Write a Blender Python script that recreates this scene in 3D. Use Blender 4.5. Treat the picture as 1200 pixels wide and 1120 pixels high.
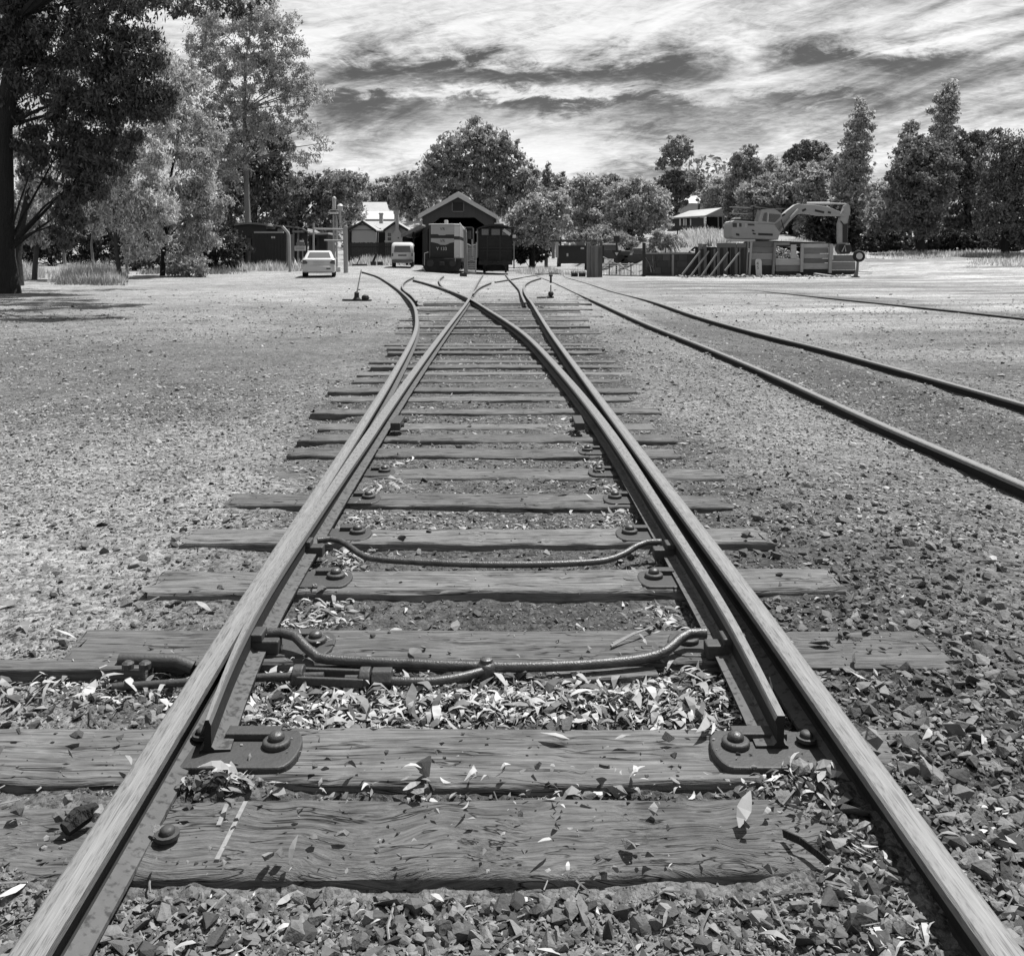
import bpy, bmesh, math, random
import numpy as np
from mathutils import Matrix, Vector

for o in list(bpy.data.objects):
    bpy.data.objects.remove(o, do_unlink=True)
SC = bpy.context.scene
COL = SC.collection
R = math.radians

# ------------------------------------------------------------------ camera, sky, sun, exposure
F = 1062.0          # focal length in photograph pixels (1200 wide)
HZ = 303.0          # horizon row
ZC = 1.29           # eye height above the track bed
cam = bpy.data.cameras.new('camera')
camo = bpy.data.objects.new('camera', cam)
COL.objects.link(camo)
camo.location = (0, 0, ZC)
camo.rotation_euler = (R(90), 0, 0)
cam.sensor_width = 36.0
cam.sensor_fit = 'HORIZONTAL'
cam.lens = F / 1200.0 * 36.0
cam.shift_y = -(560.0 - HZ) / 1200.0
cam.clip_start = 0.05
cam.clip_end = 2000.0
SC.camera = camo

SUN = Vector((0.30, 0.27, 0.915)).normalized()
world = bpy.data.worlds.new("World")
SC.world = world
world.use_nodes = True
wn, wl_ = world.node_tree.nodes, world.node_tree.links
wn.clear()


def wnode(t, **k):
    n = wn.new(t)
    for a, b in k.items():
        setattr(n, a, b)
    return n


def wmath(op, a, b=None, c=None, clamp=False):
    n = wn.new('ShaderNodeMath')
    n.operation = op
    n.use_clamp = clamp
    for i, v in enumerate((a, b, c)):
        if v is None:
            continue
        if isinstance(v, (int, float)):
            n.inputs[i].default_value = v
        else:
            wl_.new(v, n.inputs[i])
    return n.outputs[0]


sky = wnode('ShaderNodeTexSky')
sky.sky_type = 'NISHITA'
sky.sun_disc = False
sky.sun_elevation = math.asin(SUN.z)
sky.sun_rotation = math.atan2(SUN.x, SUN.y)
sky.air_density = 1.0
sky.dust_density = 0.6
skr = wnode('ShaderNodeSeparateColor')
wl_.new(sky.outputs[0], skr.inputs[0])
clear = wmath('MULTIPLY', skr.outputs[0], 0.36)          # the red-filtered, black-and-white sky
tc = wnode('ShaderNodeTexCoord')
sx = wnode('ShaderNodeSeparateXYZ')
wl_.new(tc.outputs['Generated'], sx.inputs[0])
dz = wmath('MAXIMUM', sx.outputs[2], 0.02)
dzz = wmath('ADD', dz, 0.13)
pxn = wmath('DIVIDE', sx.outputs[0], dzz)
pyn = wmath('DIVIDE', sx.outputs[1], dzz)
cmb = wnode('ShaderNodeCombineXYZ')
wl_.new(pxn, cmb.inputs[0])
wl_.new(pyn, cmb.inputs[1])


def wnoise(scale, sxy, rot, off, detail, rough, dist, seed):
    mp = wnode('ShaderNodeMapping')
    mp.inputs['Scale'].default_value = (sxy[0], sxy[1], 1)
    mp.inputs['Rotation'].default_value = (0, 0, R(rot))
    mp.inputs['Location'].default_value = (off[0], off[1], seed)
    wl_.new(cmb.outputs[0], mp.inputs[0])
    n = wnode('ShaderNodeTexNoise')
    n.inputs['Scale'].default_value = scale
    n.inputs['Detail'].default_value = detail
    n.inputs['Roughness'].default_value = rough
    n.inputs['Distortion'].default_value = dist
    wl_.new(mp.outputs[0], n.inputs['Vector'])
    return n.outputs[0]


big = wnoise(0.8, (1.0, 1.0), 20, (3.1, 1.7), 3.0, 0.5, 0.4, 0.3)
mid = wnoise(1.9, (1.5, 1.05), 30, (1.0, 5.0), 9.0, 0.62, 0.8, 2.1)
fine = wnoise(4.6, (1.5, 1.35), 38, (0.0, 0.0), 9.0, 0.68, 1.0, 5.0)
wisp = wnoise(10.0, (1.1, 1.9), 34, (2.0, 1.0), 9.0, 0.72, 1.4, 8.0)
aza = wmath('ARCTAN2', sx.outputs[0], sx.outputs[1])
ela = wmath('ARCSINE', sx.outputs[2])
cmb2 = wnode('ShaderNodeCombineXYZ')
wl_.new(aza, cmb2.inputs[0])
wl_.new(ela, cmb2.inputs[1])


def streak(rot, lx, ly, seed, detail, dist):
    mp = wnode('ShaderNodeMapping')
    mp.vector_type = 'TEXTURE'
    mp.inputs['Rotation'].default_value = (0, 0, R(rot))
    mp.inputs['Scale'].default_value = (lx, ly, 1)
    mp.inputs['Location'].default_value = (0, 0, seed)
    wl_.new(cmb2.outputs[0], mp.inputs[0])
    n = wnode('ShaderNodeTexNoise')
    n.inputs['Scale'].default_value = 1.0
    n.inputs['Detail'].default_value = detail
    n.inputs['Roughness'].default_value = 0.58
    n.inputs['Distortion'].default_value = dist
    wl_.new(mp.outputs[0], n.inputs['Vector'])
    return n.outputs[0]


st1 = streak(12, 0.24, 0.042, 1.0, 7.0, 1.6)
st2 = streak(24, 0.085, 0.012, 4.0, 8.0, 0.9)
cov = wmath('ADD', wmath('MULTIPLY', wmath('SUBTRACT', st1, 0.5), 0.75), wmath('MULTIPLY', wmath('SUBTRACT', st2, 0.5), 0.12))
cov = wmath('ADD', cov, wmath('ADD', wmath('MULTIPLY', big, 0.40), wmath('MULTIPLY', mid, 0.55)))
cov = wmath('ADD', cov, wmath('ADD', wmath('MULTIPLY', fine, 0.38), wmath('MULTIPLY', wisp, 0.30)))
# open gaps and banks of cloud: (photo column, photo row, half width, half height, amount)
az = wmath('DIVIDE', sx.outputs[0], wmath('MAXIMUM', sx.outputs[1], 0.05))
el = wmath('DIVIDE', sx.outputs[2], wmath('MAXIMUM', sx.outputs[1], 0.05))
az = wmath('ADD', az, wmath('MULTIPLY', wmath('SUBTRACT', big, 0.5), 0.25))
el = wmath('ADD', el, wmath('ADD', wmath('MULTIPLY', wmath('SUBTRACT', mid, 0.5), 0.075), wmath('MULTIPLY', wmath('SUBTRACT', fine, 0.5), 0.045)))
front = wmath('GREATER_THAN', sx.outputs[1], 0.1)
for (cx, cy, hw, hh, amt) in [
        (610, 84, 200, 15, -0.30), (450, 122, 80, 26, -0.26), (670, 122, 110, 8, -0.26), (1010, 70, 120, 13, -0.30),
        (700, 22, 600, 34, 0.22), (700, 185, 260, 26, 0.26), (1120, 125, 140, 34, 0.12), (600, 106, 150, 7, 0.26),
        (860, 96, 45, 45, 0.14), (420, 170, 50, 20, -0.12), (820, 208, 70, 20, -0.16), (930, 118, 70, 8, -0.16),
        (350, 60, 70, 50, 0.10), (760, 160, 60, 8, -0.12), (560, 165, 70, 12, 0.10)]:
    u = wmath('DIVIDE', wmath('SUBTRACT', az, (cx - 600) / F), hw / F)
    v = wmath('DIVIDE', wmath('SUBTRACT', el, (HZ - cy) / F), hh / F)
    d = wmath('ADD', wmath('MULTIPLY', u, u), wmath('MULTIPLY', v, v))
    e = wmath('MULTIPLY', wmath('EXPONENT', wmath('MULTIPLY', d, -1.0)), amt)
    cov = wmath('ADD', cov, wmath('MULTIPLY', e, front))
rmp = wnode('ShaderNodeMapRange')
rmp.interpolation_type = 'SMOOTHSTEP'
rmp.inputs[1].default_value = 0.54
rmp.inputs[2].default_value = 1.10
wl_.new(cov, rmp.inputs[0])
mask = rmp.outputs[0]
cloudv = wmath('ADD', 3.6, wmath('ADD', wmath('MULTIPLY', st1, 4.0), wmath('ADD', wmath('MULTIPLY', mid, 1.6), wmath('MULTIPLY', wisp, 3.2))))
mixv = wmath('ADD', wmath('MULTIPLY', clear, wmath('SUBTRACT', 1.0, mask)), wmath('MULTIPLY', cloudv, mask))
cc = wnode('ShaderNodeCombineColor')
for i in range(3):
    wl_.new(mixv, cc.inputs[i])
bg = wnode('ShaderNodeBackground')
bg.inputs['Strength'].default_value = 0.066
wl_.new(cc.outputs[0], bg.inputs['Color'])
wo = wnode('ShaderNodeOutputWorld')
wl_.new(bg.outputs[0], wo.inputs['Surface'])

sl = bpy.data.lights.new('sun', 'SUN')
sl.energy = 5.0
sl.angle = R(0.53)
sl.color = (1.0, 0.995, 0.985)
so = bpy.data.objects.new('sun', sl)
so.rotation_euler = (-SUN).to_track_quat('-Z', 'Y').to_euler()
so.location = (20, 20, 60)
COL.objects.link(so)
vs = SC.view_settings
vs.view_transform = 'Standard'
try:
    vs.look = 'None'
except Exception:
    pass
vs.exposure = 0.78
vs.gamma = 1.0
vs.use_curve_mapping = False
SC.cycles.max_bounces = 4
SC.cycles.diffuse_bounces = 2
SC.cycles.glossy_bounces = 2
SC.cycles.transmission_bounces = 2
SC.cycles.transparent_max_bounces = 4
SC.cycles.use_adaptive_sampling = True

# ------------------------------------------------------------------ numeric helpers
rng = np.random.default_rng(7)
random.seed(5)


def ss(a, b, x):
    t = np.clip((np.asarray(x, float) - a) / (b - a), 0, 1)
    return t * t * (3 - 2 * t)


def _hash(ix, iy, seed):
    h = (ix.astype(np.int64) * 374761393 + iy.astype(np.int64) * 668265263 + seed * 974711) & 0x7fffffff
    h = ((h ^ (h >> 13)) * 1274126177) & 0x7fffffff
    return ((h ^ (h >> 16)) & 0xffff) / 65535.0


def vnoise(x, y, seed=0):
    x, y = np.asarray(x, float), np.asarray(y, float)
    ix, iy = np.floor(x), np.floor(y)
    fx, fy = x - ix, y - iy
    fx, fy = fx * fx * (3 - 2 * fx), fy * fy * (3 - 2 * fy)
    a, b = _hash(ix, iy, seed), _hash(ix + 1, iy, seed)
    c, d = _hash(ix, iy + 1, seed), _hash(ix + 1, iy + 1, seed)
    return (a * (1 - fx) + b * fx) * (1 - fy) + (c * (1 - fx) + d * fx) * fy - 0.5


def fbm(x, y, seed=0, octv=4):
    s, amp = 0, 1.0
    for i in range(octv):
        s = s + vnoise(x * 2 ** i + 13.7 * i, y * 2 ** i - 7.1 * i, seed + i) * amp
        amp *= 0.5
    return s


def g(X, Y):
    """broad lie of the land"""
    X, Y = np.asarray(X, float), np.asarray(Y, float)
    z = 0.75 * ss(25, 90, Y) * (1 - ss(-10, 0, X))
    z = z - 0.13 * ss(1.8, 3.8, X) * (1 - ss(30, 60, Y))
    z = z + 1.9 * ss(56, 95, Y) * ss(20, 30, X)
    z = z + (2.2 + 2.0 * ss(0, 20, X)) * ss(118, 230, Y)
    z = z + 4.0 * ss(190, 320, Y)
    return z


BUMPS = [(0.80, 1.75, 0.22, 0.30, 0.040), (1.25, 1.75, 0.38, 0.35, 0.020), (1.25, 2.30, 0.34, 0.20, 0.060), (0.93, 2.02, 0.22, 0.16, 0.050), (-1.15, 1.86, 0.30, 0.07, 0.035), (-0.72, 2.19, 0.13, 0.055, 0.052), (0.70, 2.17, 0.14, 0.055, 0.050), (-0.74, 2.5, 0.06, 0.05, 0.03),
         (-0.86, 1.9, 0.06, 0.3, 0.02), (0.0, 2.62, 0.9, 0.06, 0.012), (1.3, 3.1, 0.3, 0.5, 0.02), (-1.05, 2.15, 0.10, 0.05, 0.02)]


def H(X, Y):
    X, Y = np.asarray(X, float), np.asarray(Y, float)
    z = g(X, Y)
    near = 1 - ss(8, 30, Y)
    z = z - 0.012 + (0.016 * ss(2.5, 3.0, Y) - .008 * ss(9, 12, Y)) * (1 - ss(1.6, 2.0, np.abs(X))) + 0.010 * ss(1.5, 2.6, np.abs(X)) * near
    for (bx, by, sx_, sy_, a) in BUMPS:
        z = z + a * np.exp(-((X - bx) / sx_) ** 2 - ((Y - by) / sy_) ** 2)
    z = z + 0.018 * fbm(X * 2.2, Y * 2.2, 3, 3) * near + 0.012 * fbm(X * 9, Y * 9, 11, 4) * (1 - ss(5, 14, Y))
    z = z + 0.010 * vnoise(X * 55, Y * 55, 23) * (1 - ss(2.5, 6, Y))
    z = z - 0.035 * ss(1.25, 1.45, -X) * (1 - ss(2.2, 2.7, -X)) * ss(5.6, 6.4, Y) * (1 - ss(12.5, 15, Y)) * (.6 + fbm(X * 1.1, Y * 1.1, 19, 2))
    z = z + (0.020 * (ss(1.0, 1.3, X) + ss(1.0, 1.3, -X) * (1 - ss(4.5, 6, Y))) * (1 - ss(1.5, 2.2, np.abs(X))) * np.clip(.5 + 2.2 * fbm(X * 1.6, Y * 1.6, 17, 3), 0, 1.2)) * ss(3.2, 5, Y) * near
    z = z + 0.05 * ss(25, 33, Y) * (1 - ss(8, 12, np.abs(X)))
    z = z + 0.12 * fbm(X * 0.12, Y * 0.12, 31, 3) * ss(6, 40, np.abs(X) + Y * 0.3)
    return z


def P(px, py, Y):
    return Vector(((px - 600) * Y / F, Y, ZC - (py - HZ) * Y / F))


def PZ(px, py, z):
    Y = F * (ZC - z) / (py - HZ)
    return Vector(((px - 600) * Y / F, Y, z))


def railz(X, Y):
    return 0.15 + float(g(X, Y)) - 0.03 * (1 - float(ss(1.35, 3.6, Y)))


def PR(px, py, dzr=0.0):
    """point of a rail's running surface seen at a photo pixel"""
    Ys = np.concatenate([np.arange(0.8, 12, .02), np.arange(12, 70, .1)])
    Xs = (px - 600) * Ys / F
    zr = 0.15 + g(Xs, Ys) - 0.03 * (1 - ss(1.35, 3.6, Ys)) + dzr
    df = ZC - (py - HZ) * Ys / F - zr
    k = int(np.argmax(df <= 0)) if (df <= 0).any() else len(Ys) - 1
    if k > 0 and df[k] <= 0:
        t = df[k - 1] / (df[k - 1] - df[k])
        Y = Ys[k - 1] + (Ys[k] - Ys[k - 1]) * t
    else:
        Y = Ys[k]
    X = (px - 600) * Y / F
    return Vector((X, Y, railz(X, Y) + dzr))


def GP(px, Y):
    X = (px - 600) * Y / F
    return Vector((X, Y, float(H(X, Y))))


# ------------------------------------------------------------------ materials
MATS = {}
ALB = 0.72


def mat(name, base=0.2, rough=0.8, metal=0.0, var=0.3, scale=6.0, bump=0.15, bscale=None, coord='Object', stretch=(1, 1, 1),
        detail=6.0, spec=0.3, island=0.0, attr=None, speck=0.0, speck_scale=40.0, objvar=0.0, trans=0.0, dist=0.0, bdist=0.02, tint=0.0):
    m = bpy.data.materials.new(name)
    m.use_nodes = True
    nt = m.node_tree
    N, L = nt.nodes, nt.links
    bs = N['Principled BSDF']
    bs.inputs['Roughness'].default_value = rough
    bs.inputs['Metallic'].default_value = metal
    bs.inputs['Specular IOR Level'].default_value = spec

    def mth(op, a, b=None, clamp=False):
        n = N.new('ShaderNodeMath')
        n.operation = op
        n.use_clamp = clamp
        for i, v in enumerate((a, b)):
            if v is None:
                continue
            if isinstance(v, (int, float)):
                n.inputs[i].default_value = v
            else:
                L.new(v, n.inputs[i])
        return n.outputs[0]
    if coord == 'Position':
        vec = N.new('ShaderNodeNewGeometry').outputs['Position']
    else:
        vec = N.new('ShaderNodeTexCoord').outputs[coord]
    if objvar or coord == 'Object':
        oi = N.new('ShaderNodeObjectInfo')
        ofs = N.new('ShaderNodeVectorMath')
        ofs.operation = 'MULTIPLY_ADD'
        cx = N.new('ShaderNodeCombineXYZ')
        L.new(oi.outputs['Random'], cx.inputs[0])
        L.new(oi.outputs['Random'], cx.inputs[1])
        L.new(oi.outputs['Random'], cx.inputs[2])
        L.new(cx.outputs[0], ofs.inputs[0])
        ofs.inputs[1].default_value = (37, 53, 71)
        L.new(vec, ofs.inputs[2])
        vec2 = ofs.outputs[0]
    else:
        vec2 = vec
    mp = N.new('ShaderNodeMapping')
    mp.inputs['Scale'].default_value = stretch
    L.new(vec2, mp.inputs[0])
    ns = N.new('ShaderNodeTexNoise')
    ns.inputs['Scale'].default_value = scale
    ns.inputs['Detail'].default_value = detail
    ns.inputs['Roughness'].default_value = 0.6
    ns.inputs['Distortion'].default_value = dist
    L.new(mp.outputs[0], ns.inputs['Vector'])
    # factor around 1
    f = mth('ADD', 1.0 - var, mth('MULTIPLY', ns.outputs[0], 2 * var))
    if speck:
        n2 = N.new('ShaderNodeTexNoise')
        n2.inputs['Scale'].default_value = speck_scale
        n2.inputs['Detail'].default_value = 4.0
        L.new(mp.outputs[0], n2.inputs['Vector'])
        cr = N.new('ShaderNodeMapRange')
        cr.inputs[1].default_value = 0.52
        cr.inputs[2].default_value = 0.66
        L.new(n2.outputs[0], cr.inputs[0])
        f = mth('MULTIPLY', f, mth('SUBTRACT', 1.0, mth('MULTIPLY', cr.outputs[0], speck)))
    if island:
        ge = N.new('ShaderNodeNewGeometry')
        f = mth('MULTIPLY', f, mth('ADD', 1.0 - island, mth('MULTIPLY', ge.outputs['Random Per Island'], 2 * island)))
    if objvar:
        f = mth('MULTIPLY', f, mth('ADD', 1.0 - objvar, mth('MULTIPLY', oi.outputs['Random'], 2 * objvar)))
    if attr:
        at = N.new('ShaderNodeAttribute')
        at.attribute_name = attr
        f = mth('MULTIPLY', f, at.outputs['Fac'])
    val = mth('MULTIPLY', f, base * ALB)
    cc = N.new('ShaderNodeCombineColor')
    for i in range(3):
        L.new(val, cc.inputs[i])
    L.new(cc.outputs[0], bs.inputs['Base Color'])
    if bump:
        nb = N.new('ShaderNodeTexNoise')
        nb.inputs['Scale'].default_value = bscale or scale * 3
        nb.inputs['Detail'].default_value = 5.0
        L.new(mp.outputs[0], nb.inputs['Vector'])
        bp = N.new('ShaderNodeBump')
        bp.inputs['Strength'].default_value = bump
        bp.inputs['Distance'].default_value = bdist
        L.new(nb.outputs[0], bp.inputs['Height'])
        L.new(bp.outputs[0], bs.inputs['Normal'])
    if trans:
        tr = N.new('ShaderNodeBsdfTranslucent')
        L.new(cc.outputs[0], tr.inputs['Color'])
        mx = N.new('ShaderNodeMixShader')
        mx.inputs[0].default_value = trans
        L.new(bs.outputs[0], mx.inputs[1])
        L.new(tr.outputs[0], mx.inputs[2])
        L.new(mx.outputs[0], N['Material Output'].inputs['Surface'])
    MATS[name] = m
    return m


def wood_mat(name, base, grain=1.0, curl=0.6, crack=0.7):
    """weathered hardwood: long fibres, dark checks along the grain"""
    m = mat(name, base, rough=0.9, var=0.5, scale=4.5, bump=0, objvar=0.2, spec=0.2, speck=0.3, speck_scale=9)
    nt = m.node_tree
    N, L = nt.nodes, nt.links
    bs = N['Principled BSDF']
    col_in = bs.inputs['Base Color'].links[0].from_socket
    mp0 = [n for n in N if n.type == 'VECT_MATH'][0].outputs[0]
    warp = N.new('ShaderNodeTexNoise')
    warp.inputs['Scale'].default_value = 2.3
    warp.inputs['Detail'].default_value = 2.0
    L.new(mp0, warp.inputs['Vector'])
    mix = N.new('ShaderNodeVectorMath')
    mix.operation = 'MULTIPLY_ADD'
    L.new(warp.outputs['Color'], mix.inputs[0])
    mix.inputs[1].default_value = (0.05 * curl, 0.10 * curl, 0.10 * curl)
    L.new(mp0, mix.inputs[2])
    mp = N.new('ShaderNodeMapping')
    mp.inputs['Scale'].default_value = (4.5 * grain, 85 * grain, 85 * grain)
    L.new(mix.outputs[0], mp.inputs[0])
    n1 = N.new('ShaderNodeTexNoise')
    n1.inputs['Scale'].default_value = 1.0
    n1.inputs['Detail'].default_value = 4.0
    n1.inputs['Roughness'].default_value = 0.65
    L.new(mp.outputs[0], n1.inputs['Vector'])
    mp2 = N.new('ShaderNodeMapping')
    mp2.inputs['Scale'].default_value = (1.5 * grain, 26 * grain, 26 * grain)
    L.new(mix.outputs[0], mp2.inputs[0])
    n2 = N.new('ShaderNodeTexNoise')
    n2.inputs['Scale'].default_value = 1.0
    n2.inputs['Detail'].default_value = 3.0
    L.new(mp2.outputs[0], n2.inputs['Vector'])
    cr = N.new('ShaderNodeMapRange')          # narrow dark checks where the noise crosses one level
    ab = N.new('ShaderNodeMath')
    ab.operation = 'SUBTRACT'
    L.new(n2.outputs[0], ab.inputs[0])
    ab.inputs[1].default_value = 0.56
    ab2 = N.new('ShaderNodeMath')
    ab2.operation = 'ABSOLUTE'
    L.new(ab.outputs[0], ab2.inputs[0])
    L.new(ab2.outputs[0], cr.inputs[0])
    cr.inputs[1].default_value = 0.002
    cr.inputs[2].default_value = 0.022
    cr.inputs[4].default_value = 1.0
    br = N.new('ShaderNodeTexNoise')          # the checks open only here and there
    br.inputs['Scale'].default_value = 7.0
    br.inputs['Detail'].default_value = 5.0
    L.new(mp0, br.inputs['Vector'])
    brr = N.new('ShaderNodeMapRange')
    L.new(br.outputs[0], brr.inputs[0])
    brr.inputs[1].default_value = 0.38
    brr.inputs[2].default_value = 0.54
    brr.inputs[3].default_value = 1.0
    brr.inputs[4].default_value = 1.0 - crack
    L.new(brr.outputs[0], cr.inputs[3])
    fib = N.new('ShaderNodeMapRange')
    L.new(n1.outputs[0], fib.inputs[0])
    fib.inputs[1].default_value = 0.25
    fib.inputs[2].default_value = 0.75
    fib.inputs[3].default_value = 0.40
    fib.inputs[4].default_value = 1.55
    mu = N.new('ShaderNodeMath')
    mu.operation = 'MULTIPLY'
    L.new(cr.outputs[0], mu.inputs[0])
    L.new(fib.outputs[0], mu.inputs[1])
    vm = N.new('ShaderNodeVectorMath')
    vm.operation = 'SCALE'
    L.new(col_in, vm.inputs[0])
    L.new(mu.outputs[0], vm.inputs['Scale'])
    L.new(vm.outputs[0], bs.inputs['Base Color'])
    bp = N.new('ShaderNodeBump')
    bp.inputs['Strength'].default_value = 1.0
    bp.inputs['Distance'].default_value = 0.004
    L.new(mu.outputs[0], bp.inputs['Height'])
    L.new(bp.outputs[0], bs.inputs['Normal'])
    return m


# ------------------------------------------------------------------ object helpers
def worldloc(o):
    v = Vector((0, 0, 0))
    while o is not None:
        v += o.location
        o = o.parent
    return v


def tag(o, label=None, cat=None, group=None, kind=None):
    if label:
        o['label'] = label
    if cat:
        o['category'] = cat
    if group:
        o['group'] = group
    if kind:
        o['kind'] = kind
    return o


def thing(name, label, cat, loc, group=None):
    o = bpy.data.objects.new(name, None)
    o.empty_display_size = 0.2
    COL.objects.link(o)
    o.location = loc
    return tag(o, label, cat, group)


def arr_mesh(name, V, Fc, smooth=False, attr=None, uv=None, mi=None):
    V = np.asarray(V, np.float32)
    Fc = np.asarray(Fc, np.int32)
    me = bpy.data.meshes.new(name)
    me.vertices.add(len(V))
    me.vertices.foreach_set('co', V.ravel())
    k = Fc.shape[1]
    me.loops.add(Fc.size)
    me.loops.foreach_set('vertex_index', Fc.ravel())
    me.polygons.add(len(Fc))
    me.polygons.foreach_set('loop_start', np.arange(0, Fc.size, k, dtype=np.int32))
    me.polygons.foreach_set('loop_total', np.full(len(Fc), k, np.int32))
    me.polygons.foreach_set('use_smooth', np.full(len(Fc), bool(smooth)))
    if mi is not None:
        me.polygons.foreach_set('material_index', np.asarray(mi, np.int32))
    if attr is not None:
        a = me.attributes.new('tone', 'FLOAT', 'POINT')
        a.data.foreach_set('value', np.asarray(attr, np.float32))
    if uv is not None:
        l = me.uv_layers.new(name='UVMap')
        l.data.foreach_set('uv', np.asarray(uv, np.float32).ravel())
    me.update(calc_edges=True)
    return me


def link(name, me, mats, parent=None, loc=None):
    o = bpy.data.objects.new(name, me)
    if not isinstance(mats, (list, tuple)):
        mats = [mats]
    if len(me.materials) == 0:
        for m in mats:
            me.materials.append(MATS[m] if isinstance(m, str) else m)
    COL.objects.link(o)
    if parent:
        o.parent = parent
    if loc is not None:
        o.location = loc
    return o


class MB:
    """collects shapes in world space; build() links them as one mesh object with its origin at its foot"""

    def __init__(self, M=None):
        self.v, self.f, self.mi = [], [], []
        self.M = M or Matrix.Identity(4)
        self.cur = 0

    def add(self, vs_, fs_):
        b = len(self.v)
        self.v += [self.M @ Vector(p) for p in vs_]
        for f in fs_:
            self.f.append([b + i for i in f])
            self.mi.append(self.cur)
        return self

    def box(self, x0, x1, y0, y1, z0, z1):
        return self.add([(x0, y0, z0), (x1, y0, z0), (x1, y1, z0), (x0, y1, z0), (x0, y0, z1), (x1, y0, z1), (x1, y1, z1), (x0, y1, z1)],
                        [(0, 3, 2, 1), (4, 5, 6, 7), (0, 1, 5, 4), (1, 2, 6, 5), (2, 3, 7, 6), (3, 0, 4, 7)])

    def beam(self, a, b, w, h, up=(0, 0, 1)):
        a, b = Vector(a), Vector(b)
        d = (b - a).normalized()
        u = Vector(up)
        if abs(d.dot(u)) > 0.98:
            u = Vector((0, 1, 0))
        s = d.cross(u).normalized()
        u = s.cross(d).normalized()
        vs_ = []
        for p in (a, b):
            for (i, j) in ((-1, -1), (1, -1), (1, 1), (-1, 1)):
                vs_.append(p + s * (i * w / 2) + u * (j * h / 2))
        return self.add(vs_, [(0, 1, 2, 3), (7, 6, 5, 4), (0, 4, 5, 1), (1, 5, 6, 2), (2, 6, 7, 3), (3, 7, 4, 0)])

    def tube(self, pts, r, n=8, caps=True):
        pts = [Vector(p) for p in pts]
        rs = r if isinstance(r, (list, tuple)) else [r] * len(pts)
        rings = []
        ref = None
        for i, p in enumerate(pts):
            d = (pts[min(i + 1, len(pts) - 1)] - pts[max(i - 1, 0)]).normalized()
            if ref is None:
                ref = Vector((0, 0, 1)) if abs(d.z) < 0.9 else Vector((1, 0, 0))
            s = d.cross(ref).normalized()
            t = s.cross(d).normalized()
            ref = t
            rings.append([p + (s * math.cos(2 * math.pi * k / n) + t * math.sin(2 * math.pi * k / n)) * rs[i] for k in range(n)])
        vs_ = [q for rg in rings for q in rg]
        fs_ = []
        for i in range(len(pts) - 1):
            for k in range(n):
                k2 = (k + 1) % n
                fs_.append((i * n + k, i * n + k2, (i + 1) * n + k2, (i + 1) * n + k))
        if caps:
            fs_.append(tuple(range(n - 1, -1, -1)))
            fs_.append(tuple((len(pts) - 1) * n + k for k in range(n)))
        return self.add(vs_, fs_)

    def cyl(self, c, r, z0, z1, n=16, axis='Z', r2=None):
        c = Vector(c)
        r2 = r if r2 is None else r2
        ax = {'X': Vector((1, 0, 0)), 'Y': Vector((0, 1, 0)), 'Z': Vector((0, 0, 1))}[axis]
        return self.tube([c + ax * z0, c + ax * z1], [r, r2], n)

    def lathe(self, c, prof, n=16, axis='Z'):
        """prof: list of (radius, height)"""
        c = Vector(c)
        vs_, fs_ = [], []
        for (r, z) in prof:
            for k in range(n):
                a = 2 * math.pi * k / n
                p = (r * math.cos(a), r * math.sin(a), z)
                if axis == 'Y':
                    p = (p[0], p[2], p[1])
                elif axis == 'X':
                    p = (p[2], p[0], p[1])
                vs_.append(c + Vector(p))
        for i in range(len(prof) - 1):
            for k in range(n):
                k2 = (k + 1) % n
                fs_.append((i * n + k, i * n + k2, (i + 1) * n + k2, (i + 1) * n + k))
        fs_.append(tuple(range(n - 1, -1, -1)))
        fs_.append(tuple((len(prof) - 1) * n + k for k in range(n)))
        return self.add(vs_, fs_)

    def prism(self, poly, d0, d1, plane='XZ'):
        """polygon in XZ pushed along Y (or XY along Z, YZ along X)"""
        n = len(poly)

        def pt(p, d):
            return {'XZ': (p[0], d, p[1]), 'XY': (p[0], p[1], d), 'YZ': (d, p[0], p[1])}[plane]
        vs_ = [pt(p, d0) for p in poly] + [pt(p, d1) for p in poly]
        fs_ = [tuple(range(n)), tuple(range(2 * n - 1, n - 1, -1))]
        for i in range(n):
            j = (i + 1) % n
            fs_.append((i, n + i, n + j, j))
        return self.add(vs_, fs_)

    def loft(self, rings, caps=True):
        n = len(rings[0])
        vs_ = [p for r_ in rings for p in r_]
        fs_ = []
        for i in range(len(rings) - 1):
            for k in range(n):
                k2 = (k + 1) % n
                fs_.append((i * n + k, i * n + k2, (i + 1) * n + k2, (i + 1) * n + k))
        if caps:
            fs_.append(tuple(range(n - 1, -1, -1)))
            fs_.append(tuple((len(rings) - 1) * n + k for k in range(n)))
        return self.add(vs_, fs_)

    def build(self, name, mats, parent=None, smooth=None, bevel=0.0, fix=True):
        vs_ = self.v
        lo = Vector((min(p.x for p in vs_), min(p.y for p in vs_), min(p.z for p in vs_)))
        hi = Vector((max(p.x for p in vs_), max(p.y for p in vs_), max(p.z for p in vs_)))
        org = Vector(((lo.x + hi.x) / 2, (lo.y + hi.y) / 2, lo.z))
        me = bpy.data.meshes.new(name)
        me.from_pydata([p - org for p in vs_], [], self.f)
        me.polygons.foreach_set('material_index', np.asarray(self.mi, np.int32))
        if fix:
            bm = bmesh.new()
            bm.from_mesh(me)
            bmesh.ops.recalc_face_normals(bm, faces=bm.faces)
            if bevel:
                bmesh.ops.bevel(bm, geom=[e for e in bm.edges if len(e.link_faces) == 2 and e.calc_face_angle(0) > 0.5], offset=bevel, segments=2,
                                affect='EDGES', profile=0.5, clamp_overlap=True)
            bm.to_mesh(me)
            bm.free()
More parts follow.
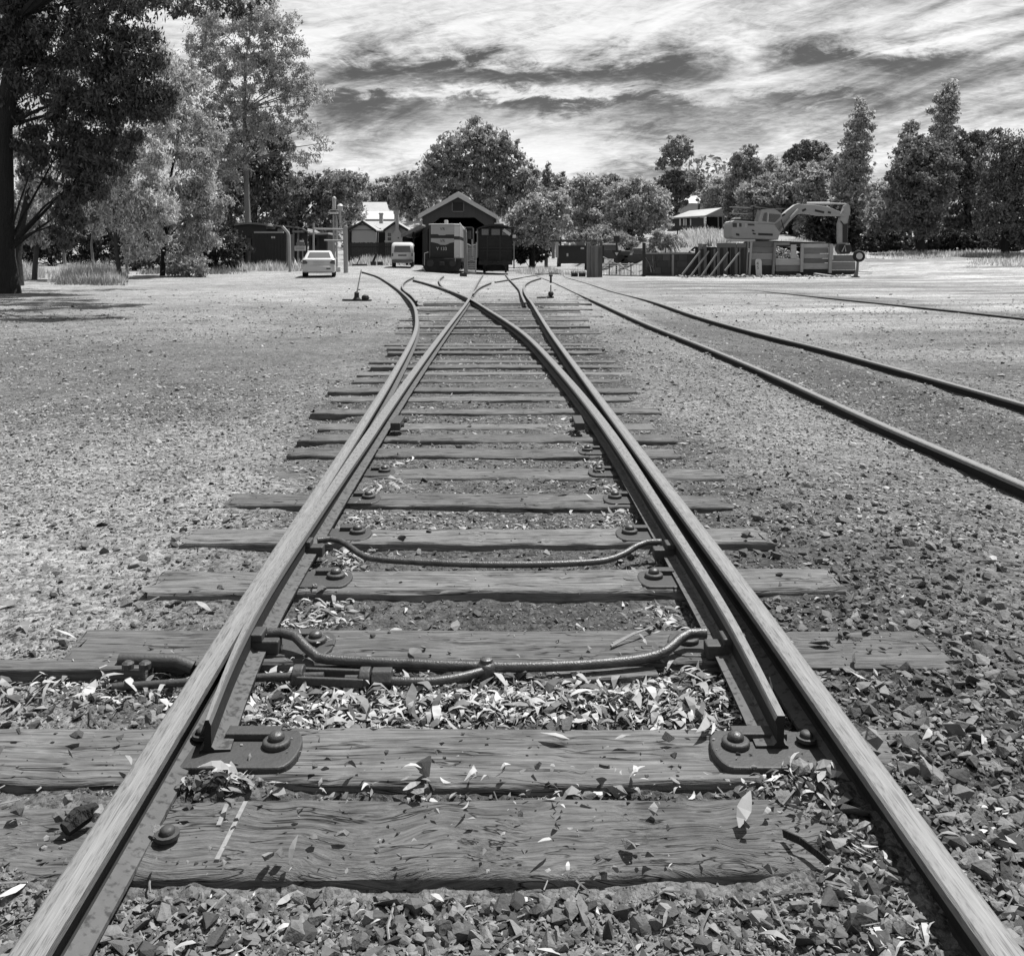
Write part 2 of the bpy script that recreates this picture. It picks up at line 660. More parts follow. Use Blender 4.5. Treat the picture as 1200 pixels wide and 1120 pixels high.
        if smooth:
            me.shade_smooth()
            me.set_sharp_from_angle(angle=R(smooth))
        me.update()
        o = link(name, me, mats, parent)
        o.location = org - (worldloc(parent) if parent else Vector((0, 0, 0)))
        return o


def text_mesh(s, size, name, mats, parent, loc, rot=(R(90), 0, 0), depth=0.004):
    cu = bpy.data.curves.new(name, 'FONT')
    cu.body = s
    cu.size = size
    cu.align_x = 'CENTER'
    cu.align_y = 'CENTER'
    cu.extrude = depth
    t = bpy.data.objects.new(name, cu)
    me = bpy.data.meshes.new_from_object(t)
    bpy.data.objects.remove(t)
    me.materials.clear()
    o = link(name, me, mats, parent)
    o.rotation_euler = rot
    o.location = Vector(loc) - worldloc(parent)
    return o


def resample(pts, step):
    """smooth (Catmull-Rom) polyline with about `step(Y)` spacing"""
    pts = [Vector(p) for p in pts]
    ext = [pts[0] * 2 - pts[1]] + pts + [pts[-1] * 2 - pts[-2]]
    out = []
    for i in range(1, len(ext) - 2):
        p0, p1, p2, p3 = ext[i - 1], ext[i], ext[i + 1], ext[i + 2]
        # centripetal parameters keep uneven points from overshooting
        t1 = max((p1 - p0).length, 1e-4) ** 0.5
        t2 = t1 + max((p2 - p1).length, 1e-4) ** 0.5
        t3 = t2 + max((p3 - p2).length, 1e-4) ** 0.5
        n = max(1, int((p2 - p1).length / step((p1.y + p2.y) / 2)))
        for k in range(n):
            t = t1 + (t2 - t1) * k / n
            a1 = p0 * ((t1 - t) / t1) + p1 * (t / t1)
            a2 = p1 * ((t2 - t) / (t2 - t1)) + p2 * ((t - t1) / (t2 - t1))
            a3 = p2 * ((t3 - t) / (t3 - t2)) + p3 * ((t - t2) / (t3 - t2))
            b1 = a1 * ((t2 - t) / t2) + a2 * (t / t2)
            b2 = a2 * ((t3 - t) / (t3 - t1)) + a3 * ((t - t1) / (t3 - t1))
            out.append(b1 * ((t2 - t) / (t2 - t1)) + b2 * ((t - t1) / (t2 - t1)))
    out.append(pts[-1])
    return out

# ------------------------------------------------------------------ material set
mat('rail_head', 0.20, rough=0.55, metal=0.0, var=0.42, scale=1.0, bump=0.4, bscale=1.6, coord='UV', stretch=(55, 38, 1), spec=0.5, speck=0.45, speck_scale=1.3, bdist=0.003, detail=8)
mat('rail_shine', 0.26, rough=0.36, metal=0.0, var=0.6, scale=1.0, bump=0.3, bscale=1.6, coord='UV', stretch=(90, 16, 1), spec=0.65, speck=0.5, speck_scale=0.9, bdist=0.002)
mat('rail_web', 0.024, rough=0.75, var=0.5, scale=30, bump=0.5, coord='Position', spec=0.25, bdist=0.003)  # dark rust, with the shade under the rail head put into its colour
mat('rail_foot', 0.115, rough=0.85, var=0.35, scale=22, bump=0.5, coord='Position', speck=0.6, speck_scale=55, bdist=0.004)
mat('blade_side', 0.14, rough=0.5, var=0.3, scale=1.0, bump=0.2, coord='UV', stretch=(20, 4, 1), spec=0.5, bdist=0.003)
mat('dark_iron', 0.052, rough=0.6, var=0.4, scale=40, bump=0.5, coord='Position', spec=0.4, bdist=0.003)
mat('rod_iron', 0.075, rough=0.42, metal=0.2, var=0.6, scale=60, bump=0.6, coord='Position', spec=0.6, speck=0.5, speck_scale=30, bdist=0.003)
wood_mat('sleeper_wood', 0.155, 1.0, 0.5, 0.85)
wood_mat('sleeper_curly', 0.135, 1.3, 2.0, 0.9)
wood_mat('sleeper_far', 0.165, 1.0, 0.5, 0.7)
mat('stone_mix', 0.15, rough=0.9, var=0.4, scale=40, bump=0.6, coord='Position', island=0.7, bdist=0.006)
mat('stone_pale', 0.26, rough=0.95, var=0.6, scale=60, bump=0, coord='Position')
mat('stone_dark', 0.115, rough=0.9, var=0.4, scale=35, bump=0.7, coord='Object', objvar=0.5, bdist=0.004)
mat('chip_mix', 0.24, rough=0.95, var=0.2, scale=10, bump=0, coord='Position', island=0.88)
mat('grit_mix', 0.18, rough=0.95, var=0.2, scale=10, bump=0, coord='Position', island=0.75)
mat('leaf_dry', 0.36, rough=0.7, var=0.3, scale=30, bump=0, coord='Position', island=0.75, trans=0.15)
mat('leaf_dry_one', 0.36, rough=0.7, var=0.35, scale=2.5, bump=0.2, coord='Object', objvar=0.65, trans=0.15)
mat('twig', 0.20, rough=0.9, var=0.3, scale=20, bump=0.3, coord='Position', island=0.6)
mat('bark_dark', 0.03, rough=0.95, var=0.5, scale=3, bump=0.8, coord='Position', stretch=(3, 3, 0.5), bdist=0.1)
mat('bark_pale', 0.20, rough=0.9, var=0.5, scale=1.5, bump=0.5, coord='Position', stretch=(3, 3, 0.4), bdist=0.05)
mat('bark_mid', 0.085, rough=0.95, var=0.5, scale=2, bump=0.6, coord='Position', stretch=(3, 3, 0.4), bdist=0.05)
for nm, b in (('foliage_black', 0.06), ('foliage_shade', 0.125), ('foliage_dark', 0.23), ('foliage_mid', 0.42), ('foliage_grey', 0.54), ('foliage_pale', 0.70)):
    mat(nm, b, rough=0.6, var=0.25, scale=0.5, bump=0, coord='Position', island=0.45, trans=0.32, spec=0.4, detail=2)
mat('grass_dry', 0.62, rough=0.9, var=0.3, scale=0.6, bump=0, coord='Position', island=0.4, trans=0.5, detail=3)
mat('weed_green', 0.25, rough=0.8, var=0.3, scale=0.6, bump=0, coord='Position', island=0.5, trans=0.25, detail=3)
mat('white_paint', 0.62, rough=0.4, var=0.06, scale=3, bump=0.03)
mat('car_white', 0.62, rough=0.25, var=0.03, scale=2, bump=0, spec=0.6)
mat('car_grey', 0.42, rough=0.3, var=0.04, scale=2, bump=0, spec=0.6)
mat('glass_dark', 0.03, rough=0.06, var=0.1, scale=1, bump=0, spec=0.9)
mat('glass_sky', 0.10, rough=0.05, var=0.1, scale=1, bump=0, spec=1.0)
mat('rubber', 0.025, rough=0.85, var=0.3, scale=10, bump=0.1)
mat('lamp_dark', 0.06, rough=0.2, var=0.3, scale=6, bump=0, spec=0.7)
mat('chrome', 0.45, rough=0.3, metal=0.6, var=0.1, scale=5, bump=0)
mat('plate_pale', 0.55, rough=0.5, var=0.08, scale=5, bump=0)
mat('black_paint', 0.014, rough=0.55, var=0.5, scale=3, bump=0.2, spec=0.4)
mat('grimy_black', 0.020, rough=0.75, var=0.7, scale=2.2, bump=0.4, spec=0.3)
mat('loco_grey', 0.36, rough=0.45, var=0.12, scale=2, bump=0.04, spec=0.5)
mat('loco_pale', 0.50, rough=0.45, var=0.1, scale=2, bump=0.04)
mat('tin_dark', 0.030, rough=0.6, var=0.3, scale=2, bump=0.2, coord='Position', spec=0.3)
mat('tin_pale', 0.42, rough=0.5, var=0.25, scale=0.8, bump=0.1, coord='Position', spec=0.4)
mat('tin_bright', 0.60, rough=0.5, var=0.1, scale=0.6, bump=0.05, coord='Position')
mat('tin_rust', 0.22, rough=0.8, var=0.6, scale=0.9, bump=0.2, coord='Position', speck=0.7, speck_scale=3)
mat('shed_board', 0.085, rough=0.9, var=0.25, scale=1.2, bump=0.3, coord='Position', stretch=(6, 6, 0.4))
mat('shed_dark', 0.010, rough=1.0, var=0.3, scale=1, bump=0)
mat('shed_trim', 0.62, rough=0.6, var=0.15, scale=1, bump=0.1, coord='Position')
mat('house_wall', 0.40, rough=0.9, var=0.12, scale=0.7, bump=0.1, coord='Position')
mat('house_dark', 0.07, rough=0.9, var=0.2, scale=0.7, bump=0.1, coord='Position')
mat('brick_pale', 0.40, rough=0.9, var=0.2, scale=2.0, bump=0.2, coord='Position')
mat('fence_dark', 0.035, rough=0.9, var=0.3, scale=1.5, bump=0.2, coord='Position')
mat('pipe_grey', 0.34, rough=0.5, var=0.2, scale=2, bump=0.05, coord='Position', spec=0.5)
mat('post_grey', 0.20, rough=0.8, var=0.35, scale=2, bump=0.3, coord='Position', stretch=(4, 4, 0.5))
mat('timber_old', 0.16, rough=0.9, var=0.5, scale=1.6, bump=0.6, coord='Object', objvar=0.35, stretch=(9, 9, 0.6))
mat('plank_old', 0.19, rough=0.9, var=0.35, scale=1.6, bump=0.5, coord='Object', objvar=0.3, stretch=(0.8, 5, 5))
mat('plank_pale', 0.38, rough=0.9, var=0.35, scale=1.6, bump=0.5, coord='Object', objvar=0.25, stretch=(0.8, 5, 5))
mat('block_stone', 0.07, rough=0.95, var=0.3, scale=2.5, bump=0.4, coord='Object', objvar=0.3)
mat('mortar', 0.05, rough=0.95, var=0.3, scale=2.5, bump=0.3)
mat('rubble_mix', 0.30, rough=0.95, var=0.3, scale=4, bump=0.3, coord='Position', island=0.8)
mat('digger_paint', 0.34, rough=0.5, var=0.15, scale=1.5, bump=0.03, spec=0.4)
mat('digger_pale', 0.55, rough=0.5, var=0.15, scale=1.5, bump=0.03)
mat('concrete', 0.25, rough=0.9, var=0.3, scale=2, bump=0.2)

# ------------------------------------------------------------------ ground
def centre_x(Y):
    return -0.014 * np.asarray(Y, float) + 0.006


def tone(X, Y):
    """what the ground is made of (pale dust, woodchip, oily ballast): its own colour, from place to place"""
    xc = X - centre_x(Y)
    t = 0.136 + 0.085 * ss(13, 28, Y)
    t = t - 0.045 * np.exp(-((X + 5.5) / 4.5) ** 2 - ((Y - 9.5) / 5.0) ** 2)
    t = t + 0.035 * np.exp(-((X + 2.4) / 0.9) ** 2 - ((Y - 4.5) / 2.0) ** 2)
    n = fbm(X * 0.9, Y * 0.9, 41, 4)
    n2 = fbm(X * 3.1, Y * 3.1, 43, 4)
    n3 = fbm(X * 0.2, Y * 0.13, 47, 3)
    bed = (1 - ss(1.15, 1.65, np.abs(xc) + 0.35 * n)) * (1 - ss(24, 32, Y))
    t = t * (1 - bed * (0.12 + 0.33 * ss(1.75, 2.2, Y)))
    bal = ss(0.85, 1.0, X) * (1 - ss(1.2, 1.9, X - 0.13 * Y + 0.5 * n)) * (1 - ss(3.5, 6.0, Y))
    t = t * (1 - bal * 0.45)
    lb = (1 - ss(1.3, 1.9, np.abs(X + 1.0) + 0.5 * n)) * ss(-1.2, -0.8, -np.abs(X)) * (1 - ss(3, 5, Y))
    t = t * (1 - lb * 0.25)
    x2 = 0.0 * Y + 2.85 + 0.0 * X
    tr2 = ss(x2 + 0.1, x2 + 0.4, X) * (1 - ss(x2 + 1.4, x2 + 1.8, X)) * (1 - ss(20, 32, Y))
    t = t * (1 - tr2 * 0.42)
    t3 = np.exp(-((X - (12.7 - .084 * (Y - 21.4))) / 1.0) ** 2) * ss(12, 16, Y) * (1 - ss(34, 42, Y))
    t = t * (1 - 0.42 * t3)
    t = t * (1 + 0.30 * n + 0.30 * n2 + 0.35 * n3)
    far = ss(40, 60, Y) * ss(10, 16, X)
    t = t * (1 + far * (0.55 * fbm(X * 0.12, Y * 0.5, 51, 3) + 0.10))
    rt = ss(4, 8, X) * ss(7, 13, Y)
    t = t * (1 + rt * .75 * fbm((X + .3 * Y) * .10, (Y - .22 * X) * .8, 57, 4))
    return np.clip(t, 0.05, 0.42)


nv = 620
ks = np.linspace(0, 1, nv)
ys = np.concatenate([np.linspace(-14, 0.9, 24)[:-1], 0.9 * (600 / 0.9) ** (ks ** 1.12)])
us = np.linspace(-1, 1, 470)
us = np.sign(us) * (0.55 * np.abs(us) + 0.45 * np.abs(us) ** 3)
YY, UU = np.meshgrid(ys, us, indexing='ij')
XX = UU * (np.maximum(YY, 0) * 1.15 + 3.2)
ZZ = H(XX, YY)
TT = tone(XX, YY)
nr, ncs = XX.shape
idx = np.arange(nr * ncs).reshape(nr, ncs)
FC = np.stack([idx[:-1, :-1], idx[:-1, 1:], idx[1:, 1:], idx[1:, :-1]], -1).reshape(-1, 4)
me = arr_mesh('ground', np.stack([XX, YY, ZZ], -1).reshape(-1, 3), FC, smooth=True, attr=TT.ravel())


def ground_material():
    m = bpy.data.materials.new('ground_dirt')
    m.use_nodes = True
    N, L = m.node_tree.nodes, m.node_tree.links
    bs = N['Principled BSDF']
    bs.inputs['Roughness'].default_value = 0.95
    bs.inputs['Specular IOR Level'].default_value = 0.15
    pos = N.new('ShaderNodeNewGeometry').outputs['Position']

    def mth(op, a, b=None, c=None):
        n = N.new('ShaderNodeMath')
        n.operation = op
        for i, v in enumerate((a, b, c)):
            if v is None:
                continue
            if isinstance(v, (int, float)):
                n.inputs[i].default_value = v
            else:
                L.new(v, n.inputs[i])
        return n.outputs[0]

    def noise(s, d, r=0.6):
        n = N.new('ShaderNodeTexNoise')
        n.inputs['Scale'].default_value = s
        n.inputs['Detail'].default_value = d
        n.inputs['Roughness'].default_value = r
        L.new(pos, n.inputs['Vector'])
        return n.outputs[0]

    def voro(s):
        n = N.new('ShaderNodeTexVoronoi')
        n.inputs['Scale'].default_value = s
        L.new(pos, n.inputs['Vector'])
        sp = N.new('ShaderNodeSeparateColor')
        L.new(n.outputs['Color'], sp.inputs[0])
        return sp.outputs[0], n.outputs['Distance']
    at = N.new('ShaderNodeAttribute')
    at.attribute_name = 'tone'
    v1, d1 = voro(26)
    v2, d2 = voro(75)
    v3, d3 = voro(9)
    n1 = noise(240, 3)
    n2 = noise(6, 6)
    n3 = noise(38, 4)
    f = mth('ADD', 0.50, mth('MULTIPLY', n2, 0.5))
    f = mth('ADD', f, mth('MULTIPLY', mth('SUBTRACT', v1, 0.5), 0.70))
    f = mth('ADD', f, mth('MULTIPLY', mth('SUBTRACT', v2, 0.5), 0.75))
    f = mth('ADD', f, mth('MULTIPLY', mth('SUBTRACT', v3, 0.5), 0.20))
    f = mth('ADD', f, mth('MULTIPLY', mth('SUBTRACT', n1, 0.5), 0.8))
    f = mth('ADD', f, mth('MULTIPLY', mth('SUBTRACT', n3, 0.5), 1.3))
    f = mth('MAXIMUM', mth('ADD', f, 0.28), 0.10)
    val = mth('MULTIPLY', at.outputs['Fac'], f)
    cc = N.new('ShaderNodeCombineColor')
    for i in range(3):
        L.new(val, cc.inputs[i])
    L.new(cc.outputs[0], bs.inputs['Base Color'])
    hgt = mth('ADD', mth('MULTIPLY', d1, -0.9), mth('ADD', mth('MULTIPLY', d2, -0.5), mth('MULTIPLY', n3, 1.4)))
    bp = N.new('ShaderNodeBump')
    bp.inputs['Strength'].default_value = 0.85
    bp.inputs['Distance'].default_value = 0.02
    L.new(hgt, bp.inputs['Height'])
    L.new(bp.outputs[0], bs.inputs['Normal'])
    MATS['ground_dirt'] = m


ground_material()
ground = tag(link('ground', me, 'ground_dirt'), 'pale dusty gravel yard littered with woodchip and stones', None, None, 'structure')

# ------------------------------------------------------------------ rails
PROF = [(-.026, -.0008), (-.006, 0), (.015, 0), (.026, -.0008), (.032, -.006), (.031, -.026), (.011, -.037), (.008, -.083), (.014, -.090), (.052, -.101), (.052, -.112),
        (-.052, -.112), (-.052, -.101), (-.014, -.090), (-.008, -.083), (-.011, -.037), (-.031, -.026), (-.032, -.006)]
PROF_M = [0, 3, 0, 0, 0, 1, 1, 1, 2, 2, 1, 2, 2, 1, 1, 1, 0, 0]      # head, web, foot: material of the strip starting at each point


def sweep(pts, profile, mats_idx, uvw=True):
    """pts: list of world points; profile(i, s) -> list of (u, z)"""
    V, Fc, MI, UV = [], [], [], []
    s = 0.0
    ss_ = []
    n = None
    for i, p in enumerate(pts):
        d = (pts[min(i + 1, len(pts) - 1)] - pts[max(i - 1, 0)])
        d.z = 0
        d.normalize()
        side = Vector((d.y, -d.x, 0))
        if i:
            s += (p - pts[i - 1]).length
        ss_.append(s)
        pr = profile(i, s)
        n = len(pr)
        for (u, z) in pr:
            V.append(p + side * u + Vector((0, 0, z)))
    for i in range(len(pts) - 1):
        for k in range(n):
            k2 = (k + 1) % n
            Fc.append((i * n + k, (i + 1) * n + k, (i + 1) * n + k2, i * n + k2))
            MI.append(mats_idx[k])
            UV += [(k / n, ss_[i] * .5), (k / n, ss_[i + 1] * .5), ((k + 1) / n, ss_[i + 1] * .5), ((k + 1) / n, ss_[i] * .5)]
    b = len(V)
    V += [V[k] for k in range(n)] + [V[(len(pts) - 1) * n + k] for k in range(n)]
    return V, Fc, MI, UV, n


def rail_object(name, V, Fc, MI, UV, n, mats, label, cat, group):
    org = Vector((sum(v.x for v in V) / len(V), sum(v.y for v in V) / len(V), min(v.z for v in V)))
    me = arr_mesh(name, [v - org for v in V], Fc, uv=UV, mi=MI)
    bm = bmesh.new()
    bm.from_mesh(me)
    bm.verts.ensure_lookup_table()
    N_ = len(V) - 2 * n
    f1 = bm.faces.new([bm.verts[N_ + k] for k in range(n)])
    f2 = bm.faces.new([bm.verts[N_ + n + k] for k in range(n - 1, -1, -1)])
    f1.material_index = f2.material_index = 1
    bmesh.ops.recalc_face_normals(bm, faces=bm.faces)
    bm.to_mesh(me)
    bm.free()
    o = link(name, me, mats)
    o.location = org
    return tag(o, label, cat, group)


RM = ['rail_head', 'rail_web', 'rail_foot']
RPOLY = {}


def rail(pix, label, group='rails', start=None, dzr=0.0, end=None, name='rail'):
    pts = [PR(x, y, dzr) for (x, y) in pix]
    if 'sunken' in label or 'buried' in label:      # carry the line on towards and past the viewer
        d = (pts[0] - pts[1]).normalized()
        for k in (1, 2):
            q = pts[0] + d * (2.5 if 'sunken' in label else 5.0)
            q.z = railz(q.x, q.y) + dzr
            pts = [q] + pts
    if start is not None:
        pts = [start] + pts
    pts = resample(pts, lambda Y: 0.12 if Y < 4 else (0.3 if Y < 15 else 0.5))
    V, Fc, MI, UV, n = sweep(pts, lambda i, s: PROF, PROF_M)
    o = rail_object(name, V, Fc, MI, UV, n, RM + ['rail_shine'], label, 'rail', group)
    RPOLY[label] = pts
    return o


def back_of(a, b, Y):
    """extend a straight near rail towards and past the camera"""
    p, q = PR(*a), PR(*b)
    t = (Y - p.y) / (p.y - q.y)
    r_ = p + (p - q) * t
    r_.z = railz(r_.x, r_.y)
    return r_


L_STOCK = [(34.3, 1110), (192.7, 860), (292.5, 700), (357, 600), (422.2, 500), (459.7, 440), (486.2, 390), (488.3, 372), (483.5, 355), (468.4, 340), (454, 330), (441, 323), (424, 318)]
R_STOCK = [(1177.5, 1110), (995.2, 860), (879.5, 700), (804, 600), (728, 500), (683, 440), (646, 390), (633, 370), (623.5, 355), (617.4, 347), (614.2, 340), (615.5, 333), (623.7, 328.4), (634, 325.5)]
left_rail = rail(L_STOCK, 'long rusty rail leaving the bottom left corner and bending left towards the white car', start=back_of((34.3, 1110), (192.7, 860), 0.2))
right_rail = rail(R_STOCK, 'long rusty rail leaving the bottom right corner and bending right past the wagon', start=back_of((1177.5, 1110), (995.2, 860), 0.2))


def blade(pix, side, tip_w, label, full):
    """side=+1: wheels run on its right-hand face"""
    pts = resample([PR(x, y) for (x, y) in pix], lambda Y: 0.1 if Y < 4 else (0.25 if Y < 15 else 0.5))

    def prof(i, s):
        t = min(1.0, s / full)
        w = tip_w + (0.064 - tip_w) * t
        fo = 0.020 + 0.032 * min(1, max(0, (s - 1.0) / (full * 0.7)))       # planed outer foot
        dz_ = -0.012 * max(0, 1 - s / 0.5)
        h = w / 2
        # outer edge of the head stays put, the running edge grows
        out = [(-h, dz_), (h * 0.75, dz_), (h, dz_ - .006), (h * 0.97 + 0.004 * (1 - t), -.026), (.011 - .002 * (1 - t), -.040), (.010, -.080), (.018, -.088),
               (h + .022 + .03 * (1 - t), -.090), (h + .022 + .03 * (1 - t), -.100), (-fo, -.100), (-fo, -.090), (-.012, -.086), (-.008, -.080),
               (-.009, -.040), (-h * 0.97, -.026), (-h, dz_ - .006)]
        if side < 0:
            out = [(-u, z) for (u, z) in out][::-1]
        return out
    mi = [0, 0, 3, 1, 1, 2, 2, 1, 1, 1, 2, 1, 1, 1, 0, 0]
    if side < 0:
        mi = mi[::-1]
        mi = mi[1:] + mi[:1]
    V, Fc, MI, UV, n = sweep(pts, prof, mi)
    o = rail_object('switch_rail', V, Fc, MI, UV, n, RM + ['blade_side'], label, 'switch blade', 'switch blades of the points')
    RPOLY[label] = pts
    return o


blade_l = blade([(243, 838), (271, 770), (307, 700), (371, 600), (439.2, 500), (481.7, 440), (519, 390), (548.5, 352), (555, 339), (560.4, 329.5), (566, 321.5)], 1, 0.010,
                'left switch blade with its planed tip lying shut against the rail', 3.4)
blade_r = blade([(915, 833), (880, 768), (841, 700), (777, 600), (710.5, 500), (662, 440), (613.5, 390), (572, 362.5), (549, 349), (526, 339.8), (511.7, 335), (496, 330.5), (484, 327.5)], -1, 0.022,
                'right switch blade standing open with a dark gap beside the rail', 3.4)
rail([(554, 344), (558.5, 339), (564.8, 335), (575.6, 330.6)], 'short wing rail forking right just behind the crossing', 'rails near the crossing')
rail([(527, 340.5), (519, 336), (515.3, 331), (514.6, 327.5), (520, 323)], 'short rail curling away behind the crossing in front of the locomotive', 'rails near the crossing')
rail([(488.3, 352.5), (481.8, 345.5), (474.2, 340.2), (471.4, 335.8), (472.3, 331.8), (477, 328), (485, 324.2)], 'short curved check rail beside the left rail, near the white van', 'rails near the crossing')
rail([(615.5, 354.5), (611.6, 346), (609, 339.5), (604, 333.7), (597, 327), (592.3, 321.5)], 'curved rail running under the right wheel of the dark wagon', 'rails near the crossing')
rail([(580, 330), (600, 326.8), (622.5, 323), (640, 319)], 'rail crossing the yard to the right of the dark wagon', 'rails near the crossing', dzr=-0.02)
# the second line on the right, half sunk in the dirt
SUNK = -0.065
rail([(1300, 610), (1161.5, 550), (1040, 499), (905, 438.5), (831.7, 408), (760, 380), (703.3, 355), (673, 342), (656, 334), (638, 326.7), (623, 320)],
     'nearer sunken rail of the second track on the right', 'sunken rails of the second track', dzr=SUNK)
rail([(1360, 518), (1200, 472.5), (1085, 440.7), (960, 407), (893, 391), (820, 371), (763, 352.5), (720, 342), (690, 332.5), (665, 325.5), (647, 320.5), (622, 313)],
     'farther sunken rail of the second track on the right', 'sunken rails of the second track', dzr=SUNK)
rail([(1330, 386), (1200, 372.3), (1100, 361.7), (1000, 351.7), (900, 341.7), (847, 336.7)], 'nearer buried rail of the far siding at the right edge', 'buried rails of the far siding', dzr=-0.10)
rail([(1330, 373), (1200, 363.5), (1090, 353.5), (1000, 346), (933, 340)], 'farther buried rail of the far siding at the right edge', 'buried rails of the far siding', dzr=-0.155)
rail([(627, 312), (650, 316.5), (672, 320)], 'short siding rail ending at the two black buffers', 'rails near the crossing', dzr=-0.02)

# fishplates and the round spike heads on the near rail feet
for (px, py, par, sd) in ((464, 486, blade_l, 1), (680, 486, blade_r, -1)):
    b = PR(px, py)
    c = MB()
    c.box(b.x - .02 if sd > 0 else b.x - .05, b.x + .05 if sd > 0 else b.x + .02, b.y - .16, b.y + .16, b.z - .085, b.z - .03)
    fp = c.build('fishplate', 'dark_iron', par, bevel=.006)
    for k in (-1, 1):
        n_ = MB()
        n_.cyl((b.x + sd * .05, b.y + k * .09, b.z - .057), .018, 0, sd * .02, 6, 'X')
        n_.build('nut', 'dark_iron', fp)


def spike(px, py, par, z=0.055, r=0.021):
    p = PZ(px, py, z)
    m_ = MB()
    m_.lathe((p.x, p.y, p.z - .02), [(r * 1.25, .010), (r * 1.25, .019), (r * .8, .0195), (r * .78, .027), (r * .5, .032), (r * .2, .033)], 12)
    return m_.build('spike', 'dark_iron', par, smooth=50)


spike(237, 858, left_rail)
spike(196, 975, left_rail, 0.04)
spike(945, 862, right_rail)

# ------------------------------------------------------------------ sleepers
FRONTS = [1.88, 2.21, 2.83, 3.41, 3.99, 4.63, 5.27, 5.82, 6.28, 6.79, 7.43, 8.1, 8.63, 9.4, 9.98, 10.5, 11.15, 12.1]
while FRONTS[-1] < 33:
    FRONTS.append(FRONTS[-1] + 0.66)
ORD = ['first', 'second', 'third', 'fourth', 'fifth', 'sixth', 'seventh', 'eighth', 'ninth', 'tenth', 'eleventh', 'twelfth', 'thirteenth', 'fourteenth', 'fifteenth', 'sixteenth', 'seventeenth', 'eighteenth', 'nineteenth', 'twentieth']
ORD += ['twenty-' + w for w in ORD[:9]] + ['thirtieth'] + ['thirty-' + w for w in ORD[:9]] + ['fortieth'] + ['forty-' + w for w in ORD[:9]]
LEFT_X = {0: -2.0, 1: -1.62, 2: -1.425, 3: -1.40, 4: -1.46, 5: -1.468, 6: -1.40, 7: -1.50, 8: -1.49, 9: -1.52, 10: -1.64, 11: -1.66, 12: -1.70}
SPECIAL = {0: 'broad timber sleeper with curly cracked grain, nearest the camera', 1: 'smooth timber sleeper carrying the two near switch chairs with round bolt heads',
           2: 'timber sleeper just beyond the near stretcher rod, split at its left end', 3: 'timber sleeper just in front of the far stretcher rod', 4: 'timber sleeper just behind the far stretcher rod'}


def sleeper_mesh(x0, x1, y0, w, zt, h, seed, hi):
    """one weathered timber: rounded arrises, uneven ends and edges, a few open splits in the ends"""
    nx = 90 if hi else 26
    rr = np.random.default_rng(seed)
    prof = [(0.0, -h), (0.0, -0.012), (0.007, -0.003), (0.02, 0.0)] + [(w * t, 0.0) for t in np.linspace(.14, .86, 9 if hi else 3)] + [(w - .02, 0.0), (w - .007, -.003), (w, -.012), (w, -h)]
    np_ = len(prof)
    xs = np.linspace(x0, x1, nx)
    a = fbm(xs * 1.1, xs * 0 + seed, seed, 4) * .022
    b = fbm(xs * 1.3, xs * 0 + seed + 9, seed + 3, 4) * .022
    V = np.zeros((nx, np_, 3))
    sk = rr.normal(0, .008)
    for k, (py_, pz_) in enumerate(prof):
        t = py_ / w
        yy_ = y0 + py_ + a * (1 - t) + b * t + sk * (xs - (x0 + x1) / 2)
        zz_ = zt + pz_ + (fbm(xs * 2.0, xs * 0 + t * 3 + seed, seed + 5, 3) * .010 if pz_ > -.02 else 0)
        if hi and pz_ > -.004:
            zz_ = zz_ - .006 * np.clip(np.abs(vnoise(xs * 3.0, xs * 0 + t * 26 + seed, seed + 8)) < .03, 0, 1)
        V[:, k, 0] = xs
        V[:, k, 1] = yy_
        V[:, k, 2] = zz_
    for e, sgn in ((0, -1), (nx - 1, 1)):
        V[e, :, 0] += sgn * rr.uniform(-.025, .02, np_)
    i = np.arange(nx * np_).reshape(nx, np_)
    Fq = np.stack([i[:-1, :-1], i[1:, :-1], i[1:, 1:], i[:-1, 1:]], -1).reshape(-1, 4)
    ends = []
    for e in (0, nx - 1):
        for k in range(np_ // 2 - 1):
            ends.append((i[e, k], i[e, k + 1], i[e, np_ - 2 - k], i[e, np_ - 1 - k]))
    Fq = np.concatenate([Fq, np.array(ends)])
    V = V.reshape(-1, 3)
    org = np.array([(x0 + x1) / 2, y0 + w / 2, zt - h])
    me_ = arr_mesh('sleeper', V - org, Fq)
    bm = bmesh.new()
    bm.from_mesh(me_)
    bmesh.ops.recalc_face_normals(bm, faces=bm.faces)
    bm.to_mesh(me_)
    bm.free()
    me_.shade_smooth()
    me_.set_sharp_from_angle(angle=R(40))
    return me_, Vector(org)


CHAIRS_L = {1: (333, 847), 2: (372, 738), 3: (397, 662), 4: (418, 619), 5: (432, 577), 6: (450, 548)}
CHAIRS_R = {1: (855, 850), 2: (806, 742), 3: (768, 672), 4: (740, 622), 5: (722, 580), 6: (703, 550), 7: (690, 527)}


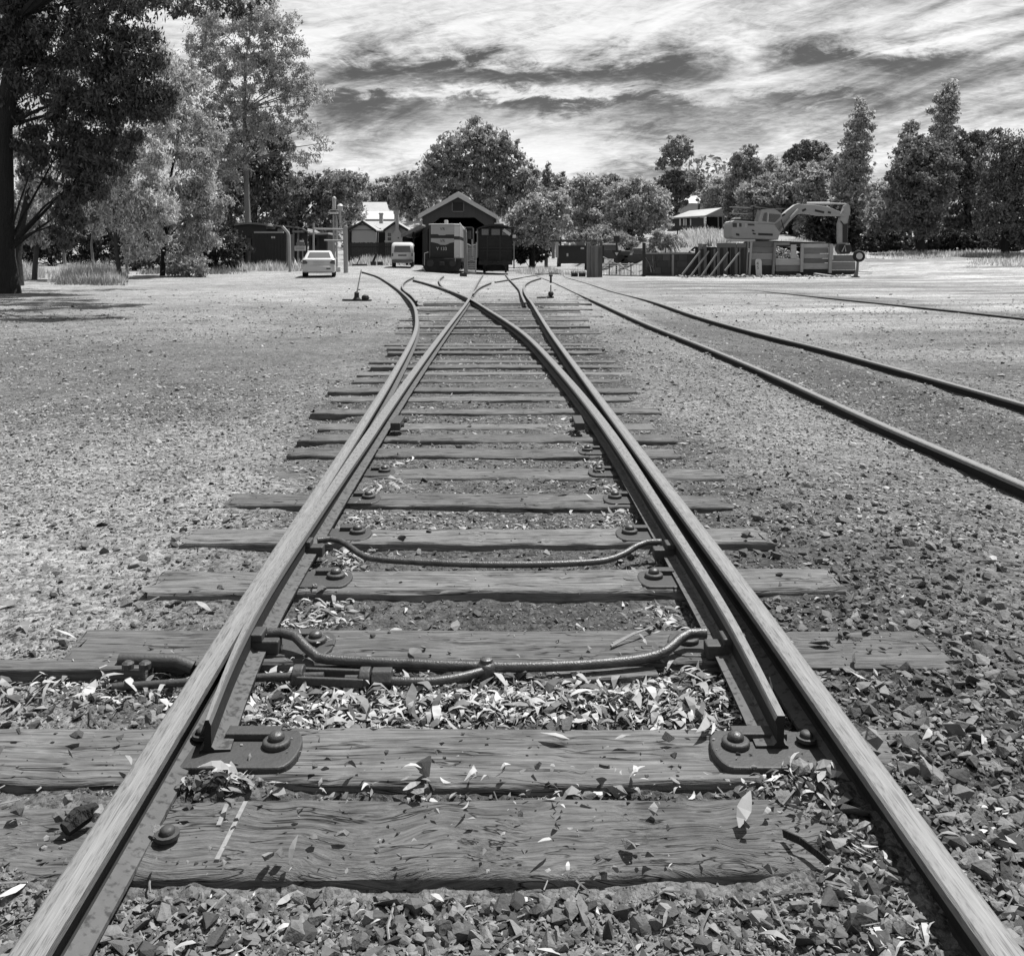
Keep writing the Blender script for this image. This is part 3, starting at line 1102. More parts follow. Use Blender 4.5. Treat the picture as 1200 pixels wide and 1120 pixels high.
def slide_chair(bx, by, z, sd, par):
    """cast plate under the blade: rounded inner end, raised rib along its far side, collar and domed bolt"""
    s = 1 if sd == 'L' else -1
    w = .165
    xo = bx - s * (.225 if par is SLEEP1 else .16)
    m_ = MB()
    poly = [(xo, by - w * .62), (bx, by - w * .62)]
    for k in range(0, 9):
        a = -math.pi / 2 + math.pi * k / 8
        poly.append((bx + s * (.03 + .035 * math.cos(a)), by - .012 + math.sin(a) * w * .54))
    poly += [(xo, by + w * .42)]
    m_.prism(poly, z - .03, z + .012, 'XY')
    ch = m_.build('slide_chair', 'dark_iron', par, bevel=.005)
    m_ = MB()
    xr_ = bx - s * (.14 if par is SLEEP1 else .085)
    m_.box(min(xr_, bx), max(xr_, bx), by + .022, by + w * .40, z + .012, z + .030)
    m_.lathe((bx, by, z + .012), [(.036, 0), (.036, .013), (.031, .017)], 18)
    m_.build('rib', 'dark_iron', ch, bevel=.003)
    m_ = MB()
    m_.lathe((bx, by, z + .027), [(.019, 0), (.0215, .005), (.0205, .012), (.015, .018), (.006, .021)], 14)
    m_.build('bolt', 'rod_iron', ch, smooth=60)
    return ch


SLEEP = []
SLEEP1 = None
for i, y0 in enumerate(FRONTS):
    if i in (21, 26, 30, 35, 38):      # gone under the dust
        continue
    xl = LEFT_X.get(i, -1.68 - 0.012 * (y0 - 8))
    if i > 18:
        xl = -1.8 - 0.05 * (y0 - 12) - 0.25 * (i % 3 == 0) * ss(14, 20, y0)
    xr = 1.30 if i > 1 else (2.0 if i == 0 else 1.62)
    if i > 18:
        xr = 1.30 + 0.045 * (y0 - 12) + 0.3 * (i % 4 == 1)
    if i in (7, 9, 12):
        xr -= 0.1
    sink = 0.0 if i < 5 else rng.uniform(0.0, 0.022)
    if i in (6, 9, 14):
        sink = 0.026
    if i in (10, 11, 13, 16):
        sink = rng.uniform(.012, .03)
    if i > 17:
        sink = rng.uniform(0.004, 0.034) if i % 5 else rng.uniform(.03, .05)
    zt = 0.040 + float(g(0, y0)) - sink - (0.03 * (1 - float(ss(1.35, 3.6, y0))))
    if i < 2:
        zt = 0.018
    if 2 < i < 13:
        xr -= .06 + .05 * (i % 3)
        xl += .05 * (i % 2)
    w = 0.255 if i in (0,) else rng.uniform(0.215, 0.25)
    me_, org = sleeper_mesh(float(xl) + rng.normal(0, .04), float(xr) + rng.normal(0, .05), y0, w, zt, 0.11, i + 3, i < 9)
    lab = SPECIAL.get(i, 'weathered timber sleeper, the %s beyond the far stretcher rod' % ORD[max(0, i - 4)])
    o = link('sleeper', me_, 'sleeper_curly' if i == 0 else ('sleeper_wood' if i < 12 else 'sleeper_far'), None, org)
    tag(o, lab, 'sleeper', 'timber sleepers under the points')
    SLEEP.append(o)
    if i == 1:
        SLEEP1 = o
    for dct, sd in ((CHAIRS_L, 'L'), (CHAIRS_R, 'R')):
        if i in dct:
            p = PZ(dct[i][0], dct[i][1], zt + .035)
            slide_chair(p.x, y0 + w * .52, zt + (.006 if i == 1 else -.004), sd, o)

# two pale chalk strokes on the nearest timber
for (a, b_) in (((288, 938), (254, 1006)), ((266, 941), (256, 966))):
    m_ = MB()
    pa, pb = PZ(a[0], a[1], .022), PZ(b_[0], b_[1], .022)
    m_.beam((pa.x, pa.y, .0165), (pb.x, pb.y, .0165), .010, .010)
    m_.build('chalk_mark', 'stone_pale', SLEEP[0])

# old broken timber lying under the near rod
m_ = MB()
a, b = PZ(640, 795, .0), PZ(768, 789, .0)
m_.beam((a.x, a.y, -.012), (b.x, b.y, -.004), .10, .05)
tag(m_.build('timber_offcut', 'sleeper_far', bevel=.006), 'broken offcut of timber half buried under the near stretcher rod', 'timber offcut')

# ------------------------------------------------------------------ stretcher rods and the pull rod
def bracket(px, py, z, sd, par):
    p = PZ(px, py, z)
    m_ = MB()
    m_.box(p.x - .045, p.x + .045, p.y - .028, p.y + .028, p.z - .05, p.z - .006)
    m_.box(p.x - .045 if sd > 0 else p.x + .005, p.x - .005 if sd > 0 else p.x + .045, p.y - .035, p.y + .035, p.z - .006, p.z + .018)
    b_ = m_.build('bracket', 'dark_iron', par, bevel=.005)
    n_ = MB()
    n_.cyl((p.x - sd * .058, p.y, p.z + .002), .019, 0, .022, 6, 'X')
    n_.build('nut', 'dark_iron', b_)


def px_tube(pl, r):
    return resample([PZ(*q) for q in pl], lambda Y: .03), r


t = thing('stretcher_rod', 'near stretcher rod, thick bent iron bar joining the two switch blades', 'stretcher rod', PZ(570, 779, 0.0), 'stretcher rods of the points')
pts, r = px_tube([(314, 742, .088), (330, 741, .090), (345, 745, .088), (358, 758, .070), (372, 770, .052), (398, 773, .046), (470, 777, .042), (557, 780.6, .042), (625, 781, .042), (700, 777.5, .044), (756, 771, .050), (780, 763, .062), (797, 748, .082), (808, 742, .088), (828, 741.5, .090)], .0155)
m_ = MB()
m_.tube(pts, r, 12)
m_.build('rod', 'rod_iron', t, smooth=60)
bracket(312, 745, .088, 1, t)
bracket(843, 750, .088, -1, t)
t = thing('stretcher_rod', 'far stretcher rod, slimmer bent bar joining the switch blades', 'stretcher rod', PZ(570, 661, 0.02), 'stretcher rods of the points')
pts, r = px_tube([(372, 633, .092), (388, 631.5, .092), (399, 634, .090), (413, 643, .076), (427, 652, .062), (443, 655, .056), (483, 658, .052), (550, 661, .050), (610, 661.5, .050), (667, 660, .052), (710, 656.5, .056), (730, 649.5, .066), (747, 639.5, .080), (758, 635.5, .090), (775, 635, .092)], .0135)
m_ = MB()
m_.tube(pts, r, 10)
m_.build('rod', 'rod_iron', t, smooth=60)
bracket(367, 637, .092, 1, t)
bracket(778, 640, .092, -1, t)

t = thing('pull_rod', 'iron pull rod with an open turnbuckle and nut in front of the near stretcher rod', 'pull rod', PZ(450, 797, 0.0))
zz = .036
pts, r = px_tube([(450, 797, zz), (480, 798.5, zz), (512, 797.5, zz), (542, 792.5, zz + .002), (566, 786, zz + .004)], .0125)
m_ = MB()
m_.tube(pts, r, 10)
m_.build('rod', 'rod_iron', t, smooth=60)
c = PZ(570, 785, .034)
m_ = MB()
m_.lathe((c.x, c.y, -.005), [(.018, 0), (.018, .02), (.027, .022), (.029, .040), (.029, .056), (.024, .062), (.020, .064), (.019, .074), (.010, .078)], 16)
m_.build('joint', 'rod_iron', t, smooth=50)
a, b = PZ(350, 792, zz), PZ(428, 795, zz)
m_ = MB()
for dy in (-.030, .030):
    m_.beam((a.x, a.y + dy, zz), (b.x, b.y + dy, zz), .013, .026)
for q in (a, b):
    m_.cyl((q.x, q.y, zz), .034, -.016, .016, 12, 'X')
tb = m_.build('turnbuckle', 'dark_iron', t, bevel=.004)
m_ = MB()
m_.cyl((b.x + .050, b.y + .002, zz), .032, -.030, .030, 6, 'X')
m_.build('nut', 'dark_iron', tb, bevel=.004)
m_ = MB()
m_.tube([(a.x + .075, a.y, zz), (a.x - .10, a.y - .003, zz - .002), (a.x - .55, a.y - .02, .012)], .0125, 8)
m_.tube([(b.x - .06, b.y, zz), (b.x + .04, b.y, zz)], .011, 8)
m_.build('screw_rod', 'dark_iron', t, smooth=60)
m_ = MB()
p0, p1 = PZ(-140, 785, .02), PZ(176, 784, .02)
m_.beam((p0.x, p0.y, .008), (p1.x, p1.y, .012), .075, .055)
t = m_.build('point_bar', 'sleeper_far', bevel=.006)
tag(t, 'long low timber bar lying left of the rail in line with the pull rod', 'point bar')
m_ = MB()
p2, p3 = PZ(140, 783, .02), PZ(226, 785, .012)
m_.tube([(p2.x, p2.y, .047), (p3.x - .05, p3.y, .040), (p3.x, p3.y, .02)], .021, 10)
ir = m_.build('iron_end', 'dark_iron', t, smooth=60)
for px in (150, 170):
    q = PZ(px, 779, .06)
    m_ = MB()
    m_.lathe((q.x, q.y, .05), [(.018, 0), (.018, .016), (.010, .022)], 10)
    m_.build('bolt', 'dark_iron', ir)

# ------------------------------------------------------------------ stones, grit, fallen leaves, twigs
ICO = None


def ico():
    bm = bmesh.new()
    bmesh.ops.create_icosphere(bm, subdivisions=1, radius=1.0)
    v = np.array([p.co[:] for p in bm.verts])
    f = np.array([[q.index for q in p.verts] for p in bm.faces])
    bm.free()
    return v, f


IV, IF = ico()


def hull_rock(r, n=11):
    """angular broken stone: hull of a few points on a squashed ball"""
    bm = bmesh.new()
    p = r.normal(0, 1, (n, 3))
    p /= np.linalg.norm(p, axis=1)[:, None]
    p *= r.uniform(.78, 1.14, (n, 1))
    for q in p:
        bm.verts.new(q)
    bmesh.ops.convex_hull(bm, input=bm.verts)
    for q in [q for q in bm.verts if not q.link_faces]:
        bm.verts.remove(q)
    bm.verts.index_update()
    v = np.array([q.co[:] for q in bm.verts])
    f = np.array([[q.index for q in t.verts] for t in bm.faces])
    bm.free()
    return v, f


_rr = np.random.default_rng(77)
ROCKS = [hull_rock(_rr, 9 + k % 5) for k in range(12)]


def rocks_mesh(X, Y, size, **kw):
    Vs, Fs, b = [], [], 0
    zo = kw.pop('zoff', None)
    for k, (rv, rf) in enumerate(ROCKS):
        i = np.arange(k, len(X), len(ROCKS))
        v, f = stones_mesh(X[i], Y[i], size[i], rv, rf, jit=.0, zoff=None if zo is None else zo[i], **kw)
        Vs.append(v)
        Fs.append(f + b)
        b += len(v)
    return np.concatenate(Vs), np.concatenate(Fs)


def rotmats(n, flat=1.0):
    """random rotations; flat < 1 keeps pieces lying near their flat side"""
    yaw = rng.uniform(0, 2 * np.pi, n)
    tx = rng.normal(0, 1, n) * flat
    ty = rng.normal(0, 1, n) * flat
    cz, sz = np.cos(yaw), np.sin(yaw)
    cx, sx_ = np.cos(tx), np.sin(tx)
    cy, sy_ = np.cos(ty), np.sin(ty)
    Z = np.zeros((n, 3, 3))
    Z[:, 0, 0], Z[:, 0, 1], Z[:, 1, 0], Z[:, 1, 1], Z[:, 2, 2] = cz, -sz, sz, cz, 1
    A = np.zeros((n, 3, 3))
    A[:, 0, 0], A[:, 1, 1], A[:, 1, 2], A[:, 2, 1], A[:, 2, 2] = 1, cx, -sx_, sx_, cx
    B = np.zeros((n, 3, 3))
    B[:, 1, 1], B[:, 0, 0], B[:, 0, 2], B[:, 2, 0], B[:, 2, 2] = 1, cy, sy_, -sy_, cy
    return Z @ A @ B


def stones_mesh(X, Y, size, base_v, base_f, sink=0.25, flat=0.35, jit=0.22, squash=(1, .75, .5), zoff=None):
    n = len(X)
    nvb = len(base_v)
    sc = size[:, None] * np.array(squash)[None] * rng.uniform(.75, 1.25, (n, 3))
    v = base_v[None] * (1 + rng.normal(0, jit, (n, nvb, 1)))
    v = v * sc[:, None, :]
    v = np.einsum('nij,nkj->nki', rotmats(n, flat), v)
    z = H(X, Y) if zoff is None else zoff
    v[:, :, 0] += X[:, None]
    v[:, :, 1] += Y[:, None]
    v[:, :, 2] += (z + sc[:, 2] * (1 - sink * 2))[:, None]
    f = base_f[None] + (np.arange(n) * nvb)[:, None, None]
    return v.reshape(-1, 3), f.reshape(-1, 3)


RAIL_PTS = [np.array([p[:] for p in RPOLY[k]]) for k in RPOLY]
NEAR_RAILS = RAIL_PTS[:2]


def off_steel(X, Y, d=.05):
    """True where a loose piece would not sit inside a rail, chair or rod"""
    ok = np.ones(len(X), bool)
    for rp in RAIL_PTS:
        if rp[0, 1] > 40:
            continue
        rx = np.interp(Y, rp[:, 1], rp[:, 0], left=1e3, right=1e3)
        ok &= np.abs(X - rx) > d
    return ok


def on_sleeper(X, Y):
    r = np.zeros(len(X), bool)
    for o in SLEEP[:16]:
        x0, x1 = o.location.x - o.dimensions.x / 2, o.location.x + o.dimensions.x / 2
        y0, y1 = o.location.y - o.dimensions.y / 2, o.location.y + o.dimensions.y / 2
        r |= (X > x0) & (X < x1) & (Y > y0 - .01) & (Y < y1 + .01) & (H(X, Y) < o.location.z + .11 - .004)
    return r


bpy.context.view_layer.update()


def scatter(n, dens, ymin, ymax, spread=1.45, xlim=(-9, 9), ypow=2.0):
    """random ground points, denser near the camera and where dens(X, Y) says so"""
    X, Y = [], []
    got = 0
    while got < n:
        k = n * 3
        t = rng.uniform(0, 1, k)
        y = 1 / (1 / ymin + t * (1 / ymax - 1 / ymin)) if ypow == 2 else ymin + (ymax - ymin) * t
        x = rng.uniform(-1, 1, k) * (y * spread * .5 + .35)
        keep = (rng.uniform(0, 1, k) < dens(x, y)) & (x > xlim[0]) & (x < xlim[1])
        X.append(x[keep])
        Y.append(y[keep])
        got += int(keep.sum())
    return np.concatenate(X)[:n], np.concatenate(Y)[:n]


def d_ballast(X, Y):
    """where the coarse stones lie"""
    n = fbm(X * 1.3, Y * 1.3, 61, 3)
    right = ss(.88, .98, X) * (1 - ss(1.25, 2.0, X - .14 * Y + .6 * n)) * (1 - ss(3.5, 6.5, Y))
    bed = (np.abs(X) < .8) * (.38 + .5 * n) * (1 - ss(7, 14, Y))
    front = (np.abs(X) < .9) * (Y < 1.9) * np.clip(.18 + 1.3 * n, .04, .8)
    left = ss(.85, 1.0, -X) * (1 - ss(1.3, 2.1, -X + .5 * n)) * (.30 + .5 * n) * (1 - ss(5, 9, Y))
    field = .035 + .05 * np.clip(n, 0, 1)
    corner = ss(.55, .7, X) * (Y < 2.3) * .9
    return np.clip(np.maximum.reduce([right, bed, front, left, corner]) + field, 0, 1)


def stuff(name, V, Fc, m, label, smooth=False):
    org = V.mean(0)
    o = link(name, arr_mesh(name, V - org, Fc, smooth=smooth), m)
    o.location = org
    return tag(o, label, None, None, 'stuff')


# coarse stones as one mass
X, Y = scatter(33000, d_ballast, 1.1, 11)
ok = off_steel(X, Y, .055) & (~on_sleeper(X, Y) | (rng.uniform(0, 1, len(X)) < .05))
X, Y = X[ok], Y[ok]
size = np.clip(rng.lognormal(math.log(.0080), .55, len(X)), .003, .028) * np.where(X > .85, 1.2, 1.0)
zo = np.where(on_sleeper(X, Y), np.maximum(H(X, Y), .036), H(X, Y))
V, Fc = rocks_mesh(X, Y, size, sink=.2, flat=.45, squash=(1.1, .8, .55), zoff=zo)
gravel = stuff('gravel', V, Fc, 'stone_mix', 'loose broken ballast stones around the rails and sleepers')

# grit: fine chips
OCT_V = np.array([[1, 0, 0], [-1, 0, 0], [0, 1, 0], [0, -1, 0], [0, 0, 1], [0, 0, -1]], float)
OCT_F = np.array([[0, 2, 4], [2, 1, 4], [1, 3, 4], [3, 0, 4], [2, 0, 5], [1, 2, 5], [3, 1, 5], [0, 3, 5]])
X, Y = scatter(70000, lambda x, y: .55 + .8 * fbm(x * .9, y * .9, 71, 4), 1.1, 9)
ok = off_steel(X, Y, .045) & (~on_sleeper(X, Y) | (rng.uniform(0, 1, len(X)) < .04))
X, Y = X[ok], Y[ok]
size = np.clip(rng.lognormal(math.log(.0042), .4, len(X)), .002, .012)
V, Fc = stones_mesh(X, Y, size, OCT_V, OCT_F, sink=.15, flat=.5, jit=.3, squash=(1.2, .7, .5), zoff=np.where(on_sleeper(X, Y), np.maximum(H(X, Y), .037), H(X, Y)))
stuff('grit', V, Fc, 'grit_mix', 'fine grit and dry crumbs strewn over the dirt')
# woodchip and pebbles of the middle ground
X, Y = scatter(80000, lambda x, y: np.clip(.55 + .9 * fbm(x * .35, y * .35, 73, 4), 0.05, 1) * (1 - .75 * ss(20, 32, y)) * (.45 + .55 * ss(5, 8, y)), 4.2, 36, xlim=(-40, 40))
ok = off_steel(X, Y, .05) & ~on_sleeper(X, Y)
X, Y = X[ok], Y[ok]
size = np.clip(rng.lognormal(math.log(.0068), .45, len(X)), .003, .022) * (0.55 + Y / 13)
TET_V = np.array([[1, 0, 0], [-1, .2, 0], [.1, 1, 0], [0, -.9, .1], [.1, .1, 1]], float)
TET_F = np.array([[0, 2, 4], [2, 1, 4], [1, 3, 4], [3, 0, 4]])
V, Fc = stones_mesh(X, Y, size, TET_V, TET_F, sink=.3, flat=.25, jit=.25, squash=(1.3, .8, .55))
stuff('woodchip', V, Fc, 'chip_mix', 'woodchip and pebbles scattered across the open yard')

# the larger stones, one by one
X, Y = [], []
for (cnt, (x0, x1, y0, y1)) in ((95, (.9, 1.9, 1.45, 4.2)), (70, (-.8, .85, 1.45, 1.86)), (30, (.3, .8, 1.9, 2.3)), (30, (-1.7, -.92, 1.7, 4.5)), (34, (-.7, .75, 2.5, 6.5)), (12, (-.6, .6, 2.48, 2.52))):
    X.append(rng.uniform(x0, x1, cnt))
    Y.append(rng.uniform(y0, y1, cnt))
X, Y = np.concatenate(X), np.concatenate(Y)
ok = off_steel(X, Y, .085) & (~on_sleeper(X, Y) | (rng.uniform(0, 1, len(X)) < .12))
X, Y = X[ok][:270], Y[ok][:270]
# stones the photograph shows lying on the timbers
extra = [(783, 868, .018), (91, 866, .017), (20, 955, .022), (497, 905, .03), (385, 632, .02), (806, 700, .02), (985, 748, .026), (960, 757, .024), (1015, 742, .02), (290, 655, .018), (437, 748, .012), (1085, 812, .03), (1000, 962, .034)]
X = np.concatenate([X, [PZ(a, b, .03).x for a, b, _ in extra]])
Y = np.concatenate([Y, [PZ(a, b, .03).y for a, b, _ in extra]])
protos = []
for k in range(8):
    v = ROCKS[k][0] * np.array([1.2, .85, .58])
    mm = arr_mesh('stone', v, ROCKS[k][1])
    mm.materials.append(MATS['stone_dark'])
    protos.append(mm)
big_n = len(X) - len(extra)
osl = on_sleeper(X, Y)
for i in range(len(X)):
    s = float(np.clip(rng.lognormal(math.log(.0165), .3), .011, .032)) if i < big_n else extra[i - big_n][2]
    if X[i] > .9:
        s *= 1.12
    zb = max(float(H(X[i], Y[i])), .036 if osl[i] else -9)
    o = link('stone', protos[i % 8], 'stone_dark', ground, (float(X[i]), float(Y[i]), zb + s * .28))
    o.scale = (s, s * rng.uniform(.8, 1.2), s * rng.uniform(.8, 1.3))
    o.rotation_euler = (rng.normal(0, .3), rng.normal(0, .3), rng.uniform(0, 6.28))


# gum leaves
def leaf_arrays(X, Y, Z, L, W, curl, tilt):
    n = len(X)
    K = 5
    t = np.linspace(-.5, .5, K)
    wid = np.array([.12, .75, 1.0, .7, .08])
    v = np.zeros((n, K, 2, 3))
    bend = rng.normal(0, .55, n)
    arc = curl
    for k in range(K):
        v[:, k, :, 0] = (t[k] * L)[:, None]
        side = wid[k] * W / 2
        mid = (bend * L * (t[k] ** 2))
        v[:, k, 0, 1] = mid - side
        v[:, k, 1, 1] = mid + side
        v[:, k, :, 2] = (arc * L * (.25 - t[k] ** 2))[:, None]
        v[:, k, 0, 2] += side * rng.uniform(0, .5, n)
        v[:, k, 1, 2] += side * rng.uniform(0, .5, n)
    v = v.reshape(n, -1, 3)
    v = np.einsum('nij,nkj->nki', rotmats(n, tilt), v)
    v[:, :, 2] -= v[:, :, 2].min(1)[:, None] * .85
    v += np.stack([X, Y, Z], -1)[:, None, :]
    f = []
    for k in range(K - 1):
        f.append([2 * k, 2 * k + 1, 2 * k + 3, 2 * k + 2])
    f = np.array(f)[None] + (np.arange(n) * K * 2)[:, None, None]
    return v.reshape(-1, 3), f.reshape(-1, 4)


def d_leaf(X, Y):
    n = fbm(X * 2.0, Y * 2.0, 81, 3)
    a = np.exp(-((Y - 2.62) / .10) ** 2) * (np.abs(X) < .78) * 1.0
    xl = np.interp(Y, RAIL_PTS[2][:, 1], RAIL_PTS[2][:, 0])
    xr = np.interp(Y, RAIL_PTS[3][:, 1], RAIL_PTS[3][:, 0])
    b = np.exp(-((X - xl - .17) / .09) ** 2) * (Y > 2.4) * (Y < 8) * .75
    c = np.exp(-((X - xr + .17) / .09) ** 2) * (Y > 2.4) * (Y < 10) * .6
    d = np.exp(-((Y - 2.73) / .10) ** 2) * (X < -.9) * (X > -2.4) * .5
    e = np.exp(-((X - .74) / .12) ** 2) * (Y < 2.4) * .03
    f = np.exp(-((Y - 2.17) / .03) ** 2) * (np.abs(X) < .8) * .22
    return np.clip(np.maximum.reduce([a, b, c, d, e, f]) * (.8 + n) + .006 + .02 * np.clip(n, 0, 1), 0, 1)


X, Y = scatter(9000, d_leaf, 1.3, 16)
ok = off_steel(X, Y, .05) & (~on_sleeper(X, Y) | (rng.uniform(0, 1, len(X)) < .12))
X, Y = X[ok], Y[ok]
L = np.clip(rng.lognormal(math.log(.026), .55, len(X)), .008, .085)
Z = np.where(on_sleeper(X, Y), .037, H(X, Y)) + rng.uniform(0, .012, len(X))
V, Fc = leaf_arrays(X, Y, Z, L, L * rng.uniform(.10, .42, len(X)), rng.normal(.25, .6, len(X)), .3)
stuff('leaf_litter', V, Fc, 'leaf_dry', 'pale curled gum leaves drifted between the rails and sleepers')
# the largest fallen leaves
lp = []
for k in range(8):
    L1 = np.array([1.0])
    V, Fc = leaf_arrays(np.zeros(1), np.zeros(1), np.zeros(1), L1, L1 * rng.uniform(.14, .3), rng.normal(.15, .35, 1), .2)
    mm = arr_mesh('fallen_leaf', V - np.array([0, 0, V[:, 2].min()]), Fc, smooth=True)
    mm.materials.append(MATS['leaf_dry_one'])
    lp.append(mm)
X, Y = scatter(130, d_leaf, 2.0, 4.6)
ok = off_steel(X, Y, .07) & (~on_sleeper(X, Y) | (rng.uniform(0, 1, len(X)) < .02))
X, Y = X[ok], Y[ok]
fixl = [(300, 822, 40), (690, 590, 30), (1135, 745, 40), (152, 902, 35), (245, 915, 40), (1095, 965, 45), (365, 660, 50), (100, 1108, 55), (145, 1068, 40), (640, 1005, 30), (555, 915, 45), (745, 915, 45), (930, 905, 50), (960, 925, 40), (1110, 828, 40), (1160, 694, 30)]
X = np.concatenate([X, [PZ(a, b, .02).x for a, b, _ in fixl]])
Y = np.concatenate([Y, [PZ(a, b, .02).y for a, b, _ in fixl]])
osl = on_sleeper(X, Y)
for i in range(len(X)):
    o = link('fallen_leaf', lp[i % 8], 'leaf_dry_one', ground, (float(X[i]), float(Y[i]), max(float(H(X[i], Y[i])), .038 if osl[i] else -9) + .008))
    s = rng.uniform(.03, .062)
    o.scale = (s, s, s)
    o.rotation_euler = (rng.normal(0, .12), rng.normal(0, .12), rng.uniform(0, 6.28))

# twigs
X, Y = scatter(420, lambda x, y: np.clip(.25 + d_ballast(x, y), 0, 1), 1.3, 9)
ok = off_steel(X, Y, .06)
X, Y = X[ok], Y[ok]
tw = MB()
for x, y in zip(X, Y):
    a = rng.uniform(0, 6.28)
    l = rng.uniform(.03, .14)
    z = float(H(x, y)) + .008
    c = Vector((x, y, z))
    d = Vector((math.cos(a), math.sin(a), rng.normal(0, .05))) * l
    tw.tube([c - d * .5, c + Vector((rng.normal(0, .006), rng.normal(0, .006), .006)), c + d * .5], rng.uniform(.0012, .0032), 4, caps=False)
tag(tw.build('twig_litter', 'twig', fix=False), 'thin dry twigs lying among the stones', None, None, 'stuff')
m_ = MB()
a, b = PZ(716, 757, .045), PZ(765, 734, .05)
m_.tube([a, (a + b) / 2 + Vector((0, 0, .006)), b], [.005, .004, .002], 5)
m_.tube([a + Vector((.006, .01, .004)), (a + b) / 2 + Vector((.012, .012, .008)), b + Vector((-.04, -.03, 0))], [.004, .003, .002], 5)
tag(m_.build('dry_stick', 'leaf_dry'), 'pale dry stick lying across the sleeper beyond the near stretcher rod', 'stick')
m_ = MB()
a, b = PZ(76, 972, .045), PZ(112, 948, .05)
m_.tube([a, a.lerp(b, .4) + Vector((0, 0, .008)), b], [.017, .024, .015], 7)
tag(m_.build('bark_chunk', 'bark_dark'), 'dark charred chunk of bark on the nearest sleeper left of the rail', 'bark')
m_ = MB()
pts = [PZ(918, 976, .03), PZ(938, 985, .045), PZ(958, 1000, .04), PZ(972, 1012, .03)]
for i in range(len(pts) - 1):
    m_.beam(pts[i], pts[i + 1], .004, .016)
tag(m_.build('bark_strip', 'bark_dark'), 'dark curved strip of bark on the stones at the right end of the nearest sleeper', 'bark')

# ------------------------------------------------------------------ engine shed
def px2(px, py, Y):
    p = P(px, py, Y)
    return p.x, p.z


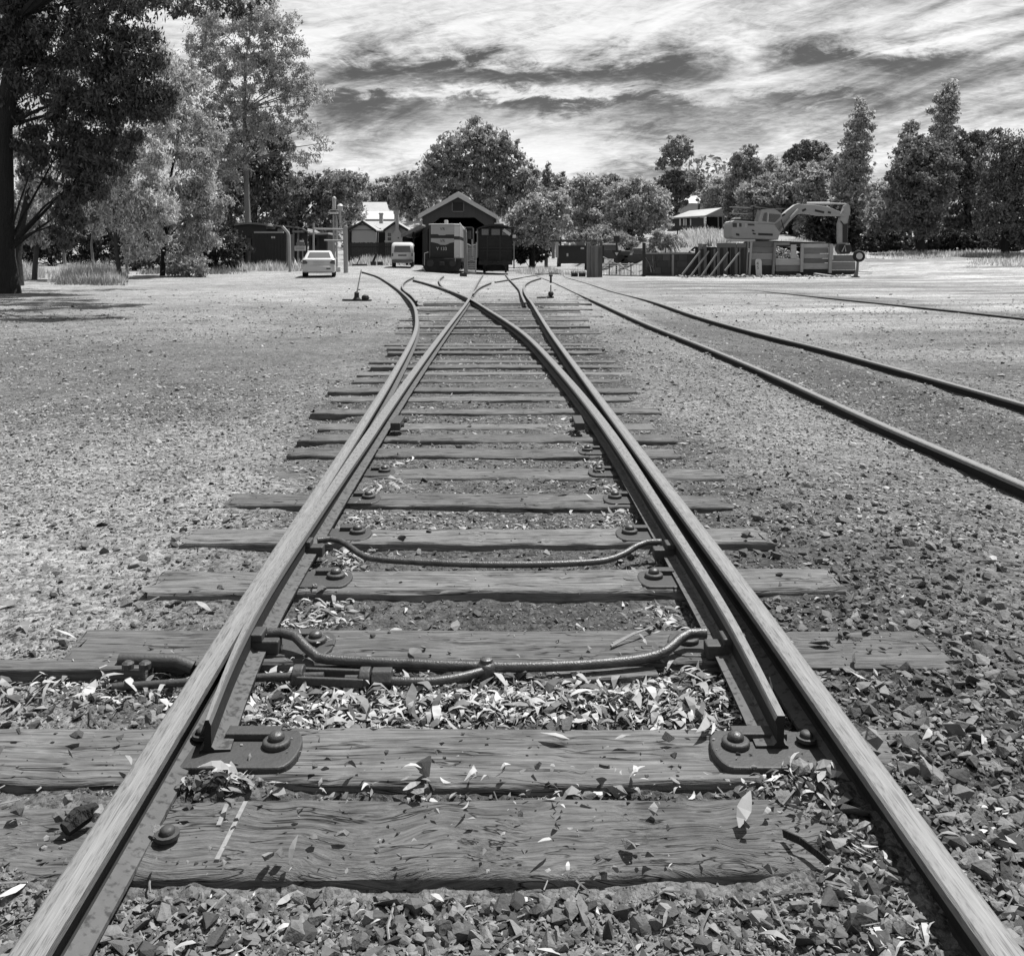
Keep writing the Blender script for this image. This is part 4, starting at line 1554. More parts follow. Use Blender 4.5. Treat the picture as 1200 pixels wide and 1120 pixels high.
def shed():
    Y0 = 84.0
    Y1 = 104.0
    base = GP(536, Y0)
    t = thing('engine_shed', 'dark timber engine shed with pale gable trim and a wide black doorway', 'shed', base)
    zb = base.z - .4
    wall = [px2(495, 318, Y0), px2(495, 256, Y0), px2(495, 251, Y0), px2(537, 229, Y0), px2(578, 251, Y0), px2(578, 318, Y0)]
    # front wall with the chamfered opening left out
    L_, Rr = px2(501, 300, Y0)[0], px2(572, 300, Y0)[0]
    oz0, oz1 = px2(0, 267, Y0)[1], px2(0, 255, Y0)[1]
    c0, c1 = px2(516, 0, Y0)[0], px2(556, 0, Y0)[0]
    outer = [(wall[0][0], zb), (wall[0][0], wall[2][1]), (wall[3][0], wall[3][1]), (wall[4][0], wall[4][1]), (wall[4][0], zb)]
    poly = outer + [(Rr, zb), (Rr, oz0), (c1, oz1), (c0, oz1), (L_, oz0), (L_, zb)]
    m_ = MB()
    m_.prism(poly, Y0, Y0 + .25, 'XZ')
    front = m_.build('front_wall', 'shed_board', t)
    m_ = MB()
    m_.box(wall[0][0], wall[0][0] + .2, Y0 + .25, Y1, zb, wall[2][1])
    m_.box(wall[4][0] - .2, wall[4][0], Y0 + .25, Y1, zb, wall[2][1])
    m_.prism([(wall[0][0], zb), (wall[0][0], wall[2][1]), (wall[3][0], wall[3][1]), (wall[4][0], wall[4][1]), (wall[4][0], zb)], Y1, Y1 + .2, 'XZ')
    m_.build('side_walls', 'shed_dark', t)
    # two corrugated roof slopes with an eave
    apex = px2(537, 226.0, Y0)
    el, er = px2(490.5, 251.5, Y0), px2(583, 252.5, Y0)
    for nm, e in (('left', el), ('right', er)):
        m_ = MB()
        th = .18
        m_.prism([(apex[0], apex[1] - .02), (e[0], e[1] - .02), (e[0], e[1] - th), (apex[0], apex[1] - th)], Y0 - .35, Y1 + .3, 'XZ')
        m_.build('roof', 'tin_pale', t)
        m_ = MB()
        m_.prism([(apex[0], apex[1]), (e[0], e[1]), (e[0], e[1] - .40), (apex[0], apex[1] - .44)], Y0 - .44, Y0 - .36, 'XZ')
        m_.build('barge_board', 'shed_trim', t)
    # ridge vent, a second little roof
    a2, l2, r2 = px2(537, 223.8, Y0), px2(525, 230.5, Y0), px2(549.5, 231.0, Y0)
    m_ = MB()
    for e in (l2, r2):
        m_.prism([(a2[0], a2[1]), (e[0], e[1]), (e[0], e[1] - .14), (a2[0], a2[1] - .16)], Y0 + .5, Y1 - 1, 'XZ')
    m_.build('ridge_vent', 'shed_trim', t)
    # louvred panel in the gable
    x0, z0 = px2(530.5, 247.5, Y0)
    x1, z1 = px2(543, 237.5, Y0)
    m_ = MB()
    m_.box(x0, x1, Y0 - .05, Y0 - .003, z0, z1)
    pan = m_.build('gable_panel', 'fence_dark', t)
    m_ = MB()
    for a, b, c, d in ((x0 - .08, x0, z0, z1), (x1, x1 + .08, z0, z1), (x0, x1, z0 - .08, z0)):
        m_.box(a, b, Y0 - .09, Y0 - .003, c, d)
    m_.build('frame', 'post_grey', pan)
    # downpipe bracket at the right eave
    x, z = px2(583, 256, Y0)
    m_ = MB()
    m_.tube([(x, Y0 - .3, z), (x, Y0 - .3, z - .5)], .09, 8)
    m_.beam((x + .05, Y0 - .3, z - .1), (x + .5, Y0 - .3, z + .15), .08, .08)
    m_.build('downpipe', 'shed_trim', t)
    # gantry bits inside
    m_ = MB()
    m_.box(L_ + .3, Rr - .3, Y0 + 6, Y0 + 6.2, oz1 - .9, oz1 - .6)
    m_.build('tie_beam', 'shed_dark', t)
    # lean-to on the left: thick pale edged roof over a dark bay
    Yl = 80.0
    m_ = MB()
    a, b = px2(494.5, 262.5, Yl), px2(470, 274.5, Yl)
    m_.prism([a, b, (b[0], b[1] - .14), (a[0], a[1] - .14)], Yl, Yl + 12, 'XZ')
    ro = m_.build('lean_to_roof', 'tin_pale', t)
    m_ = MB()
    m_.prism([(a[0], a[1] - .02), (b[0], b[1] - .02), (b[0], b[1] - .32), (a[0], a[1] - .32)], Yl - .08, Yl - .005, 'XZ')
    m_.build('fascia', 'post_grey', ro)
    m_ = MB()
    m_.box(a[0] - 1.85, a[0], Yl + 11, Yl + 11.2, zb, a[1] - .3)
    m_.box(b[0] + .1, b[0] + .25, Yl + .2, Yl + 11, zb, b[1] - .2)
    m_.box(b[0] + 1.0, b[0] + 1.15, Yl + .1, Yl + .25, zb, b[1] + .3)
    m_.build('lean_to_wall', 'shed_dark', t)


shed()


# ------------------------------------------------------------------ locomotive
def locomotive():
    Y0 = 64.0
    k = Y0 / F
    base = GP(519, Y0)
    t = thing('locomotive', 'dark shunting locomotive with pale banded bonnet numbered Y 133 in front of the shed', 'locomotive', base)
    zt = base.z

    def X(px):
        return (px - 600) * k

    def Z(py):
        return ZC - (py - HZ) * k
    dp = 9.0
    # bonnet: chamfered on its right, dark below, pale roof edge
    m_ = MB()
    x0, x1, x2 = X(504.5), X(532), X(538)
    poly = [(x0, Y0), (x1, Y0), (x2, Y0 + .55), (x2, Y0 + dp), (x0 - .15, Y0 + dp), (x0 - .15, Y0 + .3)]
    m_.prism(poly, Z(303), Z(264), 'XY')
    bon = m_.build('bonnet', 'black_paint', t, bevel=.04)
    m_ = MB()
    poly2 = [(x0 + .02, Y0 + .02), (x1, Y0 + .02), (x2 + .02, Y0 + .55), (x2 + .02, Y0 + dp), (x0 - .17, Y0 + dp), (x0 - .17, Y0 + .3)]
    m_.prism(poly2, Z(264), Z(262.2), 'XY')
    m_.build('bonnet_roof', 'loco_pale', bon, bevel=.05)
    # painted panels (thin sheets on the sheet metal), front and chamfer
    yf = Y0 - .012

    def panel(poly, nm='paint_band', m='loco_grey'):
        q = MB()
        q.prism([(X(a), Z(b)) for a, b in poly], yf, yf + .009, 'XZ')
        return q.build(nm, m, bon)
    panel([(504.9, 264.2), (532, 264.2), (532, 275), (523, 275), (521.5, 275.8), (514.5, 275.8), (513, 274.6), (504.9, 274.6)])
    panel([(504.9, 279.3), (532, 279.6), (532, 284), (527, 285), (525, 286.2), (522, 287.2), (516, 287), (513.5, 285.6), (509, 284.4), (504.9, 283.6)])
    # chamfer and right side in the pale paint with the dark band carried round
    a = Vector((x1, Y0, 0))
    b = Vector((x2, Y0 + .55, 0))
    nrm = Vector((b.y - a.y, -(b.x - a.x), 0)).normalized() * .012
    for (za, zb_, m) in ((264.4, 277, 'loco_grey'), (281, 302.3, 'loco_grey')):
        q = MB()
        vs_ = []
        for p, s in ((a, .02), (b, -.02)):
            p = p + (b - a) * s
            for z in (Z(zb_), Z(za)):
                vs_ += [p + nrm + Vector((0, 0, z)), p + nrm * .2 + Vector((0, 0, z))]
        q.add(vs_, [(0, 2, 6, 4), (1, 5, 7, 3), (0, 1, 3, 2), (4, 6, 7, 5), (0, 4, 5, 1), (2, 3, 7, 6)])
        q.build('paint_band', m, bon)
        q = MB()
        q.box(x2 + .003, x2 + .014, Y0 + .6, Y0 + 6, Z(zb_), Z(za))
        q.build('paint_band', m, bon)
    text_mesh('Y 133', .32, 'number', 'white_paint', bon, (X(517.5), Y0 - .006, Z(291.8)))
    text_mesh('VR', .30, 'emblem', 'black_paint', bon, (X(518.5), yf - .004, Z(268.6)))
    text_mesh('VR', .30, 'emblem', 'black_paint', bon, (X(518.5), yf - .004, Z(282.6)))
    m_ = MB()
    m_.box(X(520.3), X(524.5), Y0 + .3, Y0 + .65, Z(262), Z(257.8))
    m_.build('headlight', 'white_paint', bon, bevel=.04)
    # cab behind, rising on the right
    m_ = MB()
    m_.box(X(497), X(547.5) , Y0 + dp, Y0 + dp + 2.6, Z(303), Z(261.0))
    cab = m_.build('cab', 'grimy_black', t, bevel=.06)
    m_ = MB()
    m_.box(X(541), X(545.5), Y0 + dp - .02, Y0 + dp - .003, Z(277), Z(266))
    m_.build('window', 'glass_dark', cab)
    # frame, headstock, cowcatcher plate, buffers, coupler, steps and rails
    m_ = MB()
    m_.box(X(495.5), X(541.5), Y0 - .5, Y0 + dp + 2.5, Z(307), Z(302.8))
    m_.build('footplate', 'grimy_black', t, bevel=.02)
    m_ = MB()
    m_.prism([(X(496), Z(302.9)), (X(541), Z(302.9)), (X(541), Z(311)), (X(538), Z(318.2)), (X(500), Z(318.2)), (X(496), Z(311))], Y0 - .62, Y0 - .505, 'XZ')
    m_.build('headstock', 'grimy_black', t, bevel=.02)
    for px in (505.5, 531.5):
        m_ = MB()
        m_.lathe((X(px), Y0 - .62, Z(308.5)), [(.12, 0), (.12, -.35), (.24, -.36), (.24, -.42)], 16, 'Y')
        m_.build('buffer', 'black_paint', t)
    m_ = MB()
    m_.box(X(516), X(521.5), Y0 - 1.0, Y0 - .625, Z(311.5), Z(307))
    m_.build('coupler', 'grimy_black', t, bevel=.03)
    for x0_, pts_ in ((0, [(498.5, 311), (498.5, 297), (503, 295.6)]), (1, [(534.2, 309), (534.2, 301), (538.5, 300.0)])):
        m_ = MB()
        m_.tube([(X(a_), Y0 - .66, Z(b_)) for a_, b_ in pts_], .035, 6)
        m_.build('handrail', 'pipe_grey', t)
    for px in (499, 537):
        for za, zb_ in ((316, 315), (311.5, 310.8)):
            m_ = MB()
            m_.box(X(px) - .22, X(px) + .22, Y0 - .5, Y0 - .2, Z(za), Z(zb_))
            m_.build('step', 'pipe_grey', t)
    for yb in (2.0, 7.6):
        for dy in (0, 2.2):
            for px in (505, 532):
                m_ = MB()
                m_.cyl((X(px), Y0 + yb + dy, zt + .58), .48, -.07, .07, 20, 'X')
                m_.build('wheel', 'black_paint', t)


locomotive()


def dark_wagon():
    Y0 = 67.0
    k = Y0 / F
    base = GP(580.5, Y0)
    t = thing('wagon', 'tall black railway wagon with arched roof, seen end on beside the locomotive', 'wagon', base)

    def X(px):
        return (px - 600) * k

    def Z(py):
        return ZC - (py - HZ) * k
    dp = 10.0
    sidep = [(561.5, 306), (560.8, 272), (562, 268), (567, 265.6), (580, 264.2), (594, 265.8), (599.5, 268.2), (600.6, 272), (600.3, 306)]
    m_ = MB()
    m_.prism([(X(a), Z(b)) for a, b in sidep], Y0, Y0 + dp, 'XZ')
    body = m_.build('body', 'grimy_black', t)
    arc = []
    for i in range(13):
        u = -1 + 2 * i / 12
        arc.append((580.6 + 22.0 * u, 262.8 + 5.2 * u * u))
    poly = [(X(a), Z(b)) for a, b in arc] + [(X(a), Z(b + 1.9)) for a, b in arc[::-1]]
    m_ = MB()
    m_.prism(poly, Y0 - .3, Y0 + dp + .2, 'XZ')
    roof = m_.build('roof', 'black_paint', t)
    m_ = MB()
    m_.box(X(579), X(590), Y0 + .3, Y0 + 2.2, Z(263.2), Z(261.4))
    m_.build('roof_hatch', 'pipe_grey', roof, bevel=.04)
    for (a, b, m) in ((564.5, 572.5, 'glass_sky'), (576, 586, 'glass_sky'), (588.3, 599, 'glass_sky')):
        m_ = MB()
        m_.box(X(a), X(b), Y0 - .03, Y0 - .003, Z(275.5), Z(268.5))
        w = m_.build('window', m, body)
        m_ = MB()
        for (p, q, r_, s) in ((a - .7, a, 268, 276), (b, b + .7, 268, 276), (a, b, 275.5, 276.3), (a, b, 267.8, 268.5)):
            m_.box(X(p), X(q), Y0 - .06, Y0 - .003, Z(s), Z(r_))
        m_.build('frame', 'black_paint', w)
    m_ = MB()
    m_.beam((X(590), Y0 - .08, Z(269.3)), (X(598), Y0 - .08, Z(275.2)), .05, .22, up=(0, 0, 1))
    m_.build('pale_flap', 'plate_pale', body)
    m_ = MB()
    for py in (290.5, 294.2):
        m_.box(X(562), X(600), Y0 - .07, Y0 - .003, Z(py + .6), Z(py - .6))
    for px in (571, 586):
        m_.box(X(px) - .05, X(px) + .05, Y0 - .05, Y0 - .003, Z(306), Z(276.5))
    m_.build('batten', 'black_paint', body)
    m_ = MB()
    m_.box(X(561), X(600.5), Y0 - .12, Y0 + .05, Z(310.5), Z(306))
    m_.box(X(563), X(599), Y0 + .2, Y0 + dp, Z(310.2), Z(306.5))
    m_.build('headstock', 'black_paint', t)
    for px in (569.5, 591.5):
        m_ = MB()
        m_.lathe((X(px), Y0 - .12, Z(308.2)), [(.12, 0), (.12, -.35), (.22, -.36), (.22, -.42)], 16, 'Y')
        m_.build('buffer', 'grimy_black', t)
    m_ = MB()
    m_.box(X(577), X(583), Y0 - .5, Y0 - .125, Z(310.5), Z(306.6))
    m_.build('coupler', 'grimy_black', t, bevel=.03)
    m_ = MB()
    m_.box(X(566), X(596), Y0 + 1.0, Y0 + 1.4, base.z + .25, Z(310.5))
    m_.build('bogie', 'black_paint', t)
    for yb in (.6, 2.4, 7.0, 8.8):
        for px in (567, 592.5):
            m_ = MB()
            m_.cyl((X(px), Y0 + yb, base.z + .60), .47, -.07, .07, 20, 'X')
            m_.build('wheel', 'black_paint', t)
    for px, y0_, y1_ in ((602.3, 315, 284), (559.6, 302, 268)):
        m_ = MB()
        m_.tube([(X(px), Y0 - .1, Z(y0_)), (X(px), Y0 - .1, Z(y1_))], .06, 6)
        m_.build('handrail', 'post_grey', t)
    m_ = MB()
    m_.box(X(557.6), X(560.5), Y0 - .1, Y0 + .1, Z(273.6), Z(271.2))
    m_.box(X(600.6), X(604.5), Y0 - .1, Y0 + .1, Z(279), Z(275.6))
    m_.build('marker_lamp', 'plate_pale', t, bevel=.03)


dark_wagon()


# ------------------------------------------------------------------ vehicles
def rrect(hw, z0, z1, r, n=4):
    pts = []
    for (cx, cz, a0) in ((hw - r, z0 + r, -90), (hw - r, z1 - r, 0), (-hw + r, z1 - r, 90), (-hw + r, z0 + r, 180)):
        for k in range(n):
            a = R(a0 + 90 * k / (n - 1))
            pts.append((cx + r * math.cos(a), cz + r * math.sin(a)))
    return pts


def wheel(t, M, x, y, r, w):
    m_ = MB(M)
    s = 1 if x > 0 else -1
    m_.lathe((x - s * w / 2, y, r), [(r * .55, -w / 2), (r * .95, -w / 2), (r, -w * .35), (r, w * .35), (r * .95, w / 2), (r * .55, w / 2)], 20, 'X')
    o = m_.build('wheel', 'rubber', t, smooth=45)
    m_ = MB(M)
    m_.lathe((x - s * (w * .48), y, r), [(r * .56, -.01), (r * .56, .03 * s), (r * .2, .05 * s)], 14, 'X')
    m_.build('rim', 'chrome', o)


def sedan():
    base = GP(373.5, 48.5)
    base = Vector((base.x, 48.5, ZC - (325.0 - HZ) * 48.5 / F))
    M = Matrix.Translation(base) @ Matrix.Rotation(R(10.5), 4, 'Z')
    t = thing('parked_car', 'white sedan parked facing away beside the pipe gate', 'car', base)
    m_ = MB(M)
    st = [(0.0, .34, .80, .78, .10), (.05, .28, .95, .84, .14), (.30, .24, 1.02, .88, .12), (.9, .22, 1.03, .89, .10), (2.3, .20, .98, .89, .10), (3.4, .20, .92, .88, .12), (4.3, .22, .80, .84, .14), (4.7, .30, .66, .74, .12)]
    m_.loft([[(x, y, z) for (x, z) in rrect(hw, z0, z1, r)] for (y, z0, z1, hw, r) in st])
    body = m_.build('body', 'car_white', t, smooth=50)
    m_ = MB(M)
    rings = []
    for (z, ya, yb, hw) in ((.99, .62, 3.55, .80), (1.18, .95, 3.05, .74), (1.36, 1.32, 2.60, .65), (1.44, 1.55, 2.35, .56)):
        rr = .14
        ring = []
        for (cx, cy, a0) in ((hw - rr, ya + rr, -90), (hw - rr, yb - rr, 0), (-hw + rr, yb - rr, 90), (-hw + rr, ya + rr, 180)):
            for k in range(4):
                a = R(a0 + 30 * k)
                ring.append((cx + rr * math.cos(a), cy + rr * math.sin(a), z))
        rings.append(ring)
    m_.loft(rings)
    cabin = m_.build('cabin', 'car_white', t, smooth=50)
    # rear glass follows the slope of the cabin
    q = MB(M)
    q.add([(-.62, .70, 1.055), (.62, .70, 1.055), (.52, 1.25, 1.345), (-.52, 1.25, 1.345), (-.62, .76, 1.06), (.62, .76, 1.06), (.52, 1.30, 1.34), (-.52, 1.30, 1.34)],
          [(0, 1, 2, 3), (7, 6, 5, 4), (0, 4, 5, 1), (1, 5, 6, 2), (2, 6, 7, 3), (3, 7, 4, 0)])
    q.build('rear_window', 'glass_sky', cabin)
    for s in (-1, 1):
        q = MB(M)
        v_ = [(s * .805, 1.15, 1.04), (s * .805, 3.0, 1.04), (s * .665, 2.5, 1.36), (s * .665, 1.45, 1.36)]
        q.add(v_ + [(x - s * .02, y, z) for x, y, z in v_], [(0, 1, 2, 3), (7, 6, 5, 4), (0, 4, 5, 1), (1, 5, 6, 2), (2, 6, 7, 3), (3, 7, 4, 0)])
        q.build('side_window', 'glass_dark', cabin)
        q = MB(M)
        q.prism([(s * .86, .70), (s * .62, .72), (s * .58, .80), (s * .70, .92), (s * .84, .93)], -.015, .12, 'XZ')
        q.build('tail_light', 'lamp_dark', body)
        q = MB(M)
        q.loft([[(s * (.86 + a), 2.75 + b, 1.02 + c) for (a, c) in rrect(.09, -.06, .07, .03)] for b in (0, .06)])
        q.build('wing_mirror', 'car_white', body)
    q = MB(M)
    q.loft([[(x, y, z) for (x, z) in rrect(hw, .30, .62, .09)] for (y, hw) in ((-.07, .72), (-.03, .84), (.4, .895))])
    q.build('bumper', 'car_white', body, smooth=50)
    q = MB(M)
    q.box(-.26, .26, -.026, -.004, .76, .88)
    q.build('number_plate', 'plate_pale', body)
    q = MB(M)
    q.box(.40, .62, -.082, -.06, .42, .50)
    q.build('tow_cover', 'lamp_dark', body)
    for x in (-.80, .80):
        for y in (.95, 3.65):
            wheel(t, M, x + (.08 if x > 0 else -.08), y, .32, .2)


def van():
    base = GP(472.5, 70.0)
    base = Vector(((471.5 - 600) * 70 / F, 70, ZC - (313.0 - HZ) * 70 / F))
    M = Matrix.Translation(base) @ Matrix.Rotation(R(5), 4, 'Z')
    t = thing('van', 'small white van seen from behind beside the engine shed', 'van', base)
    m_ = MB(M)
    m_.loft([[(x, y, z) for (x, z) in rrect(hw, z0, z1, r)] for (y, z0, z1, hw, r) in ((0, .45, 1.30, .80, .12), (.06, .36, 1.62, .84, .16), (.25, .32, 1.84, .84, .22), (.6, .30, 1.92, .85, .24), (3.4, .30, 1.92, .85, .22), (4.0, .32, 1.55, .84, .2), (4.35, .40, 1.0, .78, .15))])
    body = m_.build('body', 'car_white', t, smooth=50)
    q = MB(M)
    q.add([(-.64, -.03, 1.14), (.64, -.03, 1.14), (.58, .045, 1.64), (-.58, .045, 1.64), (-.64, .02, 1.14), (.64, .02, 1.14), (.58, .095, 1.64), (-.58, .095, 1.64)],
          [(0, 1, 2, 3), (7, 6, 5, 4), (0, 4, 5, 1), (1, 5, 6, 2), (2, 6, 7, 3), (3, 7, 4, 0)])
    q.build('rear_window', 'glass_dark', body)
    for s in (-1, 1):
        q = MB(M)
        q.box(min(s * .849, s * .862), max(s * .849, s * .862), .7, 3.0, 1.15, 1.62)
        q.build('side_window', 'glass_dark', body)
        q = MB(M)
        q.box(min(s * .70, s * .80), max(s * .70, s * .80), -.012, .05, .82, 1.06)
        q.build('tail_light', 'lamp_dark', body)
    q = MB(M)
    q.box(-.8, .8, -.09, .1, .38, .56)
    q.build('bumper', 'lamp_dark', body, bevel=.03)
    q = MB(M)
    q.box(-.32, .32, -.012, .01, .84, .96)
    q.build('number_plate', 'lamp_dark', body)
    for x in (-.82, .82):
        for y in (.8, 3.3):
            wheel(t, M, x, y, .31, .2)


sedan()
van()

# ------------------------------------------------------------------ left: dark tin hut, old wagon body, pipe gate, signal mast
def flat(px0, py0, px1, py1, Y, m, nm, parent, d=.1):
    x0, z0 = px2(px0, py1, Y)
    x1, z1 = px2(px1, py0, Y)
    q = MB()
    q.box(x0, x1, Y, Y + d, z0, z1)
    return q.build(nm, m, parent)


def left_side():
    Y0 = 66.0
    b = GP(316, Y0)
    t = thing('tin_hut', 'dark corrugated tin hut front behind long grass beside the parked car', 'hut', b)
    x0, zt = px2(295.5, 272.5, Y0)
    x1, _ = px2(335.5, 273.5, Y0)
    zb = b.z - .3
    n = 46
    q = MB()
    poly = []
    for i in range(n + 1):
        poly.append((x0 + (x1 - x0) * i / n, Y0 - (.03 if i % 2 else 0)))
    poly += [(x1, Y0 + .06), (x0, Y0 + .06)]
    q.prism(poly, zb, zt - .06, 'XY')
    q.build('corrugated_wall', 'tin_dark', t)
    q = MB()
    q.box(x0 + .15, x1 - .2, Y0 - .08, Y0 + .1, zt - .055, zt + .07)
    q.build('top_rail', 'pipe_grey', t)
    q = MB()
    q.box(x0, x1, Y0 + .08, Y0 + 2.4, zb, zt - .1)
    q.build('body', 'tin_dark', t)
    for px in (319, 321.5):
        q = MB()
        x, z = px2(px, 278.3, Y0)
        q.box(x - .06, x + .06, Y0 - .045, Y0 - .031, z - .07, z + .07)
        q.build('pale_mark', 'plate_pale', t)
    # old wagon body with an arched roof behind
    Y1 = 70.0
    b = GP(292, Y1)
    t = thing('old_wagon', 'grounded old wagon body with shallow arched roof left of the tin hut', 'wagon body', b)
    arc = [(275 + 37 * u, 262.6 - 1.8 * (1 - (2 * u - 1) ** 2) * 1.0) for u in np.linspace(0, 1, 11)]
    top = [px2(a, c, Y1) for a, c in arc]
    q = MB()
    q.prism(top + [(x, z - .14) for x, z in top[::-1]], Y1 - .2, Y1 + 8, 'XZ')
    q.build('roof', 'post_grey', t)
    q = MB()
    q.prism([(x, z - .15) for x, z in top] + [px2(311, 276, Y1), px2(276, 276, Y1)], Y1, Y1 + .1, 'XZ')
    q.build('end_panel', 'tin_dark', t)
    q = MB()
    xa, za = px2(276, 279, Y1)
    xb, zc = px2(296, 276.1, Y1)
    q.box(xa, xb, Y1 - .05, Y1 + .1, za, zc)
    q.build('sill', 'fence_dark', t)
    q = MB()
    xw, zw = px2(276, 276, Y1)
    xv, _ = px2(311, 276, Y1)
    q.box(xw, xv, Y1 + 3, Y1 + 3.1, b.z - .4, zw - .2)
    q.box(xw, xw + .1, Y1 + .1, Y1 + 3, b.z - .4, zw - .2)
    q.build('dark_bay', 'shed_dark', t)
    # long rusty roof to its right
    Y2 = 72.0
    b = GP(336, Y2)
    t = thing('rusty_shelter', 'long low shelter with ragged rusty tin roof behind the tin hut', 'shelter', b)
    q = MB()
    pts = [(309, 263.5), (316, 264.2), (322, 264), (330, 265.2), (336, 264.6), (345, 265.6), (354, 267.2), (361, 271.4)]
    tp = [px2(a, c, Y2) for a, c in pts]
    q.prism(tp + [(x, z - .12) for x, z in tp[::-1]], Y2, Y2 + 5, 'XZ')
    q.build('roof', 'tin_rust', t)
    for i, (a, c) in enumerate(((316, 268), (333, 270), (350, 272))):
        q = MB()
        xx, zz_ = px2(a, c, Y2)
        q.box(xx - .5, xx + .45, Y2 - .1, Y2 - .02, zz_ - .06 - .1 * (i % 2), zz_ + .12)
        q.build('loose_sheet', 'tin_rust', t)
    flat(309, 266.5, 360, 305, Y2 + .3, 'tin_dark', 'wall', t, .15)
    q = MB()
    for a in (337, 343.5, 349):
        xx, zz_ = px2(a, 268, Y2)
        q.box(xx - .06, xx + .06, Y2 + .1, Y2 + .25, b.z, zz_)
    q.build('post', 'post_grey', t)
    # sign board with two lines of unreadable print
    Y3 = 66.3
    b = GP(351, Y3)
    t = thing('notice_board', 'pale notice board on the dark wall behind the white car', 'notice board', Vector((b.x, Y3, px2(0, 294, Y3)[1])))
    flat(345, 288.2, 358, 294, Y3, 'plate_pale', 'lower_plate', t, .05)
    for a, c, d, e in ((346.5, 289.8, 356.5, 290.4), (346.5, 291.6, 356.5, 292.2)):
        flat(a, c, d, e, Y3 - .012, 'post_grey', 'print_line', t, .008)
    flat(347, 284.4, 357, 287.4, Y3, 'post_grey', 'upper_plate', t, .05)
    flat(351, 281.6, 356, 283.8, Y3, 'plate_pale', 'small_plate', t, .05)
    flat(348, 280, 349, 313, Y3 + .06, 'post_grey', 'post', t, .06)
    flat(354, 280, 355, 313, Y3 + .06, 'post_grey', 'post', t, .06)
    # small flat roofed hut
    Y4 = 76.0
    b = GP(373, Y4)
    t = thing('lean_hut', 'small grey hut with a pale flat tin roof behind the parked car', 'hut', b)
    q = MB()
    a0, a1 = px2(358, 273.8, Y4), px2(386, 272.6, Y4)
    q.prism([a0, a1, (a1[0], a1[1] - .16), (a0[0], a0[1] - .16)], Y4 - .5, Y4 + 3, 'XZ')
    q.build('roof', 'tin_pale', t)
    flat(362, 275.6, 384, 312, Y4, 'house_dark', 'wall', t, 2.6)
    w = flat(365, 279, 371, 288, Y4 - .04, 'glass_dark', 'window', t, .035)
    flat(374, 277.5, 382, 300, Y4 - .04, 'fence_dark', 'door', t, .035)
    # bent-topped pipe post by the hut
    Yp = 60.0
    b = GP(340, Yp)
    t = MB()
    t.tube([P(339.8, 319, Yp), P(338.6, 276, Yp), P(337.6, 273, Yp), P(331, 265.5, Yp)], [.10, .10, .10, .09], 8)
    tag(t.build('bent_post', 'pipe_grey', smooth=50), 'tall pale pipe post with its top bent left, in the grass by the tin hut', 'post')
    # pipe gate frame
    Yg = 57.0
    b = GP(404, Yg)
    t = thing('pipe_gate', 'open pipe gate frame with a thick right post behind the white car', 'gate', b)
    q = MB()
    q.tube([P(405.5, 322.5, Yg), P(404.6, 268, Yg), P(405.8, 265, Yg)], .145, 10)
    q.build('thick_post', 'pipe_grey', t, smooth=50)
    q = MB()
    q.tube([P(367.5, 318, Yg), P(367.4, 261.5, Yg)], .06, 8)
    q.build('thin_post', 'pipe_grey', t, smooth=50)
    q = MB()
    q.tube([P(367.5, 268.4, Yg), P(404.6, 268.9, Yg)], .06, 8)
    q.build('top_rail', 'pipe_grey', t, smooth=50)
    q = MB()
    q.tube([P(380, 281.6, Yg), P(404.6, 282.2, Yg)], .05, 8)
    q.build('lower_rail', 'pipe_grey', t, smooth=50)
    q = MB()
    q.beam(P(395.5, 271.5, Yg), P(401.5, 268.9, Yg), .05, .05)
    q.build('brace', 'pipe_grey', t)
    # signal mast
    Ys = 61.0
    b = GP(393, Ys)
    t = thing('signal_mast', 'pale steel signal mast with two capped posts and a cross platform', 'signal mast', b)
    for px in (391.0, 394.2):
        q = MB()
        q.tube([P(px + .5, 319, Ys), P(px, 252, Ys)], .075, 8)
        q.build('leg', 'pipe_grey', t, smooth=50)
    q = MB()
    for i in range(8):
        y0 = 256 + i * 7
        q.beam(P(391.0 + (i % 2) * 3.2, y0, Ys), P(394.2 - (i % 2) * 3.2, y0 + 7, Ys), .04, .04)
    q.build('lacing', 'pipe_grey', t)
    q = MB()
    c = P(391.5, 245, Ys)
    q.lathe((c.x, Ys, c.z), [(.13, 0), (.13, .62), (.145, .63), (.145, .72), (.08, .82), (.02, .85)], 12)
    q.build('post_cap', 'tin_pale', t, smooth=50)
    q = MB()
    c = P(398.6, 262, Ys)
    q.lathe((c.x, Ys, c.z), [(.07, 0), (.08, .78), (.10, .85), (.19, .88), (.19, 1.15), (.23, 1.17), (.12, 1.3), (.02, 1.34)], 12)
    q.build('bracket_post', 'tin_pale', t, smooth=50)
    q = MB()
    q.tube([P(398.6, 262, Ys), P(399.5, 268.5, Ys)], .05, 8)
    q.tube([P(394.2, 247, Ys), P(398.6, 247, Ys)], .05, 8)
    q.tube([P(396.5, 252, Ys), P(398.6, 259, Ys)], .04, 8)
    q.build('bracket', 'pipe_grey', t)
    q = MB()
    a0, a1 = P(386.3, 248.2, Ys), P(397.3, 250.6, Ys)
    q.box(a0.x, a1.x, Ys - .5, Ys + .3, a1.z, a1.z + .09)
    q.build('platform', 'white_paint', t)
    q = MB()
    for px in (386.6, 397.0):
        q.tube([P(px, 249, Ys - .45), P(px, 246.2, Ys - .45)], .02, 5)
    q.tube([P(386.6, 246.2, Ys - .45), P(397.0, 246.2, Ys - .45)], .02, 5)
    q.build('railing', 'pipe_grey', t)
    q = MB()
    a0 = P(397, 319, Ys - 1.2)
    q.box(a0.x - .14, a0.x + .14, Ys - 1.4, Ys - 1.15, a0.z, a0.z + .34)
